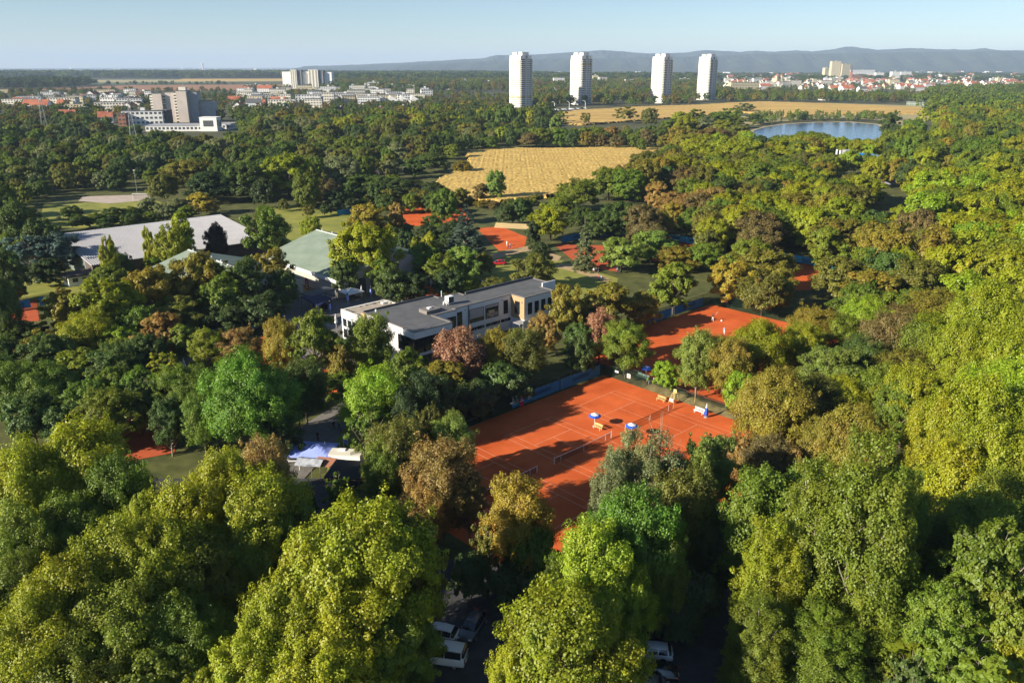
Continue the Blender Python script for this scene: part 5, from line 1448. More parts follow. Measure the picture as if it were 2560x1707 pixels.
TREES[:] = kept

# ---- areas filled with further trees
EXCL = [NEARC, COURT2W, bank, FIELD, F2, LAKE]
def obb(o, x0, x1, y0, y1):
    c, s = cos(o[3]), sin(o[3])
    return [(o[0] + x * c - y * s, o[1] + x * s + y * c) for x, y in ((x0, y0), (x1, y0), (x1, y1), (x0, y1))]
EXCL.append(obb((CH0[0], CH0[1], 0, GA), -4, 47, -3, 27))
for q_, r_ in (((*PD(1962, 392)[:2],), 17), ((*PD(2035, 424)[:2],), 12), ((*PD(325, 459)[:2],), 8), ((*PD(180, 655)[:2],), 8), ((*PD(430, 300)[:2],), 45), ((*PD(418, 281)[:2],), 32)):
    EXCL.append([(q_[0] - r_, q_[1] - r_), (q_[0] + r_, q_[1] - r_), (q_[0] + r_, q_[1] + r_), (q_[0] - r_, q_[1] + r_)])
EXCL.append(obb((wh[0], wh[1], 0, R(42.4)), -3, WL + 2, -3, WW + 3))
for q_ in ((792, 575, 9.5, 41, 18), (472, 625, 9.2, 33, 16.5)):
    pk = P(*q_[:3]); EXCL.append(obb((pk[0], pk[1], 0, GA), -q_[4] - 1, q_[4] + 1, -q_[3], 2))
CLEAR = [  # 2352 px rectangles that must stay open, and the distance of what shows there
 ((1092, 868, 1365, 1190), 95), ((1365, 850, 1700, 985), 110), ((1480, 700, 1735, 830), 150), ((700, 635, 1275, 800), 145), ((900, 760, 1060, 830), 140), ((160, 490, 570, 600), 230), ((640, 530, 790, 650), 210),
 ((650, 1000, 860, 1130), 85), ((715, 920, 800, 1060), 100), ((1080, 1370, 1200, 1568), 60), ((1440, 1440, 1690, 1568), 62), ((1055, 345, 1525, 455), 350), ((95, 450, 350, 500), 320), ((640, 480, 800, 535), 250),
 ((1090, 590, 1390, 680), 180), ((925, 475, 1045, 500), 260), ((1110, 515, 1200, 590), 225), ((1540, 530, 1592, 585), 220), ((1800, 572, 1872, 665), 190), ((1925, 350, 1998, 388), 380), ((2008, 398, 2062, 428), 340), ((1722, 278, 2030, 303), 650), ((160, 435, 350, 470), 330),
 ((1270, 240, 1700, 290), 800), ((1690, 235, 2140, 278), 800), ((1165, 120, 1230, 243), 1200), ((1300, 120, 1360, 240), 1200), ((1485, 120, 1545, 235), 1200), ((1590, 120, 1650, 223), 1400), ((655, 158, 760, 203), 2000), ((360, 205, 480, 278), 850), ((330, 280, 530, 300), 850), ((268, 250, 372, 285), 900), ((690, 212, 980, 245), 1000),
 ((640, 210, 690, 240), 1000), ((1650, 170, 2352, 208), 1500), ((140, 608, 215, 660), 205), ((875, 640, 970, 685), 180), ((985, 625, 1145, 665), 180), ((0, 640, 95, 740), 180),  ((240, 195, 650, 210), 1800), ((0, 180, 650, 193), 2500), ((835, 385, 900, 400), 300), ((1300, 600, 1400, 655), 195)]
hand_pts = [(t[0], t[1], t[3]) for t in TREES]
grid = {}
for t in hand_pts:
    grid.setdefault((int(t[0] // 12), int(t[1] // 12)), []).append(t)
def near_hand(x, y, r):
    gx, gy = int(x // 12), int(y // 12)
    for i in (-1, 0, 1):
        for j in (-1, 0, 1):
            for t in grid.get((gx + i, gy + j), ()):
                if (t[0] - x) ** 2 + (t[1] - y) ** 2 < (t[2] * .36 + r) ** 2:
                    return True
    return False
STUFF = []
fr = random.Random(77)
def fill(poly, sp, hts, wr, kinds, tones, stuff=None, world=False, clear=True, clump=0.0, prob=1.0):
    w = poly if world else dpoly(poly)
    xs = [p[0] for p in w]; ys = [p[1] for p in w]
    y = min(ys); row = 0
    while y < max(ys):
        x = min(xs) + (row % 2) * sp * .5
        while x < max(xs):
            px, py = x + fr.uniform(-.38, .38) * sp, y + fr.uniform(-.38, .38) * sp
            x += sp
            if fr.random() > prob or not inpoly(px, py, w):
                continue
            if any(inpoly(px, py, e) for e in EXCL):
                continue
            h = fr.uniform(*hts); ww = h * fr.uniform(*wr)
            if near_hand(px, py, ww * .25):
                continue
            a = proj(px, py, 0); b = proj(px, py, h)
            if a[2] < 20 or b[0] < -120 or b[0] > 2480 or b[1] > 1700 or (py < 130 and (b[0] < -60 or b[0] > 2420)):
                continue
            hw = ww / 2 * F_PX / a[2] / DS
            if clear and any(r_[0] - hw < a[0] < r_[2] + hw and b[1] < r_[3] and a[1] > r_[1] and py < dd for r_, dd in CLEAR):
                continue
            if py < 700 and hides(px, py, h, ww):
                continue
            t = [px, py, h, ww, fr.choice(kinds), fr.choice(tones), False]
            (STUFF if stuff else TREES).append(t)
            grid.setdefault((int(px // 12), int(py // 12)), []).append((px, py, ww * .7))
        y += sp * .86; row += 1
YG = ['yg', 'yg', 'yg', 'olg', 'go', 'yg', 'lime']
MX = ['yg', 'olg', 'ol', 'go', 'g', 'yg', 'dg', 'olg', 'go', 'ol', 'yg', 'br']
DK = ['dg', 'dg', 'olg', 'g', 'ol', 'ol', 'olg', 'gr', 'dg']
RB = ['big', 'big', 'round', 'round', 'round', 'lacy', 'oval']
# park wood right of the courts
fill([(1420, 640), (1500, 560), (1900, 520), (2100, 560), (2140, 700), (2110, 1000), (1990, 1060), (1800, 1000), (1740, 860), (1720, 700)], 9, (10, 14), (.85, 1.15), RB, MX)
fill([(1420, 560), (1350, 520), (1280, 500), (1400, 450), (1530, 390), (1900, 385), (1990, 470), (1960, 560), (1520, 580)], 9.5, (11, 15), (.85, 1.1), RB, MX)
fill([(2060, 560), (2100, 460), (2400, 440), (2480, 760), (2520, 1250), (2120, 1250), (2080, 900), (2120, 700)], 10.5, (14, 19), (.85, 1.1), ['big', 'big', 'round'], YG)
fill([(2000, 1150), (2480, 1150), (2700, 1650), (2100, 1650)], 10, (9, 14), (.8, 1.0), ['lacy', 'big'], ['g', 'olg', 'yg'])
fill([(1540, 350), (2000, 345), (2060, 440), (1990, 470), (1900, 400), (1560, 400)], 12, (12, 16), (.75, .95), ['big', 'round'], YG)
fill([(2030, 300), (2200, 280), (2352, 262), (2480, 262), (2480, 460), (2100, 470), (1990, 400), (1990, 350)], 14, (12, 19), (.6, .95), ['round', 'big', 'oval'], ['olg', 'dg', 'g', 'olg', 'yg', 'go'])
# gardens and scrub at the left
fill([(-60, 480), (60, 490), (110, 450), (340, 440), (420, 430), (600, 460), (800, 430), (930, 420), (900, 390), (880, 350), (600, 330), (400, 330), (-60, 345)], 12.5, (7, 13), (.75, 1.1), ['round', 'round', 'bush', 'big', 'lacy', 'oval'], DK)
fill([(-60, 640), (-60, 500), (60, 490), (130, 500), (150, 600), (60, 650)], 10, (8, 13), (.75, 1.0), ['round', 'lacy'], ['dg', 'bk', 'olg', 'g'])
fill([(-80, 1050), (-60, 740), (200, 740), (420, 760), (470, 900), (440, 1050), (300, 1100)], 8.5, (7, 11), (.8, 1.1), ['round', 'lacy', 'big'], ['dg', 'g', 'olg', 'dg'])
fill([(700, 830), (760, 800), (900, 850), (1000, 890), (1250, 850), (1330, 800), (1350, 840), (1060, 935), (900, 980), (700, 960)], 6.5, (4, 7), (.9, 1.2), ['bush', 'round'], ['dg', 'bk', 'olg'])
fill([(830, 700), (800, 600), (960, 530), (1080, 560), (1100, 640), (1000, 650), (880, 680)], 7.5, (5, 9), (.9, 1.1), ['bush', 'round'], ['dg', 'bk', 'g'])
fill([(60, 800), (120, 690), (250, 680), (620, 680), (700, 700), (560, 790), (300, 840)], 8, (5, 9), (.9, 1.2), ['round', 'bush'], ['dg', 'olg', 'ol', 'bk'])
fill([(650, 520), (640, 470), (900, 440), (1100, 470), (1090, 500), (930, 520), (850, 480)], 9, (5, 9), (.8, 1.2), ['bush', 'round', 'round'], ['dg', 'olg', 'bk', 'ol'])
# belts round the field
fill([(840, 370), (900, 330), (1050, 300), (1540, 310), (1560, 340), (1260, 342), (1130, 340), (1060, 355), (960, 400)], 13, (8, 13), (.75, 1.0), ['round', 'big', 'bush', 'oval'], DK)
fill([(360, 330), (600, 325), (880, 345), (1060, 300), (1300, 298), (1300, 268), (1060, 268), (800, 285), (560, 300), (360, 310)], 16, (11, 17), (.7, 1.0), ['round', 'big', 'oval', 'poplar'], DK + ['yg', 'go'])
fill([(-60, 345), (360, 330), (360, 300), (240, 305), (-60, 318)], 15, (10, 16), (.7, 1.0), ['round', 'big', 'oval'], DK + ['bk'])
fill([(1280, 300), (1540, 308), (1740, 300), (1730, 330), (1600, 345), (1540, 340)], 16, (9, 14), (.6, .9), ['round', 'lacy', 'oval'], ['ol', 'go', 'olg', 'gr', 'br'])
FAR = ['olg', 'dg', 'ol', 'g', 'dg', 'go', 'olg', 'br']
fill([(-60, 316), (240, 303), (560, 298), (800, 283), (1060, 266), (1250, 262), (1250, 240), (800, 255), (560, 262), (360, 282), (200, 260), (-60, 260)], 17, (8, 13), (.8, 1.15), ['round', 'big', 'oval'], FAR, stuff=True, prob=.8)
fill([(-60, 262), (360, 270), (560, 262), (800, 250), (1160, 246), (1190, 225), (900, 210), (500, 212), (-60, 215)], 21, (7, 11), (.8, 1.2), ['round'], FAR, stuff=True, prob=.72)
fill([(1180, 246), (1480, 246), (1760, 234), (1800, 236), (2140, 238), (2140, 226), (1700, 218), (1640, 204), (1500, 205), (1180, 212)], 20, (10, 16), (.75, 1.1), ['round'], FAR, stuff=True, prob=.8)
fill([(2130, 280), (2450, 262), (2450, 205), (2150, 212), (2100, 240)], 22, (12, 20), (.7, 1.0), ['round'], ['olg', 'g', 'dg', 'olg'], stuff=True)
fill([(1640, 214), (2450, 214), (2450, 190), (2000, 186), (1640, 190)], 26, (6, 10), (.8, 1.1), ['round'], ['dg', 'olg', 'br', 'g'], stuff=True, prob=.36, clear=False)
fill([(760, 212), (1180, 212), (1500, 206), (1640, 204), (1640, 190), (1160, 190), (760, 190)], 26, (14, 20), (.8, 1.1), ['round'], FAR, stuff=True, prob=.9, clear=False)
fill([(540, 213), (760, 212), (760, 205), (560, 205)], 28, (10, 15), (.8, 1.1), ['round'], FAR, stuff=True, prob=.6)
fill([(-60, 207), (120, 206), (230, 196), (100, 192), (-60, 193)], 30, (18, 26), (.9, 1.2), ['round'], ['bk', 'dg'], stuff=True, clear=False)
fill([(-60, 212), (300, 210), (560, 211), (200, 214), (-60, 222)], 30, (8, 13), (.9, 1.2), ['round'], FAR, stuff=True, prob=.5, clear=False)
fill([(240, 196.6), (540, 195.8), (540, 194.2), (240, 195)], 34, (8, 13), (1, 1.3), ['round'], ['dg', 'bk'], stuff=True, prob=.7, clear=False)
fill([(-60, 181), (110, 181), (640, 181), (760, 177), (760, 171), (-60, 171)], 55, (24, 32), (1.6, 2.2), ['round'], ['dg', 'bk', 'olg'], stuff=True, clear=False)
fill([(760, 191), (1500, 190), (1650, 189), (1650, 180), (1300, 178), (1100, 172), (760, 172)], 48, (20, 30), (1.5, 2.0), ['round'], ['dg', 'olg', 'bk', 'dg'], stuff=True, clear=False)
fill([(1650, 190), (2450, 190), (2450, 172), (1650, 172)], 70, (12, 20), (1.5, 2.2), ['round'], ['dg', 'olg', 'bk'], stuff=True, clear=False, prob=.5)
fill([(1840, 190), (1900, 188), (1880, 184), (1820, 185)], 24, (16, 22), (1, 1.2), ['round'], ['dg'], stuff=True, clear=False)
fill([(1720, 276), (1760, 268), (2060, 272), (2060, 279), (1950, 280), (1800, 283), (1730, 292)], 12, (4, 10), (.6, .9), ['oval', 'bush'], ['gr', 'olg', 'lg', 'dg'])

# ---- the 290 trees that show largest are individuals, the others masses
def shown(t):
    a = proj(t[0], t[1], t[2] * .6)
    if a[0] < -80 or a[0] > 2430 or a[1] > 1640:
        return 0.0
    return t[2] * t[3] / max(a[2], 20) ** 2 * (1.6 if t[6] else 1.0)
TREES.sort(key=shown, reverse=True)
INDIV, REST = TREES[:296], TREES[296:]
TREES_DROPPED = [t for t in REST if shown(t) == 0.0]
LAND = [('the blue tent', PD(697, 1080)), ('the car park', (0, 68, 0)), ('the clubhouse', (CH0[0] + 10, CH0[1] + 18, 0)), ('the near clay courts', site(CU, CV)), ('the far clay court', site(CU + 50, CV - 5)), ('the ribbed hall', (wh[0] + 15, wh[1] + 25, 0)), ('the left green hall', P(472, 660, 0)), ('the right green hall', P(790, 640, 0)), ('the golden field', P(1400, 430)), ('the lake', P(2040, 335)), ('the water slide', P(2130, 405)), ('the white towers', P(1600, 265)), ('the small hut', PD(180, 655)), ('the football goal', PD(325, 460)), ('the red car', PD(1140, 606)), ('the terrace parasols', PD(800, 700)), ('the white school', PD(430, 300))]
def where(x, y):
    best = min(LAND, key=lambda l: (l[1][0] - x) ** 2 + ((l[1][1] - y) * .8) ** 2)
    dx, dy = x - best[1][0], y - best[1][1]
    if dx * dx + dy * dy < 90:
        rel = 'beside'
    elif abs(dx) > abs(dy) * .9:
        rel = 'left of' if dx < 0 else 'right of'
    else:
        rel = 'before' if dy < 0 else 'behind'
    return rel + ' ' + best[0]
SHAPE = {'round': 'round tree', 'big': 'broad tree', 'oval': 'slim tree', 'poplar': 'poplar', 'multi': 'wide poplar', 'lacy': 'airy tree', 'bare': 'half bare tree', 'bush': 'bush', 'upright': 'flame-shaped tree', 'willow': 'drooping tree', 'pine': 'pine', 'conifer': 'fir'}
def proto_for(t):
    x, y, h, w, kind, tone = t[:6]
    d = y
    pool = None
    cls = 'L' if d < 155 and h > 9.5 else ('M' if d < 420 else 'F')
    if kind in ('upright', 'bush', 'willow', 'conifer', 'pine'):
        cls = 'M'
        if d > 420:
            kind2 = 'bush' if kind == 'bush' else 'round'; cls = 'F'
            kind = kind2
    if cls == 'F' and kind not in ('bush', 'poplar'):
        kind = 'round'
    if cls == 'M' and kind in ('multi',):
        kind = 'poplar'
    if cls == 'M' and kind == 'bare':
        kind = 'lacy'
    if cls == 'L' and kind == 'poplar':
        cls = 'M'
    return (kind, cls, rnd.randrange(NV[(kind, cls)]))
def tintof(t):
    c, a, _ = TONE[t[5]]
    k = rnd.uniform(.86, 1.16); s_ = rnd.uniform(-.08, .08)
    return (c[0] * k * (1 + s_), c[1] * k, c[2] * k * (1 - s_), max(0.0, a + rnd.uniform(-.05, .06)))
labels = {}
for t in INDIV:
    size = 'tall ' if t[2] > 15 else ('small ' if t[2] < 8.5 else '')
    base = '%s%s %s %s' % (size, TONE[t[5]][2], SHAPE[t[4]], where(t[0], t[1]))
    labels.setdefault(base, []).append(t)
for base, ts in labels.items():
    ts.sort(key=lambda t: proj(t[0], t[1], t[2])[0])
    for i, t in enumerate(ts):
        t.append(base if len(ts) == 1 else base + ', ' + (ordinal(i) + ' from the left' if i < len(ts) - 1 or len(ts) > 2 else 'the right one') if not (len(ts) == 2 and i == 0) else base + ', the left one')
KNAME = {'bush': 'bush', 'poplar': 'poplar_tree', 'multi': 'poplar_tree', 'conifer': 'fir_tree', 'pine': 'pine_tree', 'willow': 'willow_tree', 'bare': 'bare_tree'}
for t in INDIV:
    crown, trunk, h0, w0 = PROTO[proto_for(t)]
    nm = KNAME.get(t[4], 'deciduous_tree')
    o = thing(nm, t[7], 'bush' if nm == 'bush' else 'tree', (t[0], t[1], 0), rnd.uniform(0, 2 * pi), 'trees of the park and gardens')
    o.scale = (t[3] / w0, t[3] / w0, t[2] / h0)
    c = part(o, 'crown', crown); c.color = tintof(t)
    tr_ = part(o, 'trunk' if nm != 'bush' else 'stem', trunk)
PROTO_OBJS = {}
for o in COL.objects:
    if o.type == 'MESH' and o.name.startswith('crown'):
        PROTO_OBJS.setdefault(o.data.name, o)

def mass(name, trees, keys, label):
    """many trees of a wood in one object: instances on points, each with its own size, turn and tint"""
    if not trees:
        return
    n = len(trees)
    me = bpy.data.meshes.new(name)
    me.vertices.add(n)
    me.vertices.foreach_set("co", np.array([(t[0], t[1], 0) for t in trees], np.float32).reshape(-1))
    protos = [PROTO[k] for k in keys]
    hm = np.mean([p[2] for p in protos]); wm = np.mean([p[3] for p in protos])
    a = me.attributes.new('rotz', 'FLOAT', 'POINT'); a.data.foreach_set('value', np.array([rnd.uniform(0, 6.28) for _ in trees], np.float32))
    a = me.attributes.new('pick', 'INT', 'POINT'); a.data.foreach_set('value', np.array([rnd.randrange(len(keys)) for _ in trees], np.int32))
    a = me.attributes.new('scl', 'FLOAT_VECTOR', 'POINT'); a.data.foreach_set('vector', np.array([(t[3] / wm, t[3] / wm, t[2] / hm) for t in trees], np.float32).reshape(-1))
    a = me.attributes.new('tint', 'FLOAT_COLOR', 'POINT'); a.data.foreach_set('color', np.array([tintof(t) for t in trees], np.float32).reshape(-1))
    o = bpy.data.objects.new(name, me); COL.objects.link(o)
    ng = bpy.data.node_groups.new(name, 'GeometryNodeTree')
    ng.interface.new_socket('Geometry', in_out='INPUT', socket_type='NodeSocketGeometry')
    ng.interface.new_socket('Geometry', in_out='OUTPUT', socket_type='NodeSocketGeometry')
    N, L = ng.nodes.new, ng.links.new
    gi = N('NodeGroupInput'); go = N('NodeGroupOutput')
    iop = N('GeometryNodeInstanceOnPoints')
    L(gi.outputs[0], iop.inputs['Points'])
    jn = N('GeometryNodeJoinGeometry')
    for p in protos:
        ob = PROTO_OBJS.get(p[0].name)
        if ob is None:
            continue
        oi = N('GeometryNodeObjectInfo'); oi.transform_space = 'ORIGINAL'
        oi.inputs['Object'].default_value = ob; oi.inputs['As Instance'].default_value = True
        L(oi.outputs['Geometry'], jn.inputs[0])
    L(jn.outputs[0], iop.inputs['Instance'])
    iop.inputs['Pick Instance'].default_value = True
    def attr(nm, ty):
        q = N('GeometryNodeInputNamedAttribute'); q.data_type = ty; q.inputs['Name'].default_value = nm
        return [s_ for s_ in q.outputs if s_.enabled and s_.name == 'Attribute'][0]
    L(attr('pick', 'INT'), iop.inputs['Instance Index'])
    cx = N('ShaderNodeCombineXYZ'); L(attr('rotz', 'FLOAT'), cx.inputs[2]); L(cx.outputs[0], iop.inputs['Rotation'])
    L(attr('scl', 'FLOAT_VECTOR'), iop.inputs['Scale'])
    sm = N('GeometryNodeSetMaterial'); sm.inputs['Material'].default_value = M['leaf_far']
    L(iop.outputs[0], sm.inputs[0]); L(sm.outputs[0], go.inputs[0])
    md = o.modifiers.new('trees', 'NODES'); md.node_group = ng
    tag(o, label, 'woodland', kind='stuff')
    return o
# make sure each far kind of crown stands somewhere as a tree of its own
def ensure(key, t, label):
    crown, trunk, h0, w0 = PROTO[key]
    if crown.name in PROTO_OBJS:
        return
    o = thing(KNAME.get(t[4], 'deciduous_tree'), label, 'tree', (t[0], t[1], 0), 0.5, 'trees of the park and gardens')
    o.scale = (t[3] / w0, t[3] / w0, t[2] / h0)
    c = part(o, 'crown', crown); c.color = tintof(t)
    part(o, 'trunk', trunk)
    PROTO_OBJS[crown.name] = c
FK = [('round', 'F', 0), ('round', 'F', 1), ('round', 'F', 2), ('round', 'F', 3)]
for i, k in enumerate(FK):
    p = PD(1215 + i * 14 if i < 2 else 1365 + 14 * i, 243)
    ensure(k, [p[0], p[1], 13, 12, 'round', 'olg'], ['round olive tree at the left foot of the first white tower', 'round olive tree at the right foot of the first white tower', 'round olive tree right of the second white tower', 'second olive tree right of the second white tower'][i])
MK = [('round', 'M', 0), ('round', 'M', 1), ('big', 'M', 0), ('big', 'M', 1)]
near_rest = [t for t in REST if shown(t) > 0 and t[1] < 260]
mid_rest = [t for t in REST if shown(t) > 0 and t[1] >= 260]
mass('park_wood', near_rest, MK, 'smaller trees and bushes filling the park between the larger trees')
mass('garden_wood', [t for t in mid_rest if t[1] < 800], [('round', 'F', 0), ('round', 'F', 1), ('round', 'F', 2), ('round', 'F', 3)] if False else MK[:3], 'trees and scrub of the gardens and around the golden field')
mass('field_wood', [t for t in mid_rest if t[1] >= 800], FK, 'trees between the field and the suburb')
mass('suburb_wood', [t for t in STUFF if t[1] < 2200], FK, 'trees between the houses of the suburb and around the towers')
mass('distant_woodland', [t for t in STUFF if t[1] >= 2200], FK, 'dark belts of far woodland before the horizon')
print('trees', len(TREES), 'individual', len(INDIV), 'near rest', len(near_rest), 'mid rest', len(mid_rest), 'stuff', len(STUFF))
# ---------------------------------------------------------------- courts: lines, nets
def at_site(u, v, z=0.0):
    return site(u, v, z)
courts = bpy.data.objects.get('clay_courts')
LW = 0.09
def court_lines(cu, parent):
    segs = []
    hl, sw_, dw, sv_ = 11.885, 4.115, 5.485, 6.40
    for x in (-dw, -sw_, sw_, dw):
        segs.append((x - LW / 2, x + LW / 2, -hl, hl))
    for y in (-hl, hl):
        segs.append((-dw, dw, y - LW / 2, y + LW / 2))
    for y in (-sv_, sv_):
        segs.append((-sw_, sw_, y - LW / 2, y + LW / 2))
    segs.append((-LW / 2, LW / 2, -sv_, sv_))
    for i, (x0, x1, y0, y1) in enumerate(segs):
        z = 0.013 + (0.003 if i > 3 else 0)
        mb = MB(); mb.add([site(cu + x0, CV + y0, z), site(cu + x1, CV + y0, z), site(cu + x1, CV + y1, z), site(cu + x0, CV + y1, z)], [(0, 1, 2, 3)])
        mb.build('court_line', M['line'], parent)
for cu in COURT_U:
    court_lines(cu, courts)
def tennis_net(cu, cv, label, tape=True):
    t = thing('tennis_net', label, 'tennis net', site(cu, cv), GA, 'tennis nets')
    for s_ in (-1, 1):
        MB().lathe([(.06, 0), (.06, 1.12), (.02, 1.16)], 8, (s_ * 6.4, 0)).build('post', M['yellow' if cu > CU + 5 else 'whitemetal'], t)
        MB().tube([(s_ * 5.03, 0, 0), (s_ * 5.03, 0, 1.07)], .03, 6).build('singles_stick', M['whitemetal'], t)
    xs = np.linspace(-6.35, 6.35, 25)
    hz_ = lambda x: 0.915 + .155 * (abs(x) / 6.4) ** 1.3
    v = [(x, 0, .03) for x in xs] + [(x, 0, hz_(x)) for x in xs]
    m_ = MB(); n_ = len(xs); m_.add(v, [(i, i + 1, n_ + i + 1, n_ + i) for i in range(n_ - 1)]); m_.build('mesh', M['net'], t)
    b = MB()
    for i in range(n_ - 1):
        x0, x1 = xs[i], xs[i + 1]
        b.add([(x0, -.02, hz_(x0) - .07), (x1, -.02, hz_(x1) - .07), (x1, -.02, hz_(x1)), (x0, -.02, hz_(x0)), (x0, .02, hz_(x0) - .07), (x1, .02, hz_(x1) - .07), (x1, .02, hz_(x1)), (x0, .02, hz_(x0))], [(0, 1, 2, 3), (7, 6, 5, 4), (3, 2, 6, 7)])
    b.build('tape', M['net'] if cu > CU + 5 else M['canvas'], t)
    MB().box(-.03, .03, -.025, .025, 0, .9).build('centre_strap', M['canvas'], t)
tennis_net(COURT_U[0], CV, 'tennis net on the left near court half hidden by the yellow tree')
tennis_net(COURT_U[1], CV, 'white taped tennis net across the middle near court')
tennis_net(COURT_U[2], CV, 'dark tennis net between yellow posts on the right near court')
tennis_net(CU + 44, CV + 2, 'tennis net on the court behind the round olive tree')

# ---------------------------------------------------------------- fences
def fence(pts, label, h=3.0, screens=(), top='post', screenm='bluescreen', step=3.0, marks=True):
    """pts on the site grid; screens = [(from, to)] metres along the fence"""
    p0 = site(*pts[0])
    t = thing('court_fence', label, 'fence', p0, GA)
    loc = [(p[0] - pts[0][0], p[1] - pts[0][1]) for p in pts]
    run = 0.0
    for a, b in zip(loc, loc[1:]):
        L_ = math.hypot(b[0] - a[0], b[1] - a[1]); n_ = max(1, round(L_ / step))
        for i in range(n_ + (b == loc[-1])):
            x = a[0] + (b[0] - a[0]) * i / n_; y = a[1] + (b[1] - a[1]) * i / n_
            MB().tube([(x, y, 0), (x, y, h)], .035, 6).build('post', M['post'], t)
        m_ = MB(); m_.add([(*a, .05), (*b, .05), (*b, h), (*a, h)], [(0, 1, 2, 3)]); m_.build('wire_mesh', M['chainlink'], t)
        MB().tube([(*a, h), (*b, h)], .03, 5).build('rail', M[top], t)
        d = np.array([(b[0] - a[0]) / L_, (b[1] - a[1]) / L_]); nrm = np.array([d[1], -d[0]])
        for s0, s1 in screens:
            q0, q1 = max(s0 - run, 0), min(s1 - run, L_)
            if q1 - q0 < .5:
                continue
            A_ = np.array(a) + d * q0 + nrm * .06; B_ = np.array(a) + d * q1 + nrm * .06
            k = max(2, int((q1 - q0) / .6)); vv = []
            for i in range(k + 1):
                p = A_ + (B_ - A_) * i / k + nrm * (.04 * sin(i * 1.9))
                vv += [(p[0], p[1], .35), (p[0], p[1], 2.35)]
            sc = MB(); sc.add(vv, [(2 * i, 2 * i + 2, 2 * i + 3, 2 * i + 1) for i in range(k)]); scr = sc.build('windscreen', M[screenm], t)
            if marks:
                mid = (A_ + B_) / 2 + nrm * .13; wd = min(q1 - q0, 7) * .32
                mk = MB()
                for r_ in (0, 1, 2):
                    z = 1.15 + r_ * .22
                    mk.add([(mid[0] - d[0] * wd, mid[1] - d[1] * wd, z), (mid[0] + d[0] * wd, mid[1] + d[1] * wd, z + .05), (mid[0] + d[0] * wd, mid[1] + d[1] * wd, z + .17), (mid[0] - d[0] * wd, mid[1] - d[1] * wd, z + .12)], [(0, 1, 2, 3)])
                mk.build('print', M['blueprint'], scr, kind='stuff')
        run += L_
    return t
U0, U1, VT = CU - 29, CU + 26.2, CV + 18.4
f_near = fence([(U0, VT), (U1, VT)], 'long dark fence with blue windscreens behind the near courts', screens=[(1, 8), (8.4, 13), (14.5, 18.6), (31.5, 34), (34.2, 43), (43.3, 54)])
fence([(U1, VT), (U1, VT - 9)], 'dark mesh fence at the far right corner of the near courts', screens=[])
fence([(U1 + 2.2, VT - 2), (U1 + 2.2, CV - 12)], 'thin low wire fence along the dry bank', h=1.3)
fence([(CU + 30.5, C2V), (C2U1, C2V), (C2U1 + 3.0, C2V), (C2U1 + 3.0, C2V - 18)], 'fence with blue windscreens behind the far clay court', screens=[(0.5, C2U1 - CU - 30.5 - 13), (C2U1 - CU - 30.5 - 11.5, C2U1 - CU - 30.5)])
fence([(U1, CV - 11), (U1, CV - 24)], 'green mesh fence at the near right end of the clay', h=2.6)
q0 = to_site(*PD(876, 677)[:2]); q1 = to_site(*PD(967, 658)[:2])
fence([q0, (q1[0] + 2, q0[1])], 'bright blue windscreen fence behind the clubhouse', screens=[(0, 13)])
q0 = to_site(*PD(1536, 553)[:2]); fence([(q0[0], q0[1] + 2), (q0[0], q0[1] - 14)], 'pale blue windscreen far behind the round trees', screens=[(0, 8.4), (8.6, 16)], screenm='cyanscreen')
q0 = to_site(*PD(1795, 598)[:2]); f2 = fence([(q0[0], q0[1]), (q0[0], q0[1] - 16)], 'pale blue windscreen with dark lettering at the right', screens=[(0, 16)], screenm='cyanscreen', marks=False)
lettering(f2, "Babolat", 1.6, M['darkgrey'], (-.2, -6.5, .8), (pi / 2, 0, -pi / 2))
q0 = to_site(*PD(-5, 722)[:2]); fence([(q0[0], q0[1]), (q0[0] + 13, q0[1])], 'dark blue windscreen at the left edge', screens=[(0, 7), (9, 13)])
q0 = to_site(*PD(470, 785)[:2]); fence([(q0[0], q0[1]), (q0[0] + 19, q0[1])], 'blue windscreen behind the bright green tree', screens=[(0, 12), (15, 19)])
q0 = to_site(*PD(1290, 560)[:2]); fence([(q0[0], q0[1]), (q0[0] + 15, q0[1])], 'dark blue windscreen beside the pale fir', screens=[(0, 15)])
q0 = to_site(*PD(1380, 548)[:2]); fence([(q0[0], q0[1]), (q0[0] + 10, q0[1])], 'dark blue windscreen right of the pale fir', screens=[(0, 10)])
q0 = to_site(*PD(775, 497)[:2]); fence([(q0[0], q0[1]), (q0[0] + 12, q0[1] + 0)], 'dark blue windscreen at the far lawn', screens=[(0, 12)])
# boards on the near fence
def board(name, label, cat, u, v, z0, z1, w, m, text=None, tm='darkgrey', size=.3, rows=0):
    t = thing(name, label, cat, site(u, v), GA)
    MB().box(-w / 2, w / 2, -.14, -.10, z0, z1).build('panel', M[m], t)
    if rows:
        for r_ in range(rows):
            MB().box(-w * .38, w * .38, -.15, -.141, z1 - (r_ + .75) * (z1 - z0) / rows, z1 - (r_ + .35) * (z1 - z0) / rows).build('print', M[tm], t)
    if text:
        lettering(t, text, size, M[tm], (-w * .42, -.15, z0 + .15), (pi / 2, 0, 0))
    return t
bpx = [(527, 1.6, 'mint green scoreboard on the near fence, left one', .9, 'cyan'), (628, 1.0, 'mint green scoreboard on the near fence, right one', .9, 'cyan')]
M['mint'] = mat('mint_board', (0.32, 0.55, 0.48), 0.6, 0.05, 2)
M['pink'] = mat('pink_board', (0.55, 0.42, 0.52), 0.6, 0.05, 2)
def fence_u(px, py):
    p = P(px, py); return to_site(p[0], p[1])[0]
board('scoreboard', 'mint green scoreboard on the near fence, left of the pink notice', 'scoreboard', fence_u(1247, 1006), VT, .9, 2.4, 1.0, 'mint', rows=3, tm='greenprint')
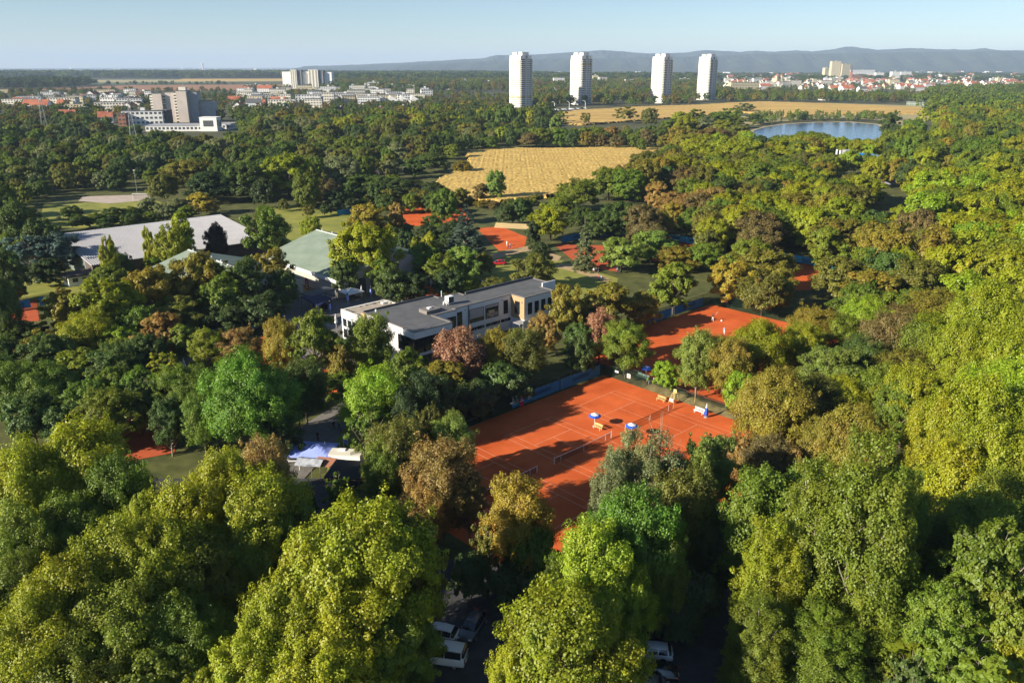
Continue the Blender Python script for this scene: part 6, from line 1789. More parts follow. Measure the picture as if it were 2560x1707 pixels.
board('scoreboard', 'mint green scoreboard on the near fence, right of the pink notice', 'scoreboard', fence_u(1287, 993), VT, .9, 2.3, .9, 'mint', rows=3, tm='greenprint')
board('notice_board', 'pink notice on a red gate panel in the near fence', 'notice', fence_u(1266, 1000), VT, .95, 2.2, .9, 'pink')
MB().box(-.45, .45, -.13, -.09, 0.0, .93).build('panel', M['red'], bpy.data.objects['notice_board'])
board('notice_board', 'small wooden notice beside the left scoreboard', 'notice', fence_u(1253, 1004) + .1, VT, 1.0, 1.7, .6, 'woodpole')
board('sign', 'small white sign on the left end of the fence', 'sign', fence_u(1238, 1009), VT, 1.2, 1.5, .5, 'white')
board('sign', 'white number sign in the gap of the far court fence', 'sign', C2U1 - 12.2, C2V, .7, 2.4, .8, 'white', rows=3, tm='black')
def side_board(label, u, v, z0, z1, w, rows=0):
    t = thing('sign', label, 'sign', site(u, v), GA - pi / 2)
    MB().box(-w / 2, w / 2, -.14, -.10, z0, z1).build('panel', M['white'], t)
    for r_ in range(rows):
        MB().box(-w * .25, w * .25, -.15, -.141, z1 - (r_ + .8) * (z1 - z0) / rows, z1 - (r_ + .35) * (z1 - z0) / rows).build('print', M['black'], t)
side_board('small white sign in the corner of the near fence', U1, VT - 3.2, 1.4, 1.75, .8)
side_board('white court number sign on the corner fence', U1, VT - 6.0, 1.1, 1.9, .75, 2)
side_board('white court number sign on the side fence of the far court', C2U1 + 3.0, C2V - 4.5, 1.4, 2.3, .7, 2)

# ---------------------------------------------------------------- court furniture
def parasol(label, loc, closed=False, big=False, kind='blue', h=2.35, r=1.25, tilt=0.0, group=None):
    t = thing('parasol', label, 'parasol', loc, 0, group)
    MB().tube([(0, 0, 0), (0, 0, h)], .04, 8).build('pole', M['whitemetal'], t)
    MB().lathe([(.34, 0), (.34, .08), (.08, .16), (.05, .3)], 12).build('foot', M['grey'], t)
    n = 8
    if not closed:
        c = MB(); rim = MB()
        for k in range(n):
            a0, a1 = 2 * pi * k / n, 2 * pi * (k + 1) / n
            r1 = r * .68
            P0 = (0, 0, h + .05)
            A_, B_ = (r1 * cos(a0), r1 * sin(a0), h - .22), (r1 * cos(a1), r1 * sin(a1), h - .22)
            C_, D_ = (r * cos(a0), r * sin(a0), h - .40), (r * cos(a1), r * sin(a1), h - .40)
            E_, F_ = (r * cos(a0), r * sin(a0), h - .58), (r * cos(a1), r * sin(a1), h - .58)
            if kind in ('blue', 'navy'):
                c.add([P0, A_, B_], [(0, 1, 2)]); rim.add([A_, C_, D_, B_, E_, F_], [(0, 1, 2, 3), (1, 4, 5, 2)])
            else:
                c.add([P0, A_, B_, C_, D_, E_, F_], [(0, 1, 2), (1, 3, 4, 2), (3, 5, 6, 4)])
        c.build('canopy', M['canvas' if kind != 'navy' else 'tentblue'], t)
        if kind in ('blue', 'navy'):
            rim.build('canopy_rim', M['blue'], t)
    else:
        g_ = random.Random(int(loc[0] * 10))
        fold = lambda k, z: 1 + .28 * (k % 2) * (1 if z < h else 0)
        H = h + .25
        top = MB().lathe([(.03, H + .1), (.09, H - .1), (.15, H - .5)], 12, wob=fold)
        low = MB().lathe([(.15, H - .5), (.22, H - 1.2), (.28, H - 1.7), (.2, H - 1.95)], 12, wob=fold)
        if kind == 'blue':
            top.build('canopy_top', M['navy'], t); low.build('canopy', M['tentblue'], t)
        elif kind == 'bluewhite':
            top.build('canopy_top', M['canvas'], t); low.build('canopy', M['blue'], t)
        else:
            top.build('canopy_top', M['canvas'], t); low.build('canopy', M['canvas'], t)
        MB().lathe([(.05, H + .1), (.07, H + .16), (.01, H + .24)], 8).build('finial', M['whitemetal'], t)
    return t
parasol('open blue and white parasol behind the yellow bench on the clay', P(1486, 1066), r=1.0)
parasol('open blue and white parasol at the net right of the yellow bench', P(1578, 1092), r=1.0)
parasol('folded white and blue parasol beside the white bench at the right', P(1764.5, 1043), closed=True, kind='bluewhite', h=2.0)
parasol('open blue parasol behind the bank beside the round olive tree', P(1614, 951), kind='navy', r=1.0, h=2.9)
def bench(label, loc, rz, m, L_=1.9, back=True):
    t = thing('bench', label, 'bench', loc, rz)
    for k in range(3):
        MB().box(-L_ / 2, L_ / 2, -.24 + k * .16, -.11 + k * .16, .42, .46).build('seat_slat', M[m], t)
    for k in range(2):
        MB().box(-L_ / 2, L_ / 2, .27, .31, .58 + k * .2, .73 + k * .2).build('back_slat', M[m], t)
    for sx in (-1, 1):
        x = sx * (L_ / 2 - .2)
        MB().box(x - .04, x + .04, -.24, -.16, 0, .419).build('leg', M[m], t)
        MB().box(x - .04, x + .04, .20, .268, 0, .95).build('leg', M[m], t)
    return t
bench('yellow bench in front of the open parasol on the clay', P(1494, 1073), GA - pi / 2, 'yellow', 1.65)
bench('pale bench on the edge of the clay left of the umpire chair', P(1652, 1003), GA - pi / 2, 'woodpole', 1.8)
bench('white bench beside the folded parasol at the right edge of the clay', P(1747, 1033), GA - pi / 2, 'white', 1.9)
bench('pale green bench behind the bank beside the person in green', P(1606, 947), GA - pi / 2, 'mint', 2.6)
# umpire chair
u = thing('umpire_chair', 'tall yellow wooden umpire chair beside the far net post', 'umpire chair', P(1684, 1006), GA - pi / 2)
for sx in (-1, 1):
    MB().tube([(sx * .55, -.75, 0), (sx * .28, -.15, 1.75)], .04, 5).build('leg', M['yellow'], u)
    MB().tube([(sx * .55, .75, 0), (sx * .28, .2, 2.35)], .04, 5).build('leg', M['yellow'], u)
for k in range(5):
    q_ = (k + 1) / 6
    MB().box(-.52 + .24 * q_, .52 - .24 * q_, -.80 + .62 * q_, -.72 + .62 * q_, 1.7 * q_, 1.7 * q_ + .05).build('rung', M['yellow'], u)
MB().box(-.3, .3, -.2, .25, 1.7, 1.76).build('seat', M['yellow'], u)
MB().box(-.3, .3, .22, .27, 1.8, 2.4).build('backrest', M['yellow'], u)
MB().box(-.28, .5, -.9, -.85, .5, 1.0).build('banner', M['white'], u)
lp = thing('lamp_post', 'tall wooden pole at the edge of the clay near the white bench', 'pole', P(1736.5, 1008), 0)
MB().tube([(0, 0, 0), (0, 0, 3.0)], .05, 6).build('mast', M['woodpole'], lp)
for px, py, rx, ry, lb in ((1380 - 20, 985, 0, 0, 'pale garden hose curled on the clay by the fence'),):
    pts = [(1303, 986), (1305, 990), (1311, 983), (1322, 977), (1340, 974), (1364, 971), (1392, 966), (1410, 964), (1415, 960), (1404, 956)]
    pts = [(1204 + .0, 0)] and [(1160 + a * .1701, 940 + b * .1701) for a, b in [(1205, 285), (1225, 285), (1235, 260), (1215, 250), (1250, 225), (1310, 210), (1370, 185), (1440, 175), (1495, 155), (1495, 140), (1440, 128)]]
    w = [P(a, b, .03) for a, b in pts]
    fine = []
    for i in range(len(w) - 1):
        for k in range(4):
            fine.append(tuple(np.array(w[i]) + (np.array(w[i + 1]) - np.array(w[i])) * k / 4))
    ob = MB().tube(fine, .035, 5).build('hose', M['taupe'], smooth=True); tag(ob, lb, 'hose')
pts = [(1160 + a * .1701, 940 + b * .1701) for a, b in [(40, 665), (150, 620), (290, 565), (330, 530), (345, 490)]]
ob = MB().tube([P(a, b, .03) for a, b in pts], .035, 5).build('hose', M['taupe'], smooth=True); tag(ob, 'pale hose running from the fence to the left edge of the clay', 'hose')
for px, py, lb in ((1414 + .0, 959, 'small folded white sign lying behind the bank'), (1565, 947, 'white clap sign standing on clay left of the green bench')):
    t = thing('clap_sign', lb, 'sign', P(px if py != 959 else 1625, py if py != 959 else 963), GA)
    MB().box(-.45, .45, -.02, .02, 0, 1.0).build('panel', M['white'], t)

# ---------------------------------------------------------------- people
def person(label, loc, rz, shirt, pants, pose='stand', hair='hair', shirt2=None, s=1.0, group=None):
    """one continuous skinned figure"""
    J = {'pelvis': (0, 0, .96), 'waist': (0, 0, 1.12), 'chest': (0, .01, 1.34), 'neck': (0, 0, 1.50), 'head': (0, -.02, 1.62), 'top': (0, -.01, 1.76)}
    L_ = {'hip': (.10, 0, .92), 'knee': (.11, -.02, .50), 'ankle': (.12, .03, .09), 'toe': (.13, -.15, .04), 'sh': (.19, 0, 1.42), 'el': (.25, .03, 1.13), 'wr': (.27, -.05, .88), 'hand': (.27, -.08, .78)}
    Rr = {k: (-v[0], v[1], v[2]) for k, v in L_.items()}
    if pose == 'walk':
        L_.update(knee=(.10, -.20, .52), ankle=(.10, -.26, .10), toe=(.10, -.43, .08)); Rr.update(knee=(-.10, .06, .50), ankle=(-.11, .34, .16), toe=(-.11, .20, .05))
        L_.update(el=(.24, .14, 1.15), wr=(.25, .18, .92), hand=(.25, .17, .82)); Rr.update(el=(-.24, -.08, 1.14), wr=(-.25, -.26, .98), hand=(-.25, -.33, .92))
    if pose == 'serve':
        L_.update(el=(.28, -.18, 1.55), wr=(.40, -.30, 1.78), hand=(.45, -.34, 1.88), knee=(.16, -.14, .5), ankle=(.20, .0, .1), toe=(.20, -.18, .04)); Rr.update(el=(-.36, -.05, 1.40), wr=(-.52, -.18, 1.60), hand=(-.58, -.22, 1.68), ankle=(-.22, .16, .1), toe=(-.22, 0, .05))
    if pose == 'sit':
        for D in (L_, Rr):
            sx = 1 if D is L_ else -1
            D.update(knee=(sx * .13, -.46, .50 + .0), ankle=(sx * .13, -.46, .09), toe=(sx * .13, -.62, .04), hip=(sx * .1, 0, .50))
        for k in ('pelvis', 'waist', 'chest', 'neck', 'head', 'top'):
            J[k] = (J[k][0], J[k][1], J[k][2] - .44)
        for D in (L_, Rr):
            sx = 1 if D is L_ else -1
            D.update(sh=(sx * .19, 0, .98), el=(sx * .24, -.05, .70), wr=(sx * .16, -.28, .62), hand=(sx * .12, -.38, .60))
    V = []; E = []; RD = []
    def add(p, r_, parent=None):
        V.append(p); RD.append(r_)
        if parent is not None:
            E.append((parent, len(V) - 1))
        return len(V) - 1
    pe = add(J['pelvis'], .135); wa = add(J['waist'], .125, pe); ch_ = add(J['chest'], .15, wa); ne = add(J['neck'], .055, ch_); he = add(J['head'], .095, ne); add(J['top'], .07, he)
    for D in (L_, Rr):
        hp_ = add(D['hip'], .095, pe); kn = add(D['knee'], .062, hp_); an2 = add(D['ankle'], .042, kn); add(D['toe'], .035, an2)
        sh = add(D['sh'], .062, ch_); el = add(D['el'], .043, sh); wr = add(D['wr'], .030, el); hd = add(D['hand'], .034, wr)
    me = bpy.data.meshes.new('body'); me.from_pydata(V, E, [])
    ob = bpy.data.objects.new('body', me); COL.objects.link(ob)
    md = ob.modifiers.new('skin', 'SKIN'); ob.modifiers.new('sub', 'SUBSURF').levels = 1
    sv_ = me.skin_vertices[0].data
    for i, r_ in enumerate(RD):
        sv_[i].radius = (r_, r_ * (.8 if i in (0, 1, 2) else 1))
    sv_[0].use_root = True
    dg = bpy.context.evaluated_depsgraph_get()
    nm = bpy.data.meshes.new_from_object(ob.evaluated_get(dg))
    bpy.data.objects.remove(ob)
    for m_ in (M[pants], M[shirt], M['skin'], M['hair']):
        nm.materials.append(m_)
    zb = J['pelvis'][2]; zn = J['neck'][2]
    for p in nm.polygons:
        c = p.center
        armd = min(np.linalg.norm(np.array(c) - np.array(D[k])) for D in (L_, Rr) for k in ('wr', 'hand'))
        if c.z > zn + .20 or (c.z > zn + .06 and c.y > .02):
            p.material_index = 3
        elif c.z > zn - .02 and abs(c.x) < .14:
            p.material_index = 2
        elif armd < .16:
            p.material_index = 2
        elif c.z < zb + .06:
            p.material_index = 0
        else:
            p.material_index = 1
        p.use_smooth = True
    t = thing('person', label, 'person', loc, rz, group)
    t.scale = (s, s, s)
    b = part(t, 'body', nm)
    fg = MB()
    for D in (L_, Rr):
        w_ = np.array(D['wr']); h_ = np.array(D['hand']); ax = (h_ - w_) / np.linalg.norm(h_ - w_); sd = np.cross(ax, (0, 1, 0)); sd /= np.linalg.norm(sd) + 1e-6
        for k, ln in enumerate((.065, .078, .072, .055)):
            b0 = h_ + sd * (.022 - .015 * k) + ax * .02
            fg.tube([b0, b0 + ax * ln * .55, b0 + ax * ln * .9 + np.array((0, -.02, 0))], [.009, .008, .006], 4)
        b0 = w_ + sd * .03 + ax * .03; fg.tube([b0, b0 + sd * .03 + ax * .035, b0 + sd * .035 + ax * .06], [.011, .009, .007], 4)
    fo = fg.build('fingers', M['skin'], t, kind='stuff')
    return t
M['shirtgreen'] = mat('bright_green_shirt', (0.22, 0.62, 0.12), .8, .05, 4)
M['jeans'] = mat('navy_trousers', (0.03, 0.04, 0.13), .8, .1, 6)
M['shirtwhite'] = mat('white_shirt', (0.75, 0.75, 0.75), .8, .05, 4)
M['shirtdark'] = mat('dark_jacket', (0.02, 0.02, 0.025), .8, .1, 4)
M['shirtred'] = mat('red_shirt', (0.5, 0.05, 0.05), .8, .1, 4)
M['shirtblue'] = mat('pale_blue_shirt', (0.3, 0.42, 0.6), .8, .1, 4)
person('standing person in bright green top and navy trousers behind the bank', P(1619, 963.5), R(200), 'shirtgreen', 'jeans')
pl = person('tennis player in white shorts and dark top on the far clay court', P(1781.5, 803), R(150), 'shirtdark', 'shirtwhite', 'serve')
rk = MB(); rk.lathe([(.13, 0), (.14, .01), (.13, .02)], 14, (0, 0)); 
rq = thing('tennis_racket', 'racket held up by the player on the far court', 'racket', (P(1781.5, 803)[0] + .55, P(1781.5, 803)[1] - .1, 1.75), 0)
m_ = MB(); m_.tube([(0, 0, 0), (.25, 0, .28)], .018, 5); ring = [(.37 + .13 * cos(a), 0, .42 + .16 * sin(a)) for a in np.linspace(0, 2 * pi, 15)]; m_.tube(ring, .014, 4); m_.build('frame', M['white'], rq)
m_ = MB(); m_.add([(.37 + .12 * cos(a), 0, .42 + .15 * sin(a)) for a in np.linspace(0, 2 * pi, 15)[:-1]], [tuple(range(14))]); m_.build('strings', M['net'], rq)
person('second tennis player in pale blue behind the tree tops', P(1810, 836), R(340), 'shirtblue', 'shirtwhite', 'walk')
for k, (px, py, sh, pn, ps, lb) in enumerate([
    (1573 - 740, 0, '', '', '', '')][:0] + [
    (835, 1075, 'shirtdark', 'shirtdark', 'walk', 'walker in black on the grey path, left one'), (849, 1078, 'shirtdark', 'jeans', 'walk', 'walker in black on the grey path, right one'),
    (751, 1077, 'shirtdark', 'shirtdark', 'stand', 'dark figure standing left of the grey path'), (795, 1102, 'shirtdark', 'shirtdark', 'stand', 'dark figure standing behind the blue tent'),
    (1270, 624, 'shirtred', 'jeans', 'stand', 'player in red at the clay court entrance'), (1276, 621, 'shirtwhite', 'jeans', 'stand', 'player in white at the clay court entrance'), (1283, 624, 'shirtdark', 'shirtdark', 'stand', 'player in black right of the one in white'), (1267, 615, 'shirtwhite', 'shirtwhite', 'stand', 'player all in white on the clay behind the others'),
    (1484, 684, 'shirtwhite', 'jeans', 'stand', 'spectator in white under the pale fir'), (1490, 683, 'shirtblue', 'shirtdark', 'stand', 'spectator in pale blue under the pale fir'), (1496, 684, 'shirtdark', 'jeans', 'stand', 'spectator in dark jacket right of the pale fir'),
    (1497, 703, 'shirtred', 'shirtdark', 'walk', 'walker in red on the tan path'), (1503, 703, 'shirtblue', 'jeans', 'walk', 'walker in pale blue on the tan path'), (1543, 683, 'shirtblue', 'jeans', 'stand', 'lone spectator in pale blue farther right'),
    (453, 1000, 'shirtwhite', 'jeans', 'stand', 'figure in white between the shaded trees at the left'), (1634, 958, 'shirtwhite', 'jeans', 'sit', 'person in white sitting right of the green bench'),
    (81, 714, 'shirtwhite', 'shirtblue', 'sit', 'person in white sitting on the lawn at the left edge')]):
    p = P(px, py)
    person(lb, p, R(40 * k + 30), sh, pn, ps)
bag = thing('sports_bag', 'dark sports bag lying on the far clay court', 'bag', P(1804, 803), 0); MB().lathe([(.05, .0), (.22, .05), (.24, .2), (.1, .32)], 8).build('bag_body', M['white'], bag)

# ---------------------------------------------------------------- event tents
tp_ = P(760, 1116, 2.6)
tent = thing('event_tent', 'lavender blue double peaked event tent beside the path', 'tent', (tp_[0], tp_[1], 0), R(-6))
TW, TD, TH = 4.5, 2.4, 2.25
gridv = []; nx_, ny_ = 18, 10
for j in range(ny_ + 1):
    for i in range(nx_ + 1):
        x = -TW + 2 * TW * i / nx_; y = -TD + 2 * TD * j / ny_
        a = abs(((x + TW) % TW) / TW - .5) * 2 if abs(x) < TW - 1e-6 else 1.0
        if abs(x) < 1e-6: a = 1.0
        b = abs(y) / TD
        z = TH + .95 * max(0, 1 - max(a, b)) ** 1.0 + .18 * (1 - b) * (a > .99) * (abs(x) < .1) - .05 * sin(i * 1.3) * (1 - b)
        gridv.append((x, y, z))
m_ = MB(); m_.add(gridv, [(j * (nx_ + 1) + i, j * (nx_ + 1) + i + 1, (j + 1) * (nx_ + 1) + i + 1, (j + 1) * (nx_ + 1) + i) for j in range(ny_) for i in range(nx_)])
m_.build('canopy', M['tentblue'], tent, smooth=False)
m_ = MB()
for a, b, c_, d_ in ((-TW, -TD, TW, -TD), (TW, -TD, TW, TD), (TW, TD, -TW, TD), (-TW, TD, -TW, -TD)):
    m_.add([(a, b, TH - .28), (c_, d_, TH - .28), (c_, d_, TH), (a, b, TH)], [(0, 1, 2, 3)])
m_.build('valance', M['tentblue'], tent)
for x in (-TW, 0, TW):
    for y in (-TD, TD):
        MB().box(x - .035, x + .035, y - .035, y + .035, 0, TH).build('pole', M['whitemetal'], tent)
def table(label, loc, rz, m='whitemetal', w=.9, d=.45):
    t = thing('table', label, 'table', loc, rz)
    MB().box(-w, w, -d, d, .70, .75).build('table_top', M[m], t)
    for sx in (-1, 1):
        for sy in (-1, 1):
            MB().box(sx * (w - .1) - .03, sx * (w - .1) + .03, sy * (d - .08) - .03, sy * (d - .08) + .03, 0, .70).build('leg', M['steel'], t)
table('white table under the blue event tent', (tp_[0] - 1.5, tp_[1] - .6, 0), .2); table('dark table under the right half of the event tent', (tp_[0] + 2, tp_[1], 0), .1, 'darkgrey')
ab = thing('banner', 'lavender banner on two poles right of the event tent', 'banner', P(865, 1122), R(-55))
MB().box(-.85, .85, -.02, .02, .9, 2.1).build('cloth', M['tentblue'], ab)
for sx in (-1, 1):
    MB().tube([(sx * .9, 0, 0), (sx * .9, 0, 2.15)], .03, 6).build('pole', M['whitemetal'], ab)
lettering(ab, "ARAG", .38, M['navy'], (-.55, -.03, 1.35), (pi / 2, 0, 0))
mp_ = thing('flag_pole', 'white mast with guy ropes in front of the event tent', 'mast', P(816, 1155), 0)
MB().tube([(0, 0, 0), (0, 0, 3.4)], .04, 6).build('mast', M['whitemetal'], mp_)
for a, b in ((1.9, -1.2), (-1.6, 1.2)):
    MB().tube([(0, 0, 1.8), (a, b, 0)], .012, 4).build('guy_rope', M['canvas'], mp_)
# snack stall group
st = thing('food_stall', 'white caravan like food stall with flat roof beside the dark shed', 'stall', P(868, 1170), R(-6))
MB().box(-2.3, 2.3, -1.0, 1.0, .35, 2.5).build('body', M['white'], st); MB().box(-2.35, 2.35, -1.05, 1.05, 2.502, 2.62).build('roof', M['offwhite'], st)
MB().box(-1.2, -.2, .2, .8, 2.625, 2.8).build('roof_hatch', M['white'], st)
for x in (-1.2, 1.2):
    MB().tube([(x, -1.06, .32), (x, -.86, .32)], .3, 12).build('wheel', M['tyre'], st)
sh_ = thing('shed', 'dark felt roofed shed in front of the white stall', 'shed', P(868, 1213), R(-8))
m_ = MB(); m_.add([(-2.4, -2.2, 2.3), (2.6, -2.0, 2.3), (2.4, 2.0, 2.9), (-2.0, 1.9, 2.9), (-2.4, -2.2, 2.15), (2.6, -2.0, 2.15), (2.4, 2.0, 2.75), (-2.0, 1.9, 2.75)], [(0, 1, 2, 3), (7, 6, 5, 4), (0, 4, 5, 1), (1, 5, 6, 2), (2, 6, 7, 3), (3, 7, 4, 0)])
m_.build('roof', M['black'], sh_)
for x, y in ((-2.2, -2.0), (2.4, -1.8), (2.2, 1.8), (-1.8, 1.7)):
    MB().box(x - .06, x + .06, y - .06, y + .06, 0, 2.2).build('post', M['brownwall'], sh_)
MB().box(-2.0, 2.0, 1.2, 1.35, 0, 2.2).build('back_wall', M['brownwall'], sh_)
s3 = thing('awning', 'small rust brown awning between the white tarp and dark shed', 'awning', P(812, 1190), R(-12))
m_ = MB(); m_.add([(-1.6, -1.0, 2.1), (1.4, -1.0, 2.1), (1.6, 1.0, 2.5), (-1.2, 1.0, 2.5), (-1.6, -1.0, 2.05), (1.4, -1.0, 2.05), (1.6, 1.0, 2.45), (-1.2, 1.0, 2.45)], [(0, 1, 2, 3), (7, 6, 5, 4), (0, 4, 5, 1), (1, 5, 6, 2), (2, 6, 7, 3), (3, 7, 4, 0)]); m_.build('cloth', M['brick'], s3)
for x, y in ((-1.5, -.9), (1.3, -.9), (1.5, .9), (-1.1, .9)):
    MB().tube([(x, y, 0), (x, y, 2.2)], .04, 5).build('pole', M['steel'], s3)
s4 = thing('tarpaulin', 'crumpled white tarpaulin pavilion behind thin leaves', 'pavilion', P(780, 1190), R(-10))
gv = []; g_ = random.Random(4)
for j in range(7):
    for i in range(9):
        gv.append((-1.9 + .475 * i, -1.3 + .43 * j, 2.2 + .5 * (1 - abs(j - 3) / 3) + .12 * g_.random()))
m_ = MB(); m_.add(gv, [(j * 9 + i, j * 9 + i + 1, (j + 1) * 9 + i + 1, (j + 1) * 9 + i) for j in range(6) for i in range(8)]); m_.build('cloth', mat('grey_tarp', (.36, .38, .42), .8, .2, 2.0), s4)
for x, y in ((-1.8, -1.2), (1.8, -1.2), (1.8, 1.2), (-1.8, 1.2)):
    MB().tube([(x, y, 0), (x, y, 2.2)], .04, 5).build('pole', M['steel'], s4)

# ---------------------------------------------------------------- terrace
TP = [(896, 737, 'blue', 'folded pale blue parasol with navy top nearest the gazebo'), (870, 760, 'blue', 'folded pale blue parasol with navy top at the clubhouse corner'), (826, 786, 'blue', 'folded pale blue parasol left of the clubhouse wing'), (850, 757, 'blue', ''), (844, 812, 'canvas', 'folded white parasol in front of the clubhouse wing'), (876, 838, 'canvas', 'folded white parasol against the wing windows'), (905, 747, 'canvas', 'tall folded white parasol beside the gazebo'), (928, 745, 'blue', 'small folded parasol at the right end of the terrace')]
for px, py, k, lb in TP:
    if not lb:
        continue
    q_ = {826: (826, 783), 844: (841, 822), 876: (873, 845)}.get(px, (px, py))
    parasol(lb, P(*q_), closed=True, kind=k, h=2.6 if k == 'blue' else 3.0)
for px, py, lb in ((420, 920, 'folded white parasol on the left shaded terrace'), (460, 935, 'second folded white parasol on the left shaded terrace'), (495, 925, 'third folded white parasol on the left shaded terrace')):
    parasol(lb, P(px + 3, py), closed=True, kind='canvas', h=2.8)
parasol('open blue parasol between the shaded trees at the left', P(391, 985), kind='blue')
gz = thing('gazebo', 'white square gazebo with pyramid roof on the terrace', 'gazebo', P(880, 750), GA)
m_ = MB(); w_ = 2.3
m_.add([(-w_, -w_, 2.3), (w_, -w_, 2.3), (w_, w_, 2.3), (-w_, w_, 2.3), (0, 0, 3.2), (-w_, -w_, 2.1), (w_, -w_, 2.1), (w_, w_, 2.1), (-w_, w_, 2.1)], [(0, 1, 4), (1, 2, 4), (2, 3, 4), (3, 0, 4), (0, 5, 6, 1), (1, 6, 7, 2), (2, 7, 8, 3), (3, 8, 5, 0)])
m_.build('canopy', M['canvas'], gz)
for x in (-w_, w_):
    for y in (-w_, w_):
        MB().box(x - .05, x + .05, y - .05, y + .05, 0, 2.25).build('pole', M['woodpole'], gz)
table('white terrace table right of the bar', P(836, 752), GA); table('white terrace table before the gazebo', P(896, 744), GA, w=.7); table('white terrace table left of the wing', P(862, 818), GA, w=.7)
# advertising boards
def advert(label, p, rz, w, h, m, z0=.25, text=None, tm='navy', size=.6, stripes=()):
    t = thing('advert_board', label, 'advertising board', (*p[:2], 0), rz)
    MB().box(0, w, -.03, .03, z0, z0 + h).build('panel', M[m], t)
    for x in (.1, w - .1):
        MB().box(x - .04, x + .04, .032, .1, 0, z0 + h).build('post', M['steel'], t)
    for x0, x1, a0, a1, mm_ in stripes:
        MB().box(x0 * w, x1 * w, -.045, -.031, z0 + a0 * h, z0 + a1 * h).build('print', M[mm_], t)
    if text:
        lettering(t, text, size, M[tm], (w * .2, -.05, z0 + h * .25), (pi / 2, 0, 0))
    return t
advert('long white advertising board with dark logo blocks behind the clubhouse', P(1105, 692), R(0), 4.1, 1.05, 'white', stripes=[(.02, .22, .55, .92, 'navy'), (.3, .75, .2, .5, 'tentblue'), (.3, .6, .62, .8, 'grey'), (.88, .97, .1, .6, 'darkgrey')])
a0 = P(1174, 706); a1 = P(1249, 722)
ang = math.atan2(P(1249, 722)[1] - a0[1], P(1249, 722)[0] - a0[0])
def along(px0, py0, px1, py1):
    p, q_ = P(px0, py0), P(px1, py1); return p, math.atan2(q_[1] - p[1], q_[0] - p[0]), math.hypot(q_[0] - p[0], q_[1] - p[1])
p, an3, L3 = along(1172, 703, 1197, 709.5); advert('orange brown picture board in the row behind the clubhouse', p, an3, L3, 1.0, 'orangeprint', stripes=[(.86, 1.0, 0, 1, 'white')])
p, an3, L3 = along(1197.5, 709.6, 1225, 717); advert('blue and white advertising board in the row behind the clubhouse', p, an3, L3, 1.0, 'white', stripes=[(0, .3, 0, 1, 'blue'), (.72, 1, .3, 1, 'cyanscreen'), (.38, .68, .55, .8, 'blue')])
p, an3, L3 = along(1225.5, 717.1, 1250, 724); advert('plain white board at the right end of the row', p, an3, L3, 1.0, 'white', stripes=[(0, 1, .86, 1, 'shirtred')])
p, an3, L3 = along(1145, 697, 1171, 703)
kt = thing('advert_board', 'green cut out letters between the white and orange boards', 'advertising letters', (*p[:2], 0), an3)
lettering(kt, "KARL KARL", .8, M['greenprint'], (0, 0, .35), (pi / 2, 0, 0)); MB().box(0, L3, -.02, .02, .2, .34).build('base_rail', M['greenprint'], kt)
p, an3, L3 = along(1076, 716, 1095, 722)
advert('tall white board with dark lettering at the clay court', P(1076, 716), R(-35), 1.9, 1.9, 'white', stripes=[(.1, .7, .85, .93, 'darkgrey'), (.15, .9, .1, .3, 'blue'), (.5, .9, .4, .6, 'darkgrey')])
advert('low white board right of the tall one at the clay court', P(1087, 719), R(-35), 1.5, 1.0, 'white', stripes=[(.1, .8, .2, .4, 'tentblue')])
advert('crimson advertising board with white lettering at the clay court', P(1107, 725), R(-35), 2.9, 1.0, 'crimson', stripes=[(.08, .7, .25, .45, 'white'), (.2, .6, .6, .8, 'canvas')])

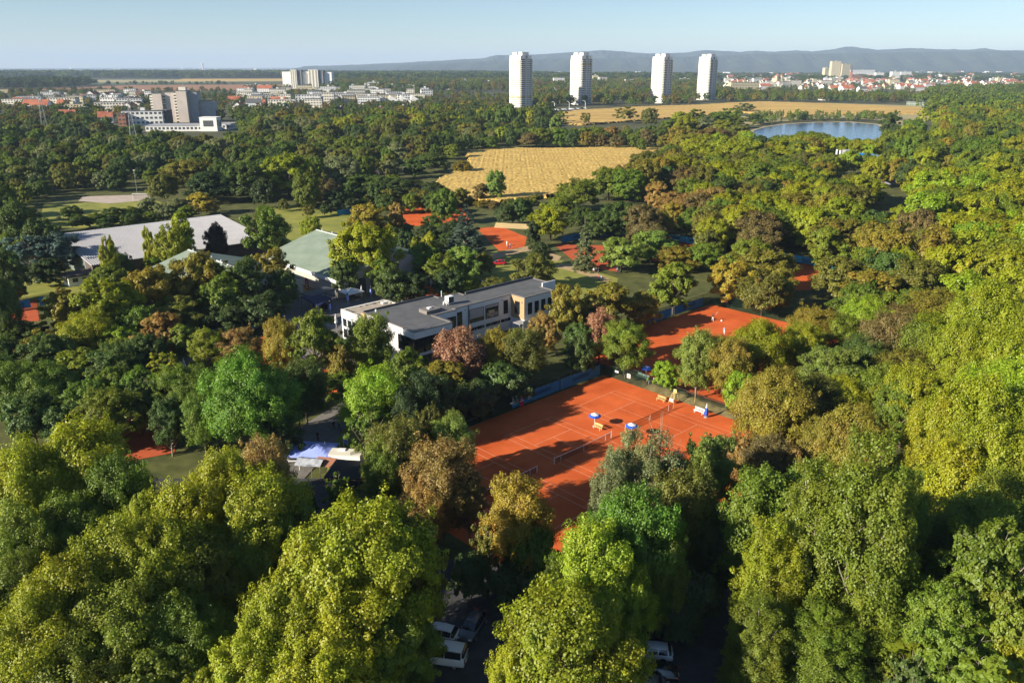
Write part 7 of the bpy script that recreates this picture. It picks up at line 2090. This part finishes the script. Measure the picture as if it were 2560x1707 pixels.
# ---------------------------------------------------------------- cars
def car(label, loc, rz, paint='carwhite', kind='wagon', scale=1.0):
    t = thing('van' if kind == 'van' else 'parked_car', label, 'van' if kind == 'van' else 'car', loc, rz)
    t.scale = (scale,) * 3
    if kind == 'van':
        st_ = [(-2.45, .45, 1.25, .90), (-2.38, .32, 1.45, .95), (-1.2, .28, 1.28, .97), (0, .28, 1.25, .98), (1.2, .28, 1.22, .97), (1.85, .30, 1.12, .94), (2.3, .34, .95, .88), (2.45, .45, .80, .78)]
        gh = [(-2.42, 1.24, 1.90, .84, .74), (-2.2, 1.26, 1.97, .94, .80), (-.5, 1.25, 2.0, .95, .82), (.7, 1.23, 1.97, .94, .80), (1.15, 1.21, 1.80, .93, .74), (1.85, 1.12, 1.16, .90, .84)]
    else:
        st_ = [(-2.35, .45, .80, .78), (-2.25, .32, .98, .86), (-1.4, .26, 1.0, .90), (0, .26, .98, .91), (1.0, .26, .97, .91), (1.7, .28, .86, .87), (2.2, .34, .72, .76), (2.35, .44, .60, .62)]
        gh = [(-2.2, .97, 1.05, .80, .66), (-1.85, .99, 1.38, .84, .62), (-.9, .99, 1.47, .86, .64), (.1, .98, 1.45, .86, .63), (.45, .97, 1.36, .85, .60), (1.2, .96, .99, .80, .70)]
        if kind == 'hatch':
            gh = [(-1.95, .97, 1.15, .80, .66), (-1.6, .99, 1.42, .84, .62)] + gh[2:]
    m_ = MB(); rings = []
    for x, z0, z1, w in st_:
        zm = (z0 + z1) / 2
        rings.append([(x, -w * .86, z0), (x, -w, z0 + .12), (x, -w * 1.01, zm), (x, -w * .96, z1 - .06), (x, -w * .86, z1), (x, w * .86, z1), (x, w * .96, z1 - .06), (x, w * 1.01, zm), (x, w, z0 + .12), (x, w * .86, z0)])
    rings = [[(p[0], -p[1], p[2]) for p in r_] for r_ in rings]
    m_.loft(rings); m_.build('body', M[paint], t, smooth=True)
    m_ = MB(); rings = [[(x, w0, z0), (x, w1, z1), (x, -w1, z1), (x, -w0, z0)] for x, z0, z1, w0, w1 in gh]
    m_.loft(rings); m_.build('glasshouse', M['glass'], t)
    m_ = MB(); rings = []
    sel = gh[1:-1]
    for x, z0, z1, w0, w1 in sel:
        rings.append([(x, w1 + .02, z1 - .03), (x, w1 * .85, z1 + .035), (x, -w1 * .85, z1 + .035), (x, -w1 - .02, z1 - .03)])
    m_.loft(rings); m_.build('roof', M[paint], t, smooth=True)
    for i in (1, 2, 3):
        if i < len(gh) - 1:
            for s_ in (-1, 1):
                x, z0, z1, w0, w1 = gh[i]
                MB().add([(x - .05, s_ * (w0 + .012), z0), (x + .05, s_ * (w0 + .012), z0), (x + .05, s_ * (w1 + .012), z1), (x - .05, s_ * (w1 + .012), z1)], [(0, 1, 2, 3)]).build('pillar', M[paint if kind != 'van' or i > 2 else paint], t)
    wb = 1.5 if kind == 'van' else 1.4
    for x in (-wb, wb):
        for s_ in (-1, 1):
            w_ = MB().tube([(x, s_ * .74, .33), (x, s_ * .95, .33)], .33, 16).build('wheel', M['tyre'], t)
            MB().tube([(x, s_ * .93, .33), (x, s_ * .965, .33)], .21, 10).build('rim', M['rim'], w_)
    for s_ in (-1, 1):
        MB().box(2.12, 2.33, s_ * .62 - .14, s_ * .62 + .14, .60, .72).build('headlight', M['lamp'], t)
        MB().box(-2.38 if kind != 'van' else -2.47, -2.2 if kind != 'van' else -2.36, s_ * .70 - .12, s_ * .70 + .10, .72, .88 if kind != 'van' else 1.2).build('tail_light', M['tail'], t)
        MB().box(.75, .92, s_ * 1.0 - .06, s_ * 1.0 + .06, .98, 1.1).build('mirror', M[paint], t)
    MB().box(-2.4 if kind != 'van' else -2.49, -2.36 if kind != 'van' else -2.455, -.26, .26, .50, .62).build('number_plate', M['white'], t)
    for z in ((.08,),):
        pass
    for s_ in (-1, 1):
        for x in (-.75, .25):
            MB().box(x - .1, x + .1, s_ * .925 - .012, s_ * .925 + .012, .84, .87).build('door_handle', M[paint], t)
    return t
car('white van parked under the big yellow-green tree', P(1105, 1652), R(168), 'carwhite', 'van')
car('white estate car parked behind the white van', P(1090, 1592), R(165), 'carwhite', 'wagon')
car('dark estate car parked behind the white ones at the lane', P(1182, 1575), R(250), 'cargrey', 'wagon')
car('white estate car with dark windows at the right of the car park', P(1620, 1640), R(172), 'carwhite', 'wagon')
car('black car parked in front of the white estate car', P(1632, 1690), R(170), 'carblack', 'hatch')
car('dark car at the bottom edge beside the black one', P(1600, 1722), R(172), 'cargrey', 'hatch')
car('silver car glimpsed through the left foliage', P(560, 1600), R(20), 'carwhite', 'hatch'); car('white car glimpsed between the left trees', P(330, 1610), R(20), 'carwhite', 'wagon'); car('pale car glimpsed left of the big tree', P(415, 1612), R(20), 'carwhite', 'hatch')
car('pale car in the shade of the left avenue', P(530, 1450), R(15), 'carwhite', 'wagon'); car('second pale car in the shade of the left avenue', P(560, 1462), R(15), 'cargrey', 'wagon')
car('small red car parked on the grass behind the clubhouse', P(1246, 662), R(185), 'red', 'hatch')
# cars and lamps along the far road
g_ = random.Random(9)
for k in range(18):
    px = 1355 + k * 6.3
    p = P(px, 279 - k * .35)
    o = MB()
    o.box(-2.2, 2.2, -.9, .9, .3, .9); o.box(-1.5, 1.1, -.8, .8, .9, 1.45)
    ob = o.build('parked_car', M[['carwhite', 'cargrey', 'red', 'carwhite', 'carblack', 'carwhite'][g_.randrange(6)]], loc=p, rz=R(g_.choice([8, 12, 170])))
    ob.scale = (1.3, 1.3, 1.4)
    tag(ob, 'car parked by the far road below the white towers, %s from the left' % ordinal(k), 'car', 'cars along the far road')
sheet('road', [P(1340, 282)[:2], P(1480, 275.5)[:2], P(1480, 273.5)[:2], P(1340, 279)[:2]], .3, M['asphalt'], 'far road with parked cars below the white towers', 'road')
for px, py, lb in ((1386, 277, 'left one'), (1423, 276, 'middle one'), (1463, 274, 'right one')):
    t = thing('street_lamp', 'curved street lamp on the far road, ' + lb, 'street lamp', P(px, py), 0, 'street lamps')
    MB().tube([(0, 0, 0), (0, 0, 9), (-.8, 0, 10.6), (-2.4, 0, 11.2)], [.35, .28, .25, .25], 5).build('mast', M['white'], t)
    MB().box(-3.6, -2.2, -.4, .4, 11.0, 11.4).build('lamp_head', M['white'], t)

# ---------------------------------------------------------------- water slide, pool hut, goal, lights
ws = thing('water_slide', 'blue and white spiral water slide above the trees at the right', 'water slide', PD(1962, 392), 0)
for x, y in ((-9, 0), (-9, 5), (0, 2), (9, 3)):
    MB().tube([(x, y, 0), (x, y, 11 if x < 0 else 8)], .55, 8).build('pillar', M['whitemetal'], ws)
MB().box(-6, -1, 0, 5, 8.2, 11.0).build('platform', M['grey'], ws)
sp_ = [(-4 + 3 * cos(a * .0), 2, 9)] and []
for k in range(60):
    a = k / 60
    if a < .35:
        x, y, z = -4 + 12 * a / .35, 2 - 2 * a, 9 - 3 * a
    else:
        b = (a - .35) / .65 * 2 * pi * 1.4
        x, y, z = 9 + 4 * sin(b), 1.3 - 3.4 * (1 - cos(b)) * .8, 8 - 3.8 * (a - .35) / .65 * 1.4
    sp_.append((x, y, z))
MB().tube(sp_, 1.05, 10).build('tube', mat('bright_blue_slide', (.02, .22, .65), .3, .1, .5), ws, smooth=True)
MB().tube([(-6, 2, 8), (-10, 1, 5), (-13, -1, 1.5)], .7, 8).build('tube', M['whitemetal'], ws, smooth=True)
ph = thing('pool_building', 'low pool building with white roof bands and blue stripe', 'pool building', PD(2035, 424), R(-8))
MB().box(-8.5, 8.5, 0, 6, 0, 3.0).build('wall', M['grey'], ph); MB().box(-9, 9, -.6, 6.4, 3.0, 3.5).build('roof', M['whitemetal'], ph); MB().box(-9, 9, -.9, -.62, 1.9, 2.7).build('stripe', M['blue'], ph); MB().box(-8.8, 8.8, 6.5, 9, 4.0, 4.4).build('back_roof', M['whitemetal'], ph)
gp = PD(325, 459)
gl_ = thing('football_goal', 'white football goal at the end of the pale sports ground', 'goal', gp, R(5))
m_ = MB(); m_.tube([(-3.6, 0, 0), (-3.6, 0, 2.6), (3.6, 0, 2.6), (3.6, 0, 0)], .14, 6); m_.tube([(-3.6, 0, 2.6), (-3.6, 1.8, 0)], .08, 5); m_.tube([(3.6, 0, 2.6), (3.6, 1.8, 0)], .08, 5); m_.build('frame', M['white'], gl_)
m_ = MB(); m_.add([(-3.6, .05, 2.55), (3.6, .05, 2.55), (3.6, 1.8, .02), (-3.6, 1.8, .02)], [(0, 1, 2, 3)]); m_.build('goal_net', net_material('goal_net', (.6, .6, .6), .35), gl_)
fl_ = thing('floodlight_mast', 'slim white floodlight mast behind the goal', 'floodlight', PD(316, 448), 0)
MB().tube([(0, 0, 0), (0, 0, 11)], [.11, .06], 6).build('mast', M['steel'], fl_); MB().box(-.35, .35, -.15, .15, 10.8, 11.1).build('lamp_head', M['white'], fl_)
# garden huts
for k, (x, y) in enumerate([(190, 402), (215, 402), (60, 388), (255, 388), (835, 398), (862, 402), (890, 392), (480, 358), (350, 362), (545, 352), (940, 398), (130, 395)]):
    p = PD(x, y)
    t = thing('garden_hut', 'garden hut with pale roof among the allotment trees, %s from the left' % ordinal(sorted([190, 215, 60, 255, 835, 862, 890, 480, 350, 545, 940, 130]).index(x)), 'hut', p, R(20 * k), 'garden huts')
    m_ = MB(); m_.add([(-3.2, -2.2, 0), (3.2, -2.2, 0), (3.2, 2.2, 0), (-3.2, 2.2, 0), (-3.2, -2.2, 2.3), (3.2, -2.2, 2.3), (3.2, 2.2, 2.3), (-3.2, 2.2, 2.3), (-3.2, 0, 3.3), (3.2, 0, 3.3)], [(0, 1, 5, 4), (2, 3, 7, 6), (1, 2, 6, 9, 5), (3, 0, 4, 8, 7)]); m_.build('wall', M['brownwall'], t)
    m_ = MB(); m_.add([(-3.5, -2.6, 2.2), (3.5, -2.6, 2.2), (3.5, 0, 3.45), (-3.5, 0, 3.45), (-3.5, 2.6, 2.2), (3.5, 2.6, 2.2)], [(0, 1, 2, 3), (3, 2, 5, 4)]); m_.build('roof', M['grey' if k % 3 else 'white'], t)
# seating steps at the far clay court
se = thing('seating_steps', 'pale stepped seating beside the clay court right of the spruce', 'steps', PD(1135, 523), R(-14))
for k in range(3):
    MB().box(0, 13, k * 1.0, k * 1.0 + .98, 0, .45 + .45 * k).build('step', M['sand'], se)
sheet('pool_lawn', dpoly([(2180, 412), (2260, 400), (2300, 412), (2200, 425)]), .01, M['lawn'], 'lawn of the open air pool at the right', 'lawn')
# ---------------------------------------------------------------- haze
hz = MB().box(-15000, 17000, -900, 31000, -1.5, 420)
m, nt, out = nodes_of('pale_haze')
vp = nt.nodes.new("ShaderNodeVolumePrincipled")
vp.inputs["Color"].default_value = (0.56, 0.73, 1.0, 1)
vp.inputs["Density"].default_value = 0.00006
vp.inputs["Anisotropy"].default_value = 0.0
nt.links.new(vp.outputs[0], out.inputs["Volume"])
h = hz.build('haze', m)
tag(h, 'thin pale haze lying over the whole plain', 'haze', kind='stuff')
